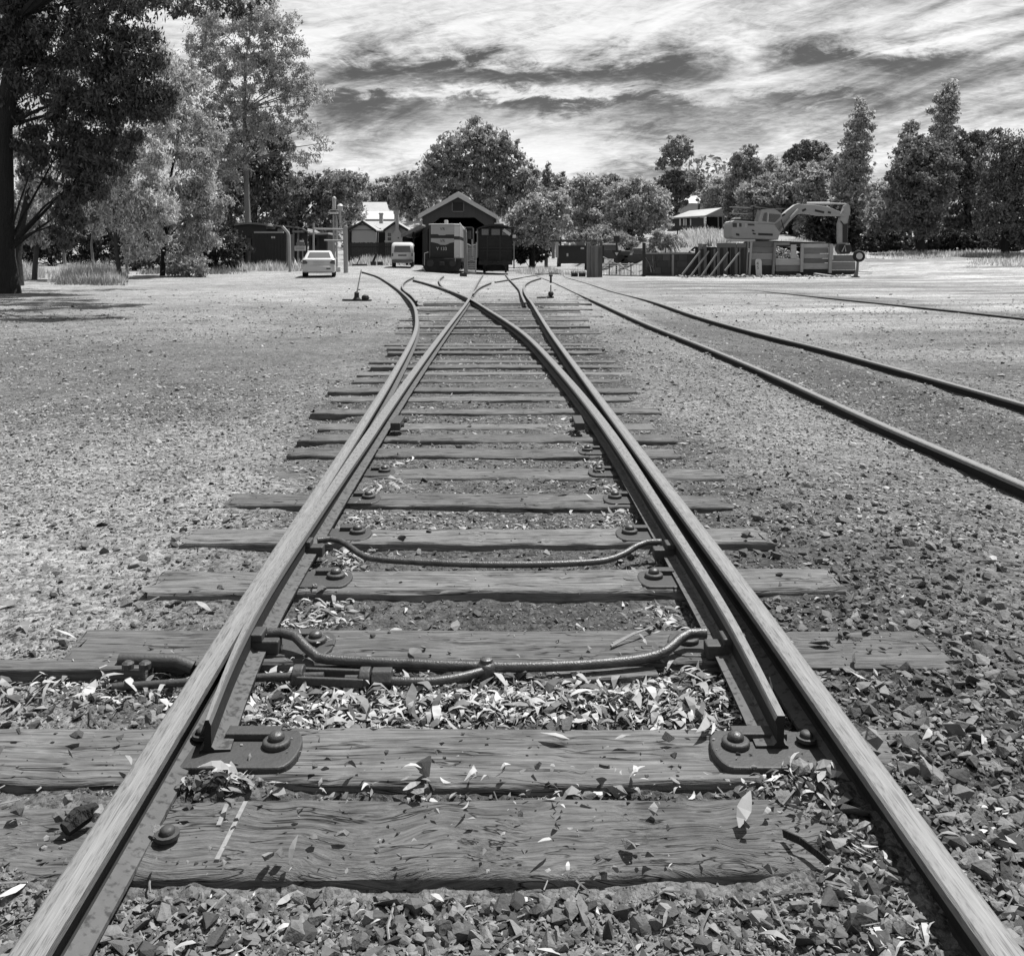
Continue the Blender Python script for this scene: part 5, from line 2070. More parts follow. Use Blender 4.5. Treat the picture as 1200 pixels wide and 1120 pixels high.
    o = q.build('ground_box', 'white_paint', bevel=.03)
    tag(o, 'small white box on the ground right of the parked car', 'box')


left_side()


# ------------------------------------------------------------------ levers and small ironwork beside the tracks
def lever(px, py, Y, h, lean, label):
    b = GP(px, Y)
    t = thing('point_lever', label, 'point lever', b, 'point levers of the yard')
    q = MB()
    q.beam((b.x - .42, Y, b.z + .03), (b.x + .45, Y - .05, b.z + .02), .16, .05)
    q.build('base', 'fence_dark', t)
    q = MB()
    q.lathe((b.x, Y, b.z + .05), [(.13, 0), (.08, .06), (.07, .17), (.085, .19), (.04, .23)], 10)
    q.build('stand', 'fence_dark', t)
    q = MB()
    q.tube([(b.x, Y, b.z + .22), (b.x + lean, Y + .05, b.z + h)], [.024, .015], 6)
    q.build('handle', 'tin_pale', t)
    q = MB()
    q.lathe((b.x + .26, Y, b.z + .05), [(.10, 0), (.12, .03), (.10, .11), (.04, .14)], 10)
    q.build('weight', 'black_paint', t)


lever(418, 346, 27.5, .95, .13, 'white handled point lever on a low base left of the curving rail')
b = GP(645.5, 29)
t = thing('ground_signal', 'small dark ball shaped ground lever between the two tracks', 'ground signal', b)
q = MB()
q.lathe((b.x, 29, b.z), [(.08, 0), (.05, .03), (.05, .06), (.08, .10), (.095, .15), (.07, .20), (.02, .22)], 10)
q.build('weight', 'black_paint', t)
q = MB()
q.tube([(b.x, 29, b.z + .2), (b.x, 29, b.z + .42)], .02, 6)
q.build('stem', 'black_paint', t)
q = MB()
q.beam((b.x - .45, 29, b.z + .02), (b.x + .1, 29, b.z + .03), .12, .04)
q.build('base', 'fence_dark', t)
b = GP(645.5, 46)
q = MB()
q.box(b.x - .05, b.x + .05, 45.95, 46.05, b.z - .05, b.z + .34)
q.box(b.x - .09, b.x + .09, 45.9, 46.1, b.z + .34, b.z + .42)
tag(q.build('marker_peg', 'black_paint'), 'short dark peg standing beside the second track', 'peg')
b = GP(439, 62)
t = thing('switch_stand', 'black leaning switch lever and boxes beside the left track', 'switch stand', b)
q = MB()
q.beam(P(436.5, 309, 62), P(441.5, 297, 62), .14, .14)
q.build('handle', 'black_paint', t)
for a in (437.5, 445.5):
    q = MB()
    c = P(a, 311, 62)
    q.box(c.x - .17, c.x + .17, 61.8, 62.2, c.z, c.z + .25)
    q.build('box', 'black_paint', t)
b = GP(423, 62)
q = MB()
q.tube([P(418, 310, 62), P(422.5, 301, 62)], .035, 6)
q.tube([P(413, 310.5, 62), P(430, 310.5, 62)], .07, 6)
tag(q.build('iron_rod', 'fence_dark'), 'thin iron rods lying and leaning on the ground left of the van', 'rod')

# post with bent top, concrete foot and wire gate between locomotive and wagon
Yq = 58.0
b = GP(546, Yq)
t = thing('yard_post', 'grey bent topped post on a dark block between the locomotive and the wagon', 'post', b)
q = MB()
q.tube([P(545.6, 322, Yq), P(545.2, 272, Yq), P(544.2, 269.3, Yq)], .115, 8)
q.build('upright', 'post_grey', t)
q = MB()
q.tube([P(544.8, 270.3, Yq), P(538.3, 261.6, Yq)], .05, 8)
q.build('bent_top', 'white_paint', t)
q = MB()
c = P(543, 326, Yq)
q.box(c.x - .22, c.x + .22, Yq - .2, Yq + .2, c.z, c.z + .34)
q.build('block', 'house_dark', t, bevel=.03)
t = thing('wire_gate', 'pale wire mesh gate leaning beside the bent topped post', 'gate', GP(553, Yq))
q = MB()
for a, b_ in (((547.5, 321), (547.5, 286)), ((557.5, 320), (558.3, 284)), ((547.5, 286), (552, 288)), ((552, 288), (558.3, 286.5)), ((547.5, 306), (552, 304.5)), ((552, 304.5), (558.3, 306)), ((547.5, 321), (557.5, 320)), ((553.3, 300), (553.3, 280.5))):
    q.tube([P(a[0], a[1], Yq + .2), P(b_[0], b_[1], Yq + .2)], .04, 6)
q.build('frame', 'pipe_grey', t)
q = MB()
for i in range(9):
    a = 548.3 + i * 1.05
    q.tube([P(a, 320, Yq + .2), P(a + .1, 288, Yq + .2)], .012, 4)
for i in range(14):
    a = 289 + i * 2.3
    q.tube([P(547.6, a, Yq + .2), P(557.8, a, Yq + .2)], .012, 4)
q.build('wire', 'pipe_grey', t)
for i, px in enumerate((673.2, 682.2)):
    c = P(px, 321.8, 62)
    q = MB()
    q.lathe((c.x, 62, c.z), [(.20, -.22), (.25, -.2), (.25, -.06), (.19, -.04), (.19, .04), (.25, .06), (.25, .2), (.20, .22)], 14, 'X')
    tag(q.build('buffer_drum', 'black_paint'), ['left black buffer drum at the end of the short siding', 'right black buffer drum, next to the old timber stump'][i], 'buffer', 'black buffer drums')


# ------------------------------------------------------------------ houses
def gable(m_, xl, xa, xr, ze, za, y0, y1):
    m_.prism([(xl, ze), (xa, za), (xr, ze)], y0, y1, 'XZ')


def house_left():
    Y0 = 108.0
    b = GP(443, Y0)
    t = thing('house', 'pale rendered house with two gables and chimneys behind the dark fence', 'house', b, 'houses around the yard')
    zb = b.z - .5
    for (l, a, r, e, ap, wl2, wr, depth) in ((406.5, 425.3, 441.5, 269.5, 258.4, 412.5, 441, 7), (449.5, 463, 479, 269.0, 259.4, 451.5, 477, 9)):
        xl, ze = px2(l, e, Y0)
        xa, za = px2(a, ap, Y0)
        xr, _ = px2(r, e, Y0)
        x0, _ = px2(wl2, 0, Y0)
        x1, _ = px2(wr, 0, Y0)
        q = MB()
        gl = ze + (za - ze) * (x0 - xl) / (xa - xl)
        gr = ze + (za - ze) * (xr - x1) / (xr - xa)
        q.prism([(x0, zb), (x0, gl - .06), (xa, za - .16), (x1, gr - .06), (x1, zb)], Y0, Y0 + depth, 'XZ')
        w = q.build('wall', 'house_wall', t)
        for (p, s) in (((xl, ze), 0), ((xr, ze), 1)):
            q = MB()
            q.prism([(xa, za), p, (p[0], p[1] - .12), (xa, za - .13)], Y0 - .25, Y0 + depth + .2, 'XZ')
            rf = q.build('roof', 'tin_pale', t)
            q = MB()
            q.prism([(xa, za - .01), (p[0], p[1] - .01), (p[0], p[1] - .34), (xa, za - .36)], Y0 - .30, Y0 - .255, 'XZ')
            q.build('barge_board', 'fence_dark', rf)
    # main roof behind, a long slope
    q = MB()
    x0, z0 = px2(405, 270, Y0 + 5)
    x1, z1 = px2(496, 259.2, Y0 + 9)
    q.add([(x0, Y0 + 4.5, z0), (x1, Y0 + 4.5, z0), (x1, Y0 + 9, z1), (x0 + .6, Y0 + 9, z1), (x0, Y0 + 4.5, z0 - .1), (x1, Y0 + 4.5, z0 - .1), (x1, Y0 + 9, z1 - .1), (x0 + .6, Y0 + 9, z1 - .1)],
          [(0, 1, 2, 3), (7, 6, 5, 4), (0, 4, 5, 1), (1, 5, 6, 2), (2, 6, 7, 3), (3, 7, 4, 0)])
    q.build('roof', 'tin_pale', t)
    flat(406, 270.4, 495, 300, Y0 + 5, 'house_wall', 'wall', t, .2)
    flat(441.5, 271.5, 451, 300, Y0 + 2, 'house_dark', 'porch_wall', t, .15)
    flat(442, 270.3, 451, 271.3, Y0 + .4, 'tin_bright', 'porch_roof', t, 1.4)
    # near chimney with its shoulders on the gable wall
    q = MB()
    ch = [(459.3, 285), (459.3, 275), (463.4, 269.5), (463.4, 251), (461.3, 250.2), (461.3, 247.6), (467.6, 247.6), (467.6, 250.2), (467, 251), (467.2, 269.5), (471.3, 275), (471.3, 285)]
    q.prism([px2(a, c, Y0 - .4) for a, c in ch], Y0 - .45, Y0 - .02, 'XZ')
    c = q.build('chimney', 'brick_pale', t)
    flat(466, 278.3, 467.4, 279.7, Y0 - .5, 'shed_dark', 'flue_hole', c, .04)
    flat(461.3, 246.2, 467.6, 247.2, Y0 - .5, 'brick_pale', 'cap', c, .55)
    q = MB()
    ch = [(444.4, 262), (444.4, 251.6), (443.7, 251.2), (443.7, 249.6), (448.8, 249.6), (448.8, 251.2), (448.2, 251.6), (448.4, 262)]
    q.prism([px2(a, c_, Y0 + 5) for a, c_ in ch], Y0 + 5, Y0 + 5.6, 'XZ')
    q.build('chimney', 'brick_pale', t)
    for (a, b_, c_, d) in ((454, 273.4, 458.6, 282.2),):
        w = flat(a, b_, c_, d, Y0 - .06, 'glass_sky', 'window', t, .05)
        flat(a - .5, b_ - .5, a, d + .5, Y0 - .09, 'white_paint', 'frame', w, .08)
        flat(c_, b_ - .5, c_ + .5, d + .5, Y0 - .09, 'white_paint', 'frame', w, .08)
        flat(a, (b_ + d) / 2 - .3, c_, (b_ + d) / 2 + .3, Y0 - .09, 'white_paint', 'glazing_bar', w, .025)
        flat(450.5, 282.3, 459, 283.3, Y0 - .12, 'white_paint', 'sill', w, .1)
    flat(420, 263.6, 429, 264.4, Y0 - .03, 'house_dark', 'vent', t, .025)
    flat(412.8, 269.5, 441, 270.0, Y0 - .04, 'house_dark', 'string_course', t, .035)
    # dark paling fence in front
    Yf = 92.0
    b = GP(440, Yf)
    t = thing('paling_fence', 'long dark paling fence in front of the pale house', 'fence', b)
    x0, z1 = px2(405, 284.3, Yf)
    x1, _ = px2(484, 284.3, Yf)
    q = MB()
    n = 66
    for i in range(n):
        a = x0 + (x1 - x0) * i / n
        h = z1 + rng.uniform(-.04, .04)
        q.box(a + .006, a + (x1 - x0) / n - .006, Yf + (.02 if i % 2 else 0), Yf + .045, b.z - .6, h)
    o = q.build('paling', 'fence_dark', t, fix=False)
    o['kind'] = 'stuff'
    q = MB()
    q.box(x0, x1, Yf + .05, Yf + .11, z1 - .5, z1 - .4)
    q.build('rail', 'fence_dark', t)
    # two bright roofs farther up
    Y1 = 150.0
    b = GP(441, Y1)
    t = thing('house', 'house with a bright white tin roof behind the two gabled house', 'house', b, 'houses around the yard')
    xa, za = px2(418.5, 247.2, Y1)
    xb, _ = px2(462, 247.2, Y1)
    xc, zc = px2(428, 256.8, Y1 - 5)
    xd, _ = px2(462, 256.8, Y1 - 5)
    q = MB()
    q.add([(xa, Y1, za), (xb, Y1, za), (xd, Y1 - 5, zc), (xc - .6, Y1 - 5, zc), (xa, Y1, za - .15), (xb, Y1, za - .15), (xd, Y1 - 5, zc - .15), (xc - .6, Y1 - 5, zc - .15)],
          [(0, 1, 2, 3), (7, 6, 5, 4), (0, 4, 5, 1), (1, 5, 6, 2), (2, 6, 7, 3), (3, 7, 4, 0)])
    q.build('roof', 'tin_bright', t)
    flat(429, 257, 461, 285, Y1 - 4.5, 'house_dark', 'wall', t, 4)
    Y2 = 175.0
    b = GP(440, Y2)
    t = thing('house', 'farther house with a grey tin roof above the white roofed house', 'house', b, 'houses around the yard')
    xa, za = px2(424.5, 237, Y2)
    xb, _ = px2(453, 237, Y2)
    xc, zc = px2(427, 247, Y2 - 5)
    xd, _ = px2(456, 247, Y2 - 5)
    q = MB()
    q.add([(xa, Y2, za), (xb, Y2, za), (xd, Y2 - 5, zc), (xc, Y2 - 5, zc), (xa, Y2, za - .15), (xb, Y2, za - .15), (xd, Y2 - 5, zc - .15), (xc, Y2 - 5, zc - .15)],
          [(0, 1, 2, 3), (7, 6, 5, 4), (0, 4, 5, 1), (1, 5, 6, 2), (2, 6, 7, 3), (3, 7, 4, 0)])
    q.build('roof', 'tin_pale', t)
    flat(428, 247.2, 455, 285, Y2 - 4.5, 'house_dark', 'wall', t, 4)


def house_right():
    Y0 = 135.0
    b = GP(815, Y0)
    t = thing('house', 'low house with a long shallow roof and dark verandah above the retaining wall', 'house', b, 'houses around the yard')
    # roof: eave along the front left, verge climbing to the right
    v = [P(786.5, 255.0, Y0), P(826.5, 252.6, Y0), P(846, 243.4, Y0 + 6), P(808, 247.0, Y0 + 6)]
    q = MB()
    q.add(v + [p - Vector((0, 0, .2)) for p in v], [(0, 1, 2, 3), (7, 6, 5, 4), (0, 4, 5, 1), (1, 5, 6, 2), (2, 6, 7, 3), (3, 7, 4, 0)])
    q.build('roof', 'tin_pale', t)
    q = MB()
    g0, g1, g2, g3 = P(827, 253, Y0 + .2), P(846, 244.2, Y0 + 5.5), P(848, 252.4, Y0 + 5.5), P(828, 253.6, Y0 + .2)
    q.add([g0, g1, g2, g3, g0 + Vector((0, .3, 0)), g1 + Vector((0, .3, 0)), g2 + Vector((0, .3, 0)), g3 + Vector((0, .3, 0))], [(0, 1, 2, 3), (7, 6, 5, 4), (0, 4, 5, 1), (1, 5, 6, 2), (2, 6, 7, 3), (3, 7, 4, 0)])
    q.build('gable_wall', 'house_dark', t)
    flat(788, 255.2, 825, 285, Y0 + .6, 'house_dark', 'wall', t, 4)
    for a, c in ((796, 798), (800.5, 802.3), (803.3, 804.6), (808.5, 810)):
        w = flat(a, 256.5, c, 264.5, Y0 + .5, 'white_paint', 'window_post', t, .09)
    for a, c in ((798.2, 800.3), (804.8, 808.3)):
        flat(a, 256.5, c, 264, Y0 + .54, 'glass_dark', 'window', t, .05)
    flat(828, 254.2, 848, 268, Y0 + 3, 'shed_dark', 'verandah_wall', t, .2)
    for a in (826.3, 841.8, 847):
        flat(a - .6, 253.2, a + .6, 269.5, Y0 + (.1 if a < 830 else 2.6), 'white_paint' if a < 830 else 'post_grey', 'verandah_post', t, .16)
    flat(826.5, 252.7, 848.5, 253.8, Y0 - .02, 'post_grey', 'fascia', t, .15)
    Y1 = 190.0
    b = GP(812, Y1)
    t = thing('house', 'far house with a bright white hipped roof among the trees on the hill', 'house', b, 'houses around the yard')
    apex0, apex1 = P(806, 230.4, Y1 + 4), P(816, 229.4, Y1 + 4)
    e = [P(798, 237.8, Y1), P(826, 238.6, Y1), P(830, 238.2, Y1 + 8), P(801, 237.8, Y1 + 8)]
    q = MB()
    q.add(e + [apex0, apex1], [(0, 1, 5, 4), (1, 2, 5), (2, 3, 4, 5), (3, 0, 4), (3, 2, 1, 0)])
    q.build('roof', 'tin_bright', t)
    flat(800, 238.6, 825, 262, Y1 + .6, 'house_wall', 'wall', t, 6)
    flat(805.5, 228.4, 807.4, 233, Y1 + 3, 'tin_bright', 'chimney', t, .5)


house_left()
house_right()


# ------------------------------------------------------------------ mound of fill behind the retaining wall
mxs = np.linspace(8.5, 40, 60)
mys = np.linspace(66.2, 140, 60)
MX, MY = np.meshgrid(mxs, mys, indexing='ij')


def mound_z(X, Y):
    k = ss(8.5, 13, X) * (1 - ss(22.0 + (Y - 66) * .24, 27 + (Y - 66) * .34, X))
    k = k * np.maximum(ss(66.2, 74, Y), 1 - ss(22.0, 23.6, X))
    low = 1.35 * ss(8.5, 10, X) + 0.85 * ss(12.2, 13.4, X)
    z = low + 2.9 * ss(72, 130, Y) * ss(8, 14, X)
    return np.where(k > .01, g(X, Y) * (1 - k) + np.maximum(z, g(X, Y)) * k, g(X, Y) - .5) + .12 * fbm(X * .6, Y * .6, 91, 3)


MZ = mound_z(MX, MY) - .05
i_ = np.arange(MX.size).reshape(MX.shape)
MF = np.stack([i_[:-1, :-1], i_[1:, :-1], i_[1:, 1:], i_[:-1, 1:]], -1).reshape(-1, 4)
me = arr_mesh('mound', np.stack([MX, MY, MZ], -1).reshape(-1, 3), MF, smooth=True, attr=np.full(MX.size, .22))
tag(link('mound', me, 'ground_dirt'), 'pale grassy bank of fill behind the retaining wall', None, None, 'structure')


# ------------------------------------------------------------------ middle right: stump, container, farm gate, give-way sign, block wall
def mid_right():
    Y0 = 60.0
    b = GP(697, Y0)
    t = thing('timber_stump', 'massive old upright timber stump of split baulks beside the farm gate', 'stump', b)
    for (a, c, top, dy) in ((688, 692.5, 284, .1), (692.2, 696.6, 288.5, -.05), (696.3, 701, 288, -.12), (700.8, 705, 289, .0), (704, 706.6, 281.5, .3)):
        q = MB()
        x0, z1 = px2(a, top, Y0)
        x1, _ = px2(c, top, Y0)
        q.box(x0 + .005, x1 - .005, Y0 + dy, Y0 + dy + .35, b.z - .2, z1)
        o = q.build('baulk', 'timber_old', t, bevel=.02)
    Y1 = 72.0
    b = GP(672, Y1)
    t = thing('container', 'long dark low container with timber on top behind the stump', 'container', b)
    flat(655, 288.5, 708, 309, Y1, 'tin_dark', 'body', t, 2.4)
    flat(654.5, 287.6, 708, 288.7, Y1 - .06, 'house_dark', 'top_edge', t, 2.5)
    flat(680.5, 290, 684.5, 292, Y1 - .03, 'plate_pale', 'label_plate', t, .025)
    flat(664, 297, 666, 300.5, Y1 - .03, 'plate_pale', 'latch', t, .025)
    b = GP(650, Y1)
    t = thing('pale_frame', 'pair of pale upright panels left of the dark container', 'panels', b)
    flat(646.6, 285, 650.2, 303, Y1 - 1, 'post_grey', 'panel', t, .12)
    flat(650.9, 284.5, 654.3, 302, Y1 - 1.2, 'house_wall', 'panel', t, .12)
    flat(646, 281.5, 680, 283.6, Y1 - .8, 'house_dark', 'lintel', t, .2)
    pz = px2(0, 287.5, Y1)[1]
    for i, (a, c) in enumerate(((662, 667), (670, 676), (677, 686))):
        q = MB()
        x0, x1 = px2(a, 0, Y1)[0], px2(c, 0, Y1)[0]
        q.box(x0, x1, Y1 + .4, Y1 + 1.6, pz, pz + .14 + .16 * (i == 2))
        tag(q.build('sheet_stack', ['tin_bright', 'tin_pale', 'post_grey'][i]), ['bright tin sheets on the left of the container top', 'pale tin sheets lying mid way on the container top', 'grey stack on the right of the container top beside the stump'][i], 'sheets')
    # white pick-up roofs behind the gate
    for i, (a, c, top) in enumerate(((706, 724, 286), (741, 756, 290.5))):
        Y2 = 82.0
        x0, z1 = px2(a, top, Y2)
        x1, _ = px2(c, top, Y2)
        bb = GP((a + c) / 2, Y2)
        t = thing('parked_car', ['white roofed car half hidden between the stump and the give way sign', 'white roofed car half hidden behind the right end of the farm gate'][i], 'car', bb, 'cars behind the farm gate')
        q = MB()
        zb_ = z1 - 1.35
        q.loft([[(x0 - 1.6 + (x1 - x0 + 2.6) * s_, Y2 + y_, zb_ + z_) for (y_, z_) in rrect(hw, 0, .75, .12)] for (s_, hw) in ((0, .7), (.04, .8), (.95, .8), (1, .7))])
        q.build('body', 'house_dark', t, smooth=50)
        q = MB()
        q.loft([[(x0 + .1 + (x1 - x0 - .2) * (.5 + (u - .5) * sc), Y2 + v * sc, zb_ + zz_) for (u, v) in ((0, -.7), (1, -.7), (1, .7), (0, .7))] for (zz_, sc) in ((.74, 1.15), (1.26, 1.0))])
        q.build('cabin', 'glass_dark', t)
        q = MB()
        q.box(x0 + .1, x1 - .1, Y2 - .72, Y2 + .72, zb_ + 1.262, z1)
        q.build('roof', 'white_paint', t, bevel=.03)
        for s_ in (x0 - .8, x1 + .2):
            q = MB()
            q.cyl((s_, Y2 - .8, zb_ + .05), .32, -.1, .1, 16, 'Y')
            q.build('wheel', 'rubber', t)
    # farm gate
    Yg = 63.0
    b = GP(730, Yg)
    t = thing('farm_gate', 'sagging pipe farm gate with a diagonal brace and wire, right of the stump', 'gate', b)
    for (a, c) in (((706.5, 309), (755, 310)), ((706.5, 322.5), (755, 323.5)), ((706.8, 301), (723.5, 310)), ((723.5, 310), (742, 319.5)), ((753, 303), (755, 303))):
        q = MB()
        q.tube([P(a[0], a[1], Yg), P(c[0], c[1], Yg)], .04, 6)
        q.build('rail' if abs(a[1] - c[1]) < 2 else 'brace', 'pipe_grey', t)
    for a in (714, 726.5, 739.5, 753.5):
        q = MB()
        q.tube([P(a, 309.3, Yg), P(a, 323, Yg)], .035, 6)
        q.build('stile', 'fence_dark', t)
    q = MB()
    for i in range(14):
        a = 707.5 + i * 3.5
        q.tube([P(a, 309.5, Yg + .03), P(a, 322.8, Yg + .03)], .010, 4)
    for i in range(5):
        q.tube([P(706.5, 311.5 + i * 2.4, Yg + .03), P(754.5, 312 + i * 2.4, Yg + .03)], .010, 4)
    q.build('wire', 'pipe_grey', t)
    q = MB()
    c = P(754.6, 284.5, Yg)
    q.box(c.x - .10, c.x + .10, Yg - .1, Yg + .1, b.z - .2, c.z)
    tag(q.build('gate_post', 'fence_dark'), 'tall dark post between the farm gate and the stone block wall', 'post')
    # give way sign
    Yw = 64.5
    b = GP(722.5, Yw)
    t = thing('give_way_sign', 'dark rimmed triangular give way sign point down behind the farm gate', 'sign', b)

    def tri(s, m, nm, dy, par):
        cx, cz = px2(722.6, 297.5, Yw)
        k = Yw / F
        q = MB()
        q.prism([(cx - 6.0 * s * k, cz + 4.2 * s * k), (cx + 6.0 * s * k, cz + 4.2 * s * k), (cx, cz - 6.4 * s * k)], Yw + dy, Yw + dy + .02, 'XZ')
        return q.build(nm, m, par)
    rim = tri(1.0, 'black_paint', 'rim', 0, t)
    tri(.36, 'plate_pale', 'face', -.024, t)
    q = MB()
    c = P(722.6, 283, Yw)
    q.box(c.x - .05, c.x + .05, Yw + .025, Yw + .10, b.z - .1, c.z)
    q.build('post', 'fence_dark', t)
    q = MB()
    q.box(c.x - .22, c.x + .22, Yw + .02, Yw + .10, c.z - .05, c.z + .42)
    q.build('hood', 'black_paint', t, bevel=.08)
    # stone block wall
    Yb = 65.5
    b = GP(785, Yb)
    t = thing('block_wall', 'dark stone block wall with a pale coping between the gate and retaining wall', 'wall', b)
    x0, zt = px2(756, 298, Yb)
    x1, _ = px2(816, 298, Yb)
    zb = b.z - .3
    q = MB()
    q.box(x0, x1, Yb + .03, Yb + .6, zb, zt)
    q.build('core', 'mortar', t)
    rows = 4
    hh = (zt - zb) / rows
    for r_ in range(rows):
        x = x0
        i = 0
        while x < x1 - .05:
            w = min(rng.uniform(.5, .85), x1 - x)
            q = MB()
            q.box(x + .012, x + w - .012, Yb - rng.uniform(0, .04), Yb + .028, zb + hh * r_ + .012, zb + hh * (r_ + 1) - .012)
            q.build('block', 'block_stone', t)
            x += w
    x = x0
    while x < x1 - .05:
        w = min(rng.uniform(.8, 1.3), x1 - x)
        q = MB()
        q.box(x + .008, x + w - .008, Yb - .08, Yb + .62, zt + .002, zt + .10 + rng.uniform(0, .03))
        q.build('coping_stone', 'concrete', t)
        x += w
    q = MB()
    c0, c1 = px2(787, 0, Yb)[0], px2(789.5, 0, Yb)[0]
    q.box(c0, c1, Yb - .12, Yb - .045, zb, zt - .03)
    q.build('pilaster', 'concrete', t)
    # bent white sheet in the grass above
    Ys = 84.0
    q = MB()
    pts = [P(798, 271.5, Ys), P(801, 272.6, Ys), P(804, 275.5, Ys), P(806, 280.5, Ys)]
    for i in range(3):
        q.beam(pts[i], pts[i + 1], .9, .05, up=(0, 0, 1))
    tag(q.build('white_sheet', 'white_paint'), 'bent white sheet lying in the long grass above the block wall', 'sheet')
    q = MB()
    a = P(794, 268.5, Ys)
    q.tube([P(794, 285, Ys), a], .06, 6)
    q.box(a.x - .22, a.x + .22, Ys - .2, Ys + .2, a.z, a.z + .08)
    tag(q.build('topped_post', 'fence_dark'), 'thin post with a small flat cap standing in the grass left of the white sheet', 'post')


mid_right()


# ------------------------------------------------------------------ retaining wall
def retaining_wall():
    Y0 = 65.0
    b = GP(905, Y0)
    t = thing('retaining_wall', 'long retaining wall of old timber planks and posts with leaning props', 'retaining wall', b)
    n_ = [0]

    def plank(x0, x1, y0, y1, m='plank_old', dy=0.0, d=.09):
        a, z1 = px2(x0, y0, Y0)
        c, z0 = px2(x1, y1, Y0)
        q = MB()
        q.box(a, c, Y0 + dy, Y0 + dy + d, z0, z1)
        return q.build('plank', m, t, bevel=.012)

    def post(x0, x1, y0, y1, dy=-.16, lean=0, m='post_grey', d=.2, nm='post'):
        a, z1 = px2(x0, y0, Y0)
        c, _ = px2(x1, y0, Y0)
        z0 = px2(0, y1, Y0)[1]
        sh = lean * Y0 / F
        q = MB()
        q.add([(a + sh, Y0 + dy, z0), (c + sh, Y0 + dy, z0), (c + sh, Y0 + dy + d, z0), (a + sh, Y0 + dy + d, z0), (a, Y0 + dy, z1), (c, Y0 + dy, z1), (c, Y0 + dy + d, z1), (a, Y0 + dy + d, z1)],
              [(0, 3, 2, 1), (4, 5, 6, 7), (0, 1, 5, 4), (1, 2, 6, 5), (2, 3, 7, 6), (3, 0, 4, 7)])
        return q.build(nm, m, t)
    # left part: upright planks with dark slots between, a head plank
    for i, (a, c, top) in enumerate(((818.5, 823.0, 285.5), (823.4, 828.2, 286), (833.5, 838.5, 292), (840.2, 845, 285.5), (845.6, 850.8, 287), (850.9, 852.8, 287.5), (855.6, 860.5, 285.8), (860.8, 864.5, 286.2), (866, 870, 285.5), (870.4, 874.3, 286))):
        q = MB()
        x0, z1 = px2(a, top, Y0)
        x1, _ = px2(c, top, Y0)
        q.box(x0, x1, Y0, Y0 + .1, b.z - .3, z1)
        q.build('plank', 'timber_old', t, bevel=.012)
    plank(839.8, 862.5, 285, 290.3, 'plank_old', -.07, .06)
    plank(863.2, 874.5, 285, 290.3, 'plank_old', -.07, .06)
    q = MB()
    x0, z1 = px2(815.5, 290, Y0)
    x1, _ = px2(875, 290, Y0)
    q.box(x0, x1, Y0 + .25, Y0 + .35, b.z - .3, z1)
    q.build('backing', 'fence_dark', t)
    for px, top in ((821, 292), (832.5, 292), (843.7, 291), (856.5, 290.5), (868, 291.5)):
        post(px, px + 3.2, top, 322, -.13, 0, 'fence_dark', .12, 'stud')
    # props
    for i, (a, c) in enumerate((((820.5, 294.5), (799.5, 321.8)), ((830.5, 294.5), (809.5, 323.5)), ((841.5, 295), (820.5, 326)), ((853.5, 295.5), (829.5, 327.5)), ((866.5, 296), (849.5, 317.5)))):
        q = MB()
        p0 = P(a[0], a[1], Y0 - .2)
        p1 = P(c[0], c[1], Y0 - 1.1)
        q.beam(p0, p1, .07, .11)
        q.build('prop', 'concrete', t)
    post(875.2, 877.0, 283.5, 325, -.2, -2.0, 'post_grey')
    post(878.6, 881.0, 283.5, 325, -.2, -2.6, 'pipe_grey')
    for (y0, y1, m) in ((283.5, 289.5, 'plank_old'), (289.7, 296.5, 'plank_old'), (296.8, 304.5, 'plank_pale'), (304.8, 311, 'plank_old'), (311.3, 323, 'fence_dark')):
        plank(880.5, 906, y0, y1, m)
    post(906.4, 909.2, 284, 322, -.2, -2.6)
    for (y0, y1, m) in ((303.2, 310.8, 'plank_pale'), (311.1, 318, 'plank_old'), (318.2, 325, 'fence_dark')):
        plank(909, 937.5, y0, y1, m)
    plank(927, 933.5, 287, 303, 'plank_pale', .02)
    plank(909, 926, 284.6, 287.4, 'plank_old', .12)
    post(938.0, 941.2, 285.5, 319, -.2, -1.0, 'pipe_grey')
    for (y0, y1, m) in ((286, 290.5, 'plank_pale'), (290.8, 297, 'plank_old'), (297.3, 303, 'plank_pale'), (303.3, 308, 'plank_old'), (308.3, 315.5, 'plank_pale'), (315.8, 324, 'fence_dark')):
        plank(941.3, 971, y0, y1, m)
    post(971.5, 975.0, 286, 320, -.2, -1.5, 'pipe_grey')
    plank(975, 1003, 299, 306.5, 'plank_old', .15)
    plank(974, 1003, 306.8, 316.5, 'plank_old', .08)
    plank(974, 1003, 316.8, 324, 'fence_dark', .10)
    post(974.6, 977.2, 286.5, 304.5, .1, 0, 'white_paint')
    # rubble held in the open bay
    X = rng.uniform(px2(910, 0, Y0)[0], px2(937, 0, Y0)[0], 420)
    u = rng.uniform(0, 1, 420)
    top = px2(0, 288, Y0)[1] - (X - X.min()) * .32
    bot = px2(0, 303, Y0)[1]
    Zr = bot + u * np.maximum(top - bot, .1)
    Yr = Y0 + .12 + .5 * u + rng.uniform(0, .15, 420)
    V, Fc = rocks_mesh(X, Yr, rng.uniform(.05, .14, 420), sink=.5, flat=.8, zoff=Zr)
    stuff('rubble_fill', V, Fc, 'rubble_mix', 'pale rubble showing through the open bay of the retaining wall')
    # loose stones at the foot of the wall
    X = rng.uniform(px2(790, 0, Y0)[0], px2(985, 0, Y0)[0], 900)
    Yr = Y0 - .15 - np.abs(rng.normal(0, 1.3, 900))
    V, Fc = rocks_mesh(X, Yr, rng.lognormal(math.log(.07), .5, 900), sink=.3, flat=.6)
    stuff('rubble', V, Fc, 'rubble_mix', 'pale stones and clods strewn along the foot of the retaining wall')
    # pale slab on top of the wall, at the tail of the digger
    q = MB()
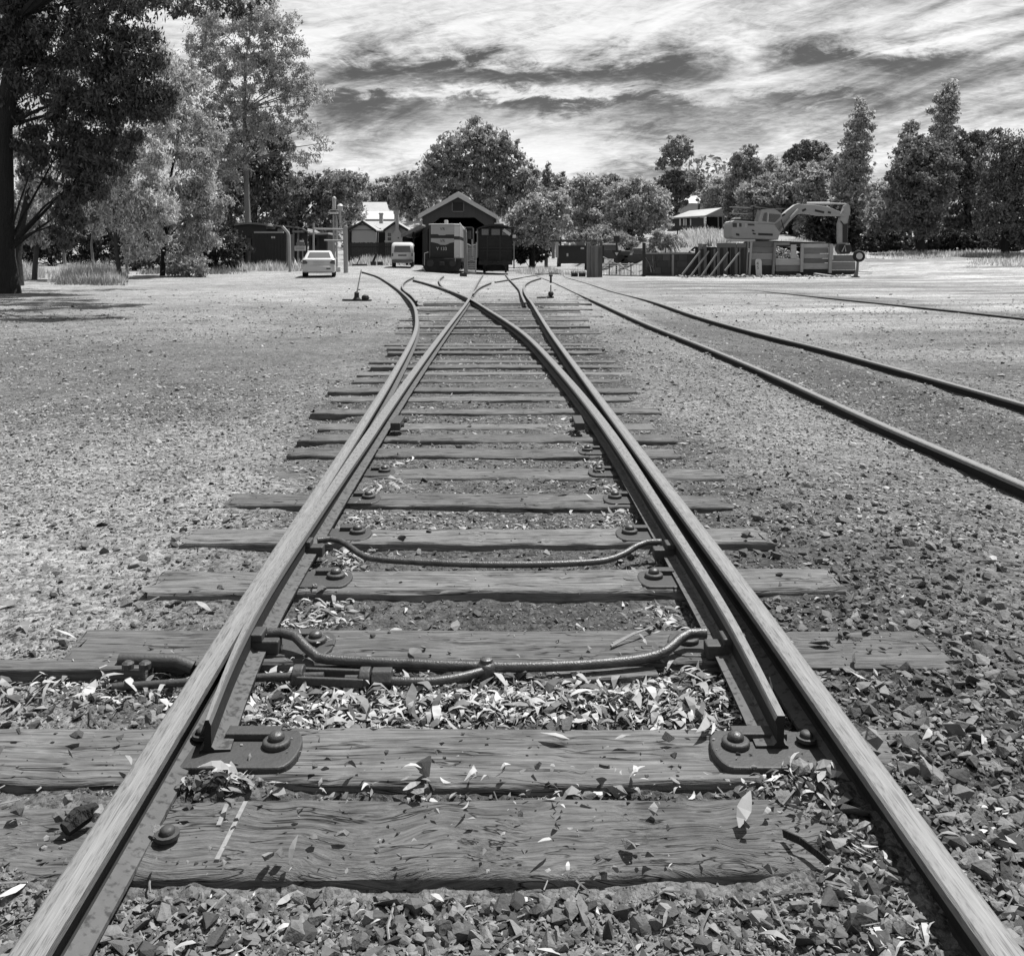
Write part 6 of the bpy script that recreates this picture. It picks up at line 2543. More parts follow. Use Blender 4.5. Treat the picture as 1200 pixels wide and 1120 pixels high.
    a, z1 = px2(858, 280.6, Y0)
    c, z0 = px2(886.5, 282.8, Y0)
    q.box(a, c, Y0 + .3, Y0 + 1.6, z0, z1)
    tag(q.build('pale_slab', 'plate_pale'), 'pale slab lying on top of the wall below the tail of the excavator', 'slab')
    # white gauge board
    bx = GP(889, Y0 - .6)
    t2 = thing('gauge_board', 'pale round topped board marked 4 over 5 leaning on the retaining wall', 'board', bx)
    Yb = Y0 - .45
    q = MB()
    pts = [(886.2, 324.5), (885.2, 307), (885.6, 304.8), (887.5, 303.6), (890.5, 303.6), (892.2, 304.8), (892.6, 307), (893, 324.5)]
    q.prism([px2(a_, c_, Yb) for a_, c_ in pts], Yb, Yb + .05, 'XZ')
    q.build('plate', 'digger_pale', t2)
    text_mesh('4', .34, 'digit', 'black_paint', t2, (px2(887.6, 0, Yb)[0] + .01, Yb - .004, px2(0, 309.0, Yb)[1]))
    text_mesh('5', .34, 'digit', 'black_paint', t2, (px2(887.9, 0, Yb)[0] + .01, Yb - .004, px2(0, 313.8, Yb)[1]))
    # fallen planks
    for i, ((a, c), (d, e), lab) in enumerate((((955, 320.2), (974, 327.2), 'pale plank lying aslant on the rubble in front of the wall'), ((992, 318.2), (1022, 323.6), 'pale plank lying on the ground behind the round disc post'))):
        q = MB()
        Yp = Y0 - (2.6 if i == 0 else .3)
        p0, p1 = P(a, c, Yp + 1.2), P(d, e, Yp)
        p0.z = float(H(p0.x, p0.y)) + .22
        p1.z = float(H(p1.x, p1.y)) + .10
        q.beam(p0, p1, .26, .06)
        tag(q.build('fallen_plank', 'plate_pale'), lab, 'plank', 'fallen planks by the wall')
    # disc on a short flared post
    Yd = 62.0
    bd = GP(1003.5, Yd)
    t3 = thing('points_indicator', 'black rimmed round disc with pale centre on a short flared post', 'indicator', bd)
    c = P(1006.5, 300.2, Yd)
    q = MB()
    q.lathe((c.x, Yd, c.z), [(.24, -.10), (.34, -.12), (.41, -.06), (.41, .06), (.34, .12), (.05, .13)], 24, 'Y')
    q.build('rim', 'rubber', t3, smooth=40)
    q = MB()
    q.lathe((c.x, Yd, c.z), [(.02, -.115), (.22, -.11), (.235, -.09), (.235, -.05)], 20, 'Y')
    q.build('face', 'plate_pale', t3, smooth=40)
    q = MB()
    q.tube([P(1002.2, 326, Yd), P(1003.2, 322, Yd), P(1004.6, 316, Yd), P(1005, 309, Yd), P(1005.4, 304, Yd)], [.20, .13, .09, .085, .08], 10)
    q.build('post', 'post_grey', t3, smooth=60)
    q = MB()
    q.lathe((bd.x - .05, Yd, bd.z - .03), [(.34, 0), (.30, .05), (.22, .10)], 12)
    q.build('base', 'fence_dark', t3)


retaining_wall()


# ------------------------------------------------------------------ excavator
def excavator():
    Y0 = 69.0
    k = Y0 / F

    def X(px):
        return (px - 600) * k

    def Z(py):
        return ZC - (py - HZ) * k
    b = Vector((X(890), Y0, Z(288.5)))
    t = thing('excavator', 'grey tracked excavator above the wall with its boom reaching right', 'excavator', b)

    def pr(nm, pts, d0, d1, m, par=None, bevel=0.0):
        q = MB()
        q.prism([(X(a), Z(c)) for a, c in pts], Y0 + d0, Y0 + d1, 'XZ')
        return q.build(nm, m, par or t, bevel=bevel)
    up = pr('upper_body', [(857.5, 277.5), (857, 266), (857.8, 261.5), (860, 259.4), (907.5, 262.8), (909.5, 266), (914, 273), (912, 281.2), (880, 280.2), (860, 279.4)], 0, 2.6, 'digger_paint', None, .05)
    pr('top_edge', [(858.6, 259.8), (860.5, 258.3), (907.5, 261.4), (909, 262.9), (907.5, 262.7), (860, 259.4)], -.02, 2.62, 'digger_pale', up)  # sunlight along the top of the body, put in as a paler strip
    for (a, c, d, e) in ((858.5, 261.2, 863.4, 266.4), (866.2, 261.6, 869, 266), (876.5, 262.2, 884, 264.6)):
        pr('grille', [(a, c), (d, c + .3), (d, e), (a, e - .2)], -.02, -.002, 'house_dark', up)
    for (a, c, d) in ((864.2, 261.2, 865.8), (873.2, 261.8, 875.3)):
        pr('pale_stripe', [(a, c), (d, c), (d - .3, c + 5), (a - .4, c + 5)], -.02, -.002, 'tin_pale', up)
    for (a, c, d, e) in ((888.5, 273.2, 905.5, 275.8), (881, 269.2, 884, 271), (882, 272.8, 885.5, 274.6), (862.5, 273.4, 866.4, 276)):
        pr('slot', [(a, c), (d, c + .8), (d, e + .6), (a, e)], -.02, -.002, 'black_paint', up)
    pr('engine_cover', [(862, 258.4), (864, 255.4), (870, 255.2), (884, 257.4), (885, 259.8)], .5, 2.1, 'black_paint', up, .03)
    pr('exhaust_lid', [(862, 256.6), (863.5, 254.4), (870, 254.6), (869.5, 256.4)], .45, 1.4, 'tin_pale', up, .02)
    # cab
    cab = pr('cab', [(888, 260.8), (892.2, 245.4), (907, 244), (915.5, 250.2), (917, 256), (908, 262.6)], -.05, 1.15, 'digger_paint', t, .03)
    pr('window', [(893, 259.2), (894.8, 251), (896.2, 249.5), (898.6, 249.4), (897.8, 259.8)], -.07, -.052, 'glass_dark', cab)
    pr('window', [(900, 260), (900.8, 250.6), (914, 251.6), (914.4, 254), (908, 260.8)], -.07, -.052, 'glass_dark', cab)
    pr('door_post', [(899, 260.4), (899.6, 249.4), (900.6, 249.4), (900, 260.4)], -.09, -.052, 'digger_pale', cab)
    # flat roof guard over the cab and two forks lying behind
    pr('roof_guard', [(884, 241.2), (886, 239.9), (921, 243.4), (921, 244.6), (905, 243.2), (886, 241.6)], -.2, 1.4, 'black_paint', cab)
    for a in (883.2, 908):
        q = MB()
        q.tube([(X(a), Y0 + .2, Z(261 if a > 900 else 258)), (X(a + 1), Y0 + .2, Z(241))], .05, 6)
        q.build('guard_post', 'black_paint', cab)
    for c in (242.2, 249.8):
        q = MB()
        q.tube([(X(860), Y0 + 1.4, Z(c - .6)), (X(889), Y0 + .9, Z(c + 1.4))], .07, 6)
        q.build('handrail', 'post_grey', cab)
    # boom
    boom = pr('boom', [(909.5, 281), (907, 268), (910, 263.8), (917, 256.6), (926.5, 247.2), (936, 240.2), (942, 238.4), (960, 239.4), (975, 241.6), (990, 247.5), (996, 250.5), (995.5, 253), (986, 252.6), (965, 252), (947, 249.4), (938.5, 251), (930, 259), (918, 274), (915, 281)], .9, 1.5, 'digger_paint', t, .03)
    pr('sunlit_edge', [(917.5, 255.6), (926.5, 246.4), (936, 239.3), (942, 237.4), (942, 238.3), (936, 240.1), (926.8, 247.1), (918.2, 256)], .88, 1.52, 'digger_pale', boom)  # bright sunlit top of the boom, painted as a paler strip
    for (a, c, d, e) in ((917, 254.5, 924, 250.2), (944.5, 246.6, 949, 244.4), (959.5, 246, 970.5, 248.4), (975, 248, 978.5, 248.9)):
        q = MB()
        q.beam((X(a), Y0 + .885, Z(c)), (X(d), Y0 + .885, Z(e)), .012, .16, up=(0, 0, 1))
        q.build('marking', 'black_paint', boom)
    # rams
    q = MB()
    q.tube([(X(951.5), Y0 + 1.2, Z(237.4)), (X(979), Y0 + 1.2, Z(237.2))], .10, 8)
    q.build('ram_barrel', 'white_paint', boom)
    q = MB()
    q.tube([(X(979), Y0 + 1.2, Z(237.4)), (X(998), Y0 + 1.2, Z(238.2))], .06, 8)
    q.build('ram_rod', 'tin_pale', boom)
    q = MB()
    q.tube([(X(918), Y0 + .75, Z(269)), (X(938), Y0 + .75, Z(245.5))], .09, 8)
    q.build('ram_barrel', 'digger_paint', boom)
    q = MB()
    q.tube([(X(929), Y0 + .68, Z(254.4)), (X(938.5), Y0 + .68, Z(244.5))], .05, 8)
    q.build('ram_rod', 'white_paint', boom)
    q = MB()
    q.tube([(X(908.5), Y0 + .6, Z(265)), (X(917.5), Y0 + .6, Z(255)), (X(921.5), Y0 + .6, Z(268))], .04, 6)
    q.build('hose', 'black_paint', boom)
    # dipper arm
    arm = pr('arm', [(998.3, 237.6), (1001.5, 240), (1002.6, 246), (1002, 252), (999.5, 258), (999.5, 268), (999, 287), (995, 290), (989.5, 289), (988, 283), (987.8, 262), (990, 255), (992.6, 250), (993, 246), (995, 241)], 1.0, 1.4, 'digger_paint', t, .03)
    pr('dark_plate', [(993, 262), (999, 262), (998.6, 284), (993, 284)], .96, .998, 'black_paint', arm)
    q = MB()
    q.tube([(X(990.5), Y0 + .95, Z(258.5)), (X(994), Y0 + .95, Z(263)), (X(1000), Y0 + .95, Z(261.5)), (X(1001.5), Y0 + .95, Z(252))], .045, 6)
    q.build('hose', 'black_paint', arm)
    q = MB()
    q.tube([(X(989.5), Y0 + .9, Z(250)), (X(993.5), Y0 + .9, Z(244))], .05, 6)
    q.build('link_pin', 'white_paint', arm)
    pr('grab', [(987.5, 286), (1001, 286), (1002.5, 292), (1000, 297.5), (990, 298), (986.5, 293)], .7, 1.6, 'black_paint', arm, .06)
    q = MB()
    q.tube([(X(990), Y0 + .6, Z(295)), (X(993.5), Y0 + .6, Z(288)), (X(994.5), Y0 + .6, Z(295))], .05, 6)
    q.build('grab_hose', 'tin_pale', arm)
    # tracks
    for nm, d0 in (('near', -.1), ('far', 2.0)):
        tr = pr('track', [(884, 281.4), (968, 284.2), (973, 286.4), (973, 289.6), (969, 291), (886, 291), (881, 288.5), (881, 283.5)], d0, d0 + .6, 'black_paint', t, .05)
        for i in range(6):
            q = MB()
            q.cyl((X(888 + i * 16), Y0 + d0 - .03, Z(287.2)), .2, 0, .028, 12, 'Y')
            q.build('track_wheel', 'fence_dark', tr)


excavator()

# ------------------------------------------------------------------ trees
def leaf_cloud(C, RAD, n, L, W, droop, seed):
    """n little leaf faces gathered in clumps inside the given ellipsoids"""
    r = np.random.default_rng(seed)
    vol = np.array([a * c for (a, b_, c) in RAD])
    vol = vol / vol.sum()
    cl_c, cl_r, wts = [], [], []
    for i in range(len(C)):
        a, b_, c = RAD[i]
        cr = .17 * math.sqrt(a * c) + .10
        m = max(7, int(1.5 * a * c / (cr * cr)))
        d = r.normal(0, 1, (m, 3))
        d /= np.linalg.norm(d, axis=1)[:, None]
        d *= (r.uniform(0, 1, m) ** (1 / 2.6) * r.uniform(.78, 1.24, m))[:, None]
        cl_c.append(np.array(C[i])[None] + d * np.array([a, b_, c])[None])
        cl_r.append(np.full(m, cr) * r.uniform(.4, 1.5, m))
        wts.append(np.full(m, vol[i] / m))
    cc, cr, w = np.concatenate(cl_c), np.concatenate(cl_r), np.concatenate(wts)
    w = w * cr ** 1.5
    w /= w.sum()
    k = r.choice(len(cc), n, p=w)
    off = r.normal(0, 1, (n, 3)) * .42
    off[:, 2] *= .8
    p = cc[k] + off * cr[k][:, None]
    lo = r.uniform(0, 1, n) < .12
    j = r.choice(len(C), n, p=vol)
    d = r.normal(0, 1, (n, 3))
    d *= ((r.uniform(0, 1, n) ** .45) / np.linalg.norm(d, axis=1))[:, None]
    p = np.where(lo[:, None], np.array(C)[j] + d * np.array(RAD)[j] * 1.05, p)
    ax = r.normal(0, 1, (n, 3))
    ax[:, 2] -= droop * 1.6
    ax /= np.linalg.norm(ax, axis=1)[:, None]
    t = r.normal(0, 1, (n, 3))
    b2 = np.cross(ax, t)
    b2 /= np.linalg.norm(b2, axis=1)[:, None] + 1e-9
    ll = L * r.uniform(.6, 1.4, n)[:, None]
    ww = W * r.uniform(.6, 1.4, n)[:, None]
    V = np.stack([p - ax * ll / 2, p + b2 * ww / 2 + ax * ll * .05, p + ax * ll / 2, p - b2 * ww / 2 + ax * ll * .05], 1).reshape(-1, 3)
    Fq = np.arange(n * 4).reshape(n, 4)
    return V, Fq, cc


TREE_N = [0]


def tree(name, label, Y, trunk, blobs, n, leaf, mat_='foliage_mid', bark='bark_mid', droop=.5, group=None, cat='tree', depth=.9, spread=.25, limbs=None, twigs=0.10, base_z=None):
    """trunk: [(px, py, radius m), ...] from the ground up; blobs: (px, py, half width px, half height px)"""
    TREE_N[0] += 1
    seed = 100 + TREE_N[0]
    r = np.random.default_rng(seed)
    tp = [P(a, b, Y) for a, b, _ in trunk]
    gz = float(H(tp[0].x, Y)) if base_z is None else base_z
    tp[0].z = min(tp[0].z, gz) if tp[0].z > gz - 1.5 else gz
    tr = [c for _, _, c in trunk]
    root = thing(name, label, cat, Vector((tp[0].x, Y, gz)), group)
    C, RAD = [], []
    for bl in blobs:
        cx, cy, rx, ry = bl[:4]
        yb = bl[4] if len(bl) > 4 else Y
        a, c = rx * yb / F, ry * yb / F
        yy = yb + r.uniform(-spread, spread) * a * 2
        p = P(cx, cy, yy)
        C.append((p.x, p.y, p.z))
        RAD.append((a, a * depth, c))
    if Y > 60:
        RAD = [(a * 1.10, b_ * 1.10, c * 1.10) for (a, b_, c) in RAD]
        n, leaf = int(n * 1.45), (leaf[0] * .86, leaf[1] * .86)
    V, Fq, cc = leaf_cloud(C, RAD, n, leaf[0], leaf[1], droop, seed)
    org = V.mean(0)
    o = link('crown', arr_mesh('crown', V - org, Fq), mat_, root)
    o.location = Vector(org) - root.location
    m_ = MB()
    m_.tube([tp[0] - Vector((0, 0, .3))] + tp, [tr[0] * 1.25] + tr, 8)
    # limbs to each mass of leaves, twigs to some of the clumps
    for i, c in enumerate(C):
        c = Vector(c)
        j = min(range(len(tp)), key=lambda q: (tp[q] - c).length + (3 if tp[q].z > c.z - .2 else 0))
        s = tp[j]
        if (s - c).length < .4:
            continue
        mid = s.lerp(c, .5) + Vector((r.normal(0, .1), r.normal(0, .1), .12)) * (c - s).length * .5
        rr = max(.02, min(tr[j] * .5, .010 + .007 * (c - s).length + .06 * tr[j]))
        m_.tube([s, s.lerp(mid, .5) + Vector((0, 0, .04)), mid, c], [rr, rr * .85, rr * .65, rr * .3], 5, caps=False)
    pick = r.choice(len(cc), max(4, int(len(cc) * twigs)), replace=False)
    Cn = np.array(C)
    for q in pick:
        p = Vector(cc[q])
        j = int(np.argmin(((Cn - cc[q]) ** 2).sum(1)))
        s = Vector(C[j])
        if (p - s).length > .2:
            m_.tube([s, s.lerp(p, .5) + Vector((0, 0, .1)), p], [.012 * Y / 30, .009 * Y / 30, .004 * Y / 30], 4, caps=False)
    m_.build('trunk', bark, root, smooth=60, fix=False)
    return root


G1 = 'gum trees along the left edge of the yard'
# the big gum hanging over the left, its shade put into the dark leaf colour
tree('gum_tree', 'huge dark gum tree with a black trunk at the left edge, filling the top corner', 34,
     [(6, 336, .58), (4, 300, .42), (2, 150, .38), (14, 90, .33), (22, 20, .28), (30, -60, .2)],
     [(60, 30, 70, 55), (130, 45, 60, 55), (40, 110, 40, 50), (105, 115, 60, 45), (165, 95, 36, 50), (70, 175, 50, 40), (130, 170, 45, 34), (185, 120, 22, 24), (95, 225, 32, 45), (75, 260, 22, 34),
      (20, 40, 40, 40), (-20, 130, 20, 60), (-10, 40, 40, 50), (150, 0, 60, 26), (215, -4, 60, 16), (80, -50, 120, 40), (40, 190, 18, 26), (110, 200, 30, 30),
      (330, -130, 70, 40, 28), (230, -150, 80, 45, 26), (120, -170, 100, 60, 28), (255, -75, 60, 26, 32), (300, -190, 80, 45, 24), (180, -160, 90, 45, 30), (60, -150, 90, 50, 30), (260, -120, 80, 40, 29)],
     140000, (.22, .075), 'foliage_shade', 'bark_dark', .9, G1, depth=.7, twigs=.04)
tree('gum_tree', 'high leafy bough of a gum hanging into the top edge, left of the open sky', 40,
     [(-60, 338, .35), (-20, 100, .3), (60, -40, .22), (190, -20, .12)],
     [(255, 2, 45, 12), (175, -6, 50, 16), (278, 12, 14, 10), (210, 12, 18, 8), (310, -2, 18, 10)], 3200, (.22, .07), 'foliage_black', 'bark_dark', 1.0, G1)
tree('gum_tree', 'slim grey leaved tree between the black trunk and the hanging dark boughs', 46,
     [(40, 330, .14), (44, 270, .11), (46, 220, .08)],
     [(40, 200, 22, 34), (30, 250, 20, 30), (50, 262, 18, 30), (22, 170, 16, 26), (60, 225, 16, 24)], 9000, (.22, .07), 'foliage_grey', 'bark_mid', .9, G1)
tree('gum_tree', 'stooping trunk with few leaves beside the big black trunk', 40,
     [(20, 335, .30), (18, 300, .26), (26, 260, .16), (34, 220, .10)], [(30, 225, 14, 22), (14, 270, 9, 22), (40, 190, 16, 16)], 3000, (.2, .065), 'foliage_mid', 'bark_dark', .9, G1)
tree('gum_tree', 'pale feathery gum with slender forked trunks left of the old wagon', 48,
     [(142, 336, .13), (136, 290, .11), (134, 240, .09), (128, 190, .06)],
     [(140, 160, 34, 34), (165, 190, 34, 36), (130, 215, 30, 34), (155, 245, 30, 34), (178, 140, 26, 30), (120, 250, 22, 26), (185, 235, 26, 34), (170, 285, 22, 24), (200, 90, 24, 34), (186, 60, 18, 22)],
     38000, (.22, .07), 'foliage_pale', 'bark_mid', .9, G1)
tree('gum_tree', 'bushy grey gum with a dark forked stem right of the pale feathery gum', 52,
     [(190, 333, .17), (192, 285, .14), (196, 230, .1), (205, 180, .07)],
     [(205, 150, 28, 36), (225, 185, 30, 36), (215, 230, 34, 34), (240, 235, 24, 30), (195, 270, 26, 30), (232, 275, 22, 26), (215, 305, 22, 20), (220, 105, 22, 30), (245, 160, 20, 30)],
     36000, (.23, .075), 'foliage_grey', 'bark_dark', .9, G1)
tree('gum_tree', 'tall airy gum with open branches against the sky above the tin hut', 72,
     [(291, 318, .27), (290, 250, .24), (288, 190, .20), (286, 130, .15), (288, 70, .10)],
     [(250, 30, 34, 22), (300, 22, 34, 22), (275, 60, 40, 22), (325, 55, 26, 20), (340, 80, 26, 18), (305, 95, 30, 20), (250, 85, 26, 24), (360, 95, 14, 14), (370, 108, 18, 13), (345, 125, 24, 14), (385, 110, 9, 8),
      (378, 168, 14, 9), (360, 150, 16, 14), (350, 185, 16, 12), (366, 182, 12, 10), (270, 125, 30, 30), (300, 140, 22, 18), (240, 130, 20, 26), (300, 5, 24, 14), (232, 55, 18, 18), (320, 150, 24, 20), (255, 165, 26, 26), (285, 175, 26, 22), (330, 30, 22, 16), (262, 205, 26, 24), (225, 100, 18, 24), (335, 105, 24, 16), (312, 75, 24, 16)],
     42000, (.30, .105), 'foliage_grey', 'bark_pale', .7, G1, twigs=.35)
tree('gum_tree', 'dense dark lower crown of a gum standing directly behind the tin hut', 76,
     [(296, 312, .3), (298, 260, .25), (302, 200, .2)],
     [(300, 165, 26, 26), (320, 180, 22, 26), (290, 200, 26, 24), (325, 215, 20, 22), (300, 235, 26, 20), (272, 225, 20, 22), (262, 260, 24, 20), (318, 245, 16, 14)],
     20000, (.42, .17), 'foliage_dark', 'bark_mid', .7, G1)
tree('bush', 'dark mass of scrub in the shade left of the old wagon body', 62, [(245, 322, .12), (246, 300, .1)],
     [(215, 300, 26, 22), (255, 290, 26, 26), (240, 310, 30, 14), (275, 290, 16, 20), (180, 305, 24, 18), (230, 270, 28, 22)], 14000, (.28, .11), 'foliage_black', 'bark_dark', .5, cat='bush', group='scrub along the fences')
tree('bush', 'low grey bush at the foot of the forked gum trunks', 50, [(222, 328, .05), (222, 318, .04)], [(220, 314, 14, 14), (234, 312, 12, 14), (206, 318, 12, 10)], 3500, (.17, .06), 'foliage_mid', 'bark_mid', .4, cat='bush', group='scrub along the fences')
for i, (x, y0, y1, y_, lab) in enumerate(((77, 316, 262, 60, 'thin bare trunk left of the pale dry grass'), (110, 312, 262, 64, 'thin upright trunk rising from the bright dry grass'), (150, 322, 280, 56, 'slim leaning trunk beside the forked pale gum'))):
    tree('gum_sapling', lab, y_, [(x, y0, .11), (x - 3, (y0 + y1) / 2, .09), (x - 6 + 6 * i, y1, .07)], [(x - 4, y1 - 8, 13, 14), (x + 6, y1 + 6, 9, 12)], 2200, (.24, .08), 'foliage_mid', 'bark_pale', .9, 'thin saplings behind the dry grass')

tree('bush', 'long dark scrub behind the dry grass on the far left', 78, [(60, 306, .1), (60, 296, .1)], [(-20, 290, 24, 16), (15, 286, 24, 18), (50, 288, 22, 14), (85, 284, 22, 16), (118, 286, 22, 18), (150, 284, 22, 18), (180, 280, 20, 20), (60, 268, 30, 14), (120, 262, 30, 16), (-10, 303, 26, 9), (30, 301, 26, 9), (75, 300, 22, 8), (110, 303, 24, 8), (150, 304, 26, 9), (190, 304, 24, 9)], 26000, (.34, .15), 'foliage_black', 'bark_dark', .4, cat='bush', group='scrub along the fences')
tree('broad_tree', 'grey tree filling the gap behind the pale feathery gum', 86, [(110, 305, .2), (110, 260, .16)], [(60, 215, 34, 26), (95, 235, 30, 24), (30, 240, 30, 26), (130, 225, 28, 26), (165, 245, 26, 24), (70, 255, 30, 20), (200, 250, 22, 22)], 20000, (.36, .15), 'foliage_mid', 'bark_mid', .6, G1)

# middle distance, left of the shed
G2 = 'trees behind the yard'
tree('spreading_tree', 'dark spreading tree behind the signal mast', 95, [(350, 305, .3), (352, 260, .25)],
     [(340, 225, 24, 20), (365, 218, 22, 16), (385, 225, 20, 22), (355, 250, 26, 22), (335, 258, 18, 18), (385, 255, 18, 18), (372, 270, 22, 16)], 15000, (.42, .22), 'foliage_dark', 'bark_dark', .4, G2)
tree('spreading_tree', 'leafy tree with a lighter crown right of the signal mast', 112, [(408, 290, .3), (410, 250, .25)],
     [(400, 212, 20, 12), (418, 212, 13, 13), (405, 230, 22, 15), (412, 250, 18, 16), (392, 245, 14, 14)], 9000, (.48, .24), 'foliage_mid', 'bark_mid', .3, G2)
tree('spreading_tree', 'pale leafed tree above the bright house roofs', 185, [(445, 275, .3), (445, 245, .25)],
     [(440, 228, 14, 12), (458, 222, 16, 13), (475, 226, 14, 14), (430, 238, 10, 10), (466, 240, 13, 12)], 6000, (.8, .4), 'foliage_mid', 'bark_mid', .3, G2)
tree('spreading_tree', 'dark round tree touching the left eave of the engine shed', 125, [(480, 290, .3), (482, 250, .25)],
     [(478, 215, 16, 14), (490, 225, 14, 18), (474, 242, 13, 14), (492, 245, 12, 14), (466, 228, 10, 9)], 8000, (.5, .26), 'foliage_mid', 'bark_mid', .3, G2)
tree('gum_tree', 'great rounded gum crown rising behind the engine shed', 120, [(560, 300, .6), (560, 240, .5), (556, 200, .35)],
     [(555, 158, 24, 16), (535, 172, 24, 18), (575, 168, 22, 18), (520, 190, 26, 17), (555, 190, 28, 20), (592, 182, 20, 18), (505, 205, 20, 13), (540, 212, 26, 18), (580, 212, 28, 22), (610, 205, 20, 22), (620, 225, 18, 20),
      (598, 238, 24, 20), (565, 240, 26, 18), (500, 220, 16, 13), (525, 232, 20, 14), (628, 245, 14, 16)],
     34000, (.55, .27), 'foliage_mid', 'bark_pale', .5, G2)
tree('conifer', 'narrow pointed conifer right of the rounded gum', 122, [(640, 290, .25), (641, 230, .18), (642, 195, .05)],
     [(642, 197, 3, 7), (642, 207, 6, 8), (641, 219, 8, 9), (640, 233, 10, 10), (640, 250, 12, 12)], 4500, (.5, .2), 'foliage_mid', 'bark_mid', .2, G2)
tree('bush', 'broad leafy bush crowding the right side of the black wagon', 92, [(625, 300, .2), (625, 280, .15)],
     [(612, 255, 18, 16), (630, 245, 20, 18), (648, 255, 18, 20), (620, 275, 20, 14), (642, 278, 18, 12), (606, 272, 10, 14), (655, 240, 14, 16)], 14000, (.36, .22), 'foliage_grey', 'bark_dark', .3, group='scrub along the fences', cat='bush')
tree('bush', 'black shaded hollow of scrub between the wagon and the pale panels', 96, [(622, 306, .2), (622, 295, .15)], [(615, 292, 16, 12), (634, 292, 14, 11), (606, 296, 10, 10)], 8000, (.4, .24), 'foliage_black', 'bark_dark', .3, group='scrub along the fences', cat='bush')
tree('spreading_tree', 'round grey tree with visible limbs behind the dark container', 100, [(688, 292, .3), (690, 260, .25)],
     [(688, 218, 18, 15), (675, 235, 20, 18), (702, 232, 20, 18), (690, 250, 26, 18), (668, 258, 18, 16), (712, 255, 20, 18), (690, 272, 26, 14)], 17000, (.42, .2), 'foliage_grey', 'bark_dark', .3, G2)
tree('spreading_tree', 'wide pale tree with dark forked limbs behind the give way sign', 96, [(735, 296, .3), (738, 265, .28), (740, 240, .2)],
     [(730, 225, 18, 14), (750, 222, 20, 16), (768, 235, 18, 18), (742, 245, 24, 18), (775, 250, 14, 16), (722, 262, 18, 14), (758, 262, 22, 14), (735, 280, 22, 10)], 17000, (.42, .2), 'foliage_grey', 'bark_dark', .4, G2)
tree('bush', 'leafy shrub over the right end of the dark container', 84, [(700, 300, .1), (700, 290, .08)], [(690, 278, 14, 8), (705, 274, 13, 10), (722, 278, 13, 8), (738, 284, 10, 7), (672, 278, 10, 7)], 6500, (.32, .17), 'foliage_mid', 'bark_dark', .3, group='scrub along the fences', cat='bush')
tree('gum_tree', 'tall thin gum with a small tufted crown on a bare stem', 150, [(792, 270, .28), (793, 225, .22), (794, 200, .16)],
     [(795, 168, 13, 9), (786, 178, 12, 9), (802, 180, 10, 10), (774, 192, 7, 7), (791, 190, 8, 7)], 4200, (.6, .26), 'foliage_mid', 'bark_mid', .6, G2)
tree('spreading_tree', 'black dense tree at the foot of the tall thin gum', 148, [(788, 276, .3), (789, 245, .25)],
     [(790, 208, 12, 9), (782, 220, 14, 12), (800, 218, 14, 12), (788, 236, 15, 12), (784, 252, 10, 12)], 10000, (.6, .32), 'foliage_dark', 'bark_dark', .3, G2)
tree('spreading_tree', 'small tree with broken outline right of the tall thin gum', 170, [(818, 280, .3), (819, 240, .2)],
     [(815, 208, 9, 8), (822, 216, 9, 9), (832, 222, 10, 9), (842, 228, 10, 9), (840, 244, 12, 10), (826, 236, 10, 9)], 6000, (.7, .34), 'foliage_mid', 'bark_mid', .4, G2)
G3 = 'trees behind the excavator'
tree('gum_tree', 'gum with ragged layered crown left of the flat topped pine', 130, [(872, 280, .35), (873, 230, .28), (874, 195, .18)],
     [(878, 177, 10, 7), (870, 188, 13, 8), (884, 192, 10, 8), (862, 198, 9, 9), (872, 205, 15, 10), (890, 208, 12, 9), (860, 215, 10, 9)], 7000, (.6, .26), 'foliage_mid', 'bark_mid', .6, G3)
tree('pine_tree', 'dark flat topped pine on the skyline behind the excavator', 150, [(945, 280, .4), (946, 220, .3), (948, 190, .2)],
     [(950, 174, 18, 8), (935, 182, 14, 8), (960, 184, 14, 9), (928, 192, 9, 7), (945, 200, 20, 10)], 9000, (.6, .3), 'foliage_dark', 'bark_dark', .2, G3)
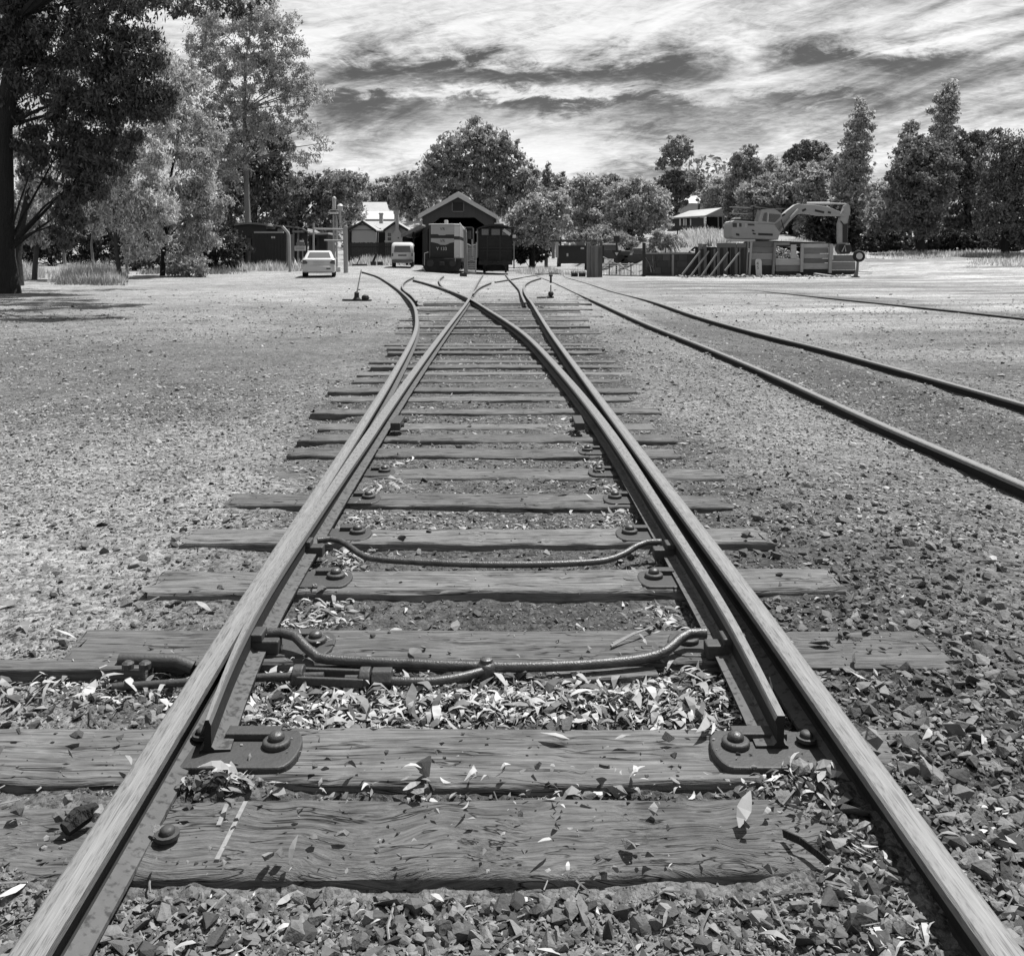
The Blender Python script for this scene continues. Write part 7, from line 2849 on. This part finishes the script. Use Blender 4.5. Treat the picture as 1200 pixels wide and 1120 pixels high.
for i, (cx, cy, w, h_, y_, m_, lab) in enumerate((
        (866, 236, 20, 20, 152, 'foliage_dark', 'dark bushy tree between the low house and the excavator tail'),
        (890, 232, 26, 22, 110, 'foliage_mid', 'bushy tree standing behind the excavator cab'),
        (925, 222, 26, 26, 112, 'foliage_mid', 'leafy tree behind the elbow of the excavator boom'),
        (955, 225, 22, 28, 108, 'foliage_grey', 'greyish leafy tree under the flat topped pine'),
        (1040, 262, 22, 26, 100, 'foliage_mid', 'low leafy tree in the gap right of the excavator arm'),
        (842, 226, 16, 16, 160, 'foliage_grey', 'pale tree on the hill just right of the white hipped roof'),
        (905, 208, 20, 22, 138, 'foliage_grey', 'taller grey tree on the skyline behind the excavator cab'),
        (975, 208, 20, 26, 130, 'foliage_mid', 'tree filling the skyline between the flat topped pine and the poplar'),
        (1034, 236, 16, 24, 125, 'foliage_grey', 'grey tree beyond the gap between the poplars'),
        (655, 226, 16, 20, 130, 'foliage_mid', 'tree closing the skyline right of the pointed conifer'),
        (715, 222, 16, 16, 135, 'foliage_mid', 'tree showing between the two grey trees behind the container'),
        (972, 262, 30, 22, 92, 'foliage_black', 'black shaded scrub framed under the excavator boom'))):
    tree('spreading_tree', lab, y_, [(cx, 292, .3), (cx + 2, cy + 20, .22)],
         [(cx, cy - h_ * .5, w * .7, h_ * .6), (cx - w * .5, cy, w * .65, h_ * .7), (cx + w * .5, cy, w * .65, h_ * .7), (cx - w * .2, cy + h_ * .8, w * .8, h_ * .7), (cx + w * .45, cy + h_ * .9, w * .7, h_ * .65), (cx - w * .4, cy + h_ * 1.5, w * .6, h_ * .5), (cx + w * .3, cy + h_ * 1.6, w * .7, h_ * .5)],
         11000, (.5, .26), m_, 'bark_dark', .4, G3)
tree('poplar', 'tall poplar with glittering leaves behind the excavator arm', 104, [(1000, 292, .35), (1003, 220, .28), (1006, 150, .15)],
     [(1009, 123, 7, 9), (1008, 138, 12, 13), (1006, 155, 16, 16), (1004, 175, 19, 18), (1002, 197, 21, 18), (998, 220, 22, 18), (994, 243, 22, 18), (998, 262, 20, 16)], 17000, (.42, .26), 'foliage_grey', 'bark_pale', .2, G3)
tree('poplar', 'tallest slender poplar rising above the dark round tree', 112, [(1108, 292, .35), (1109, 220, .28), (1110, 140, .15)],
     [(1114, 102, 8, 8), (1110, 116, 13, 13), (1108, 134, 15, 15), (1107, 154, 16, 15), (1106, 174, 16, 16), (1108, 200, 16, 18)], 11000, (.45, .27), 'foliage_grey', 'bark_pale', .2, G3)
tree('poplar', 'smaller pale tipped poplar left of the tallest one', 110, [(1066, 292, .3), (1067, 220, .22), (1068, 170, .12)],
     [(1069, 149, 8, 8), (1065, 163, 11, 11), (1063, 180, 12, 12)], 3600, (.45, .27), 'foliage_grey', 'bark_pale', .2, G3)
tree('broad_tree', 'broad dark tree on a short thick trunk, its shadow on the open ground', 88, [(1078, 296, .5), (1079, 278, .42), (1081, 255, .35)],
     [(1080, 172, 22, 14), (1065, 190, 24, 18), (1095, 190, 24, 18), (1078, 212, 32, 20), (1058, 222, 18, 20), (1100, 222, 20, 20), (1076, 240, 28, 18), (1088, 258, 18, 14), (1064, 255, 16, 14), (1078, 272, 12, 10)], 26000, (.38, .22), 'foliage_dark', 'bark_dark', .5, G3)
tree('broad_tree', 'leafy tree between the broad dark tree and the right edge', 98, [(1130, 292, .4), (1131, 250, .3)],
     [(1130, 172, 20, 16), (1148, 168, 16, 14), (1125, 198, 22, 18), (1145, 205, 20, 20), (1130, 232, 24, 20), (1120, 262, 22, 20), (1145, 262, 20, 20)], 17000, (.42, .24), 'foliage_dark', 'bark_dark', .4, G3)
tree('broad_tree', 'dense tree with drooping pale flecks at the right edge of the picture', 86, [(1178, 294, .4), (1178, 250, .3)],
     [(1180, 168, 24, 16), (1168, 190, 22, 18), (1196, 190, 22, 20), (1172, 220, 24, 22), (1195, 228, 22, 24), (1160, 250, 18, 22), (1180, 262, 22, 20), (1205, 262, 20, 22)], 21000, (.36, .19), 'foliage_dark', 'bark_dark', .7, G3)
tree('broad_tree', 'dark tree just beyond the right edge, showing only its left boughs', 84, [(1240, 294, .4), (1240, 250, .3)],
     [(1225, 170, 24, 22), (1240, 200, 30, 26), (1235, 245, 32, 30), (1222, 275, 18, 18)], 11000, (.4, .22), 'foliage_dark', 'bark_dark', .5, G3)
tree('bush', 'dark scrub at the foot of the right hand trees', 94, [(1130, 292, .1), (1130, 284, .1)], [(1100, 280, 18, 12), (1128, 280, 22, 11), (1155, 278, 20, 12), (1030, 284, 18, 10), (1050, 280, 16, 12), (1205, 280, 18, 12), (1015, 288, 16, 8), (1062, 288, 16, 8), (1095, 289, 16, 7), (1122, 289, 18, 7), (1150, 288, 18, 8), (1185, 288, 18, 8)], 20000, (.4, .22), 'foliage_black', 'bark_dark', .4, group='scrub along the fences', cat='bush')
tree('bush', 'weedy shrubs on the bank above the block wall', 72, [(780, 296, .05), (780, 290, .05)], [(763, 288, 9, 8), (774, 281, 10, 10), (787, 284, 9, 10), (798, 288, 8, 8), (808, 290, 6, 7)], 6500, (.26, .09), 'foliage_grey', 'bark_mid', .2, group='scrub along the fences', cat='bush')

# a far wood that closes the view behind everything
fx = rng.uniform(-230, 230, 26000)
fy = rng.uniform(215, 250, 26000)
top = 15 + 7 * fbm(fx * .035, fy * 0, 95, 4) * 2
fz = g(fx, fy) - 1 + rng.uniform(0, 1, 26000) ** .8 * top
ax = rng.normal(0, 1, (26000, 3))
ax /= np.linalg.norm(ax, axis=1)[:, None]
bx = np.cross(ax, rng.normal(0, 1, (26000, 3)))
bx /= np.linalg.norm(bx, axis=1)[:, None]
p = np.stack([fx, fy, fz], -1)
L_ = rng.uniform(.8, 2.0, 26000)[:, None]
V = np.stack([p - ax * L_ / 2, p + bx * L_ / 4, p + ax * L_ / 2, p - bx * L_ / 4], 1).reshape(-1, 3)
stuff('far_woodland', V, np.arange(len(V)).reshape(-1, 4), 'foliage_dark', 'continuous dark wood closing the horizon behind the houses')


# ------------------------------------------------------------------ grass
def grass(name, label, polys, n, h, m_, zf=H, lean=.35, w=.016):
    """blades standing on ground patches given as (px0, px1, Y0, Y1)"""
    Xs, Ys = [], []
    ar = [abs((b_ - a) * (d - c)) for (a, b_, c, d) in polys]
    for (a, b_, c, d), q in zip(polys, ar):
        k = max(10, int(n * q / sum(ar)))
        y = rng.uniform(c, d, k)
        x = (rng.uniform(a, b_, k) - 600) * y / F
        Xs.append(x)
        Ys.append(y)
    X, Y = np.concatenate(Xs), np.concatenate(Ys)
    E = np.concatenate([np.full(max(10, int(n * q / sum(ar))), i) for i, q in enumerate(ar)])
    pa = np.array(polys, float)[E]
    u = ((X / Y * F + 600) - pa[:, 0]) / (pa[:, 1] - pa[:, 0])
    v = (Y - pa[:, 2]) / (pa[:, 3] - pa[:, 2])
    edge = np.minimum(np.minimum(u, 1 - u), np.minimum(v, 1 - v))
    nz = fbm(X * .5, Y * .5, 99, 3)
    keep = rng.uniform(0, 1, len(X)) < np.clip(.5 + 1.2 * nz, .1, 1) * ss(.0, .22, edge + .25 * nz)
    X, Y = X[keep], Y[keep]
    Z = zf(X, Y) - .03
    hh = h * rng.uniform(.4, 1.2, len(X)) * (1 + .8 * fbm(X * .3, Y * .3, 101, 3)) * (.45 + .55 * ss(0, .3, edge[keep]))
    a = rng.uniform(0, 2 * np.pi, len(X))
    dx, dy = np.cos(a), np.sin(a)
    ln = rng.normal(0, lean, len(X)) * hh
    ww = w * (Y / 40) * rng.uniform(.7, 1.5, len(X))
    b0 = np.stack([X - dx * ww, Y - dy * ww, Z], -1)
    b1 = np.stack([X + dx * ww, Y + dy * ww, Z], -1)
    tp = np.stack([X - dy * ln + dx * ln * .5, Y + dx * ln, Z + hh], -1)
    V = np.stack([b0, b1, tp], 1).reshape(-1, 3)
    return stuff(name, V, np.arange(len(V)).reshape(-1, 3), m_, label)


def MHz(X, Y):
    return np.maximum(mound_z(X, Y) - .05, H(X, Y))


grass('dry_grass', 'bright dry grass under the gum trees on the left', [(55, 150, 42, 60), (-40, 60, 44, 60), (225, 300, 60, 70)], 26000, .75, 'grass_dry')
grass('weeds', 'tall dry weeds in front of the tin hut', [(292, 340, 61, 65.5), (338, 368, 60, 64), (272, 300, 61, 66)], 5200, .75, 'grass_dry', w=.022)
grass('weeds', 'dark green weeds along the shaded edge of the yard on the left', [(150, 290, 54, 62), (60, 150, 40, 44)], 9000, .4, 'weed_green')
grass('dry_grass', 'dry grass in front of the dark paling fence', [(405, 480, 76, 91)], 9000, .8, 'grass_dry', w=.022)
grass('dry_grass', 'pale grass on the bank beside the wagon and container', [(604, 660, 70, 88), (655, 690, 66, 71), (706, 756, 64, 72)], 9000, .45, 'grass_dry', w=.02)
grass('dry_grass', 'long pale grass on the bank above the walls', [(756, 880, 67, 80), (790, 870, 80, 120), (915, 1000, 76, 95)], 26000, .65, 'grass_dry', MHz, w=.022)
grass('dry_grass', 'pale grass along the foot of the right hand trees', [(1005, 1230, 80, 92), (1130, 1240, 70, 80)], 16000, .5, 'grass_dry', w=.022)
grass('weeds', 'coarse tuft of reeds growing over the wall above the props', [(829, 834, 64.6, 65.1), (758, 772, 65.4, 66)], 260, 1.0, 'weed_green', MHz, .5, .03)
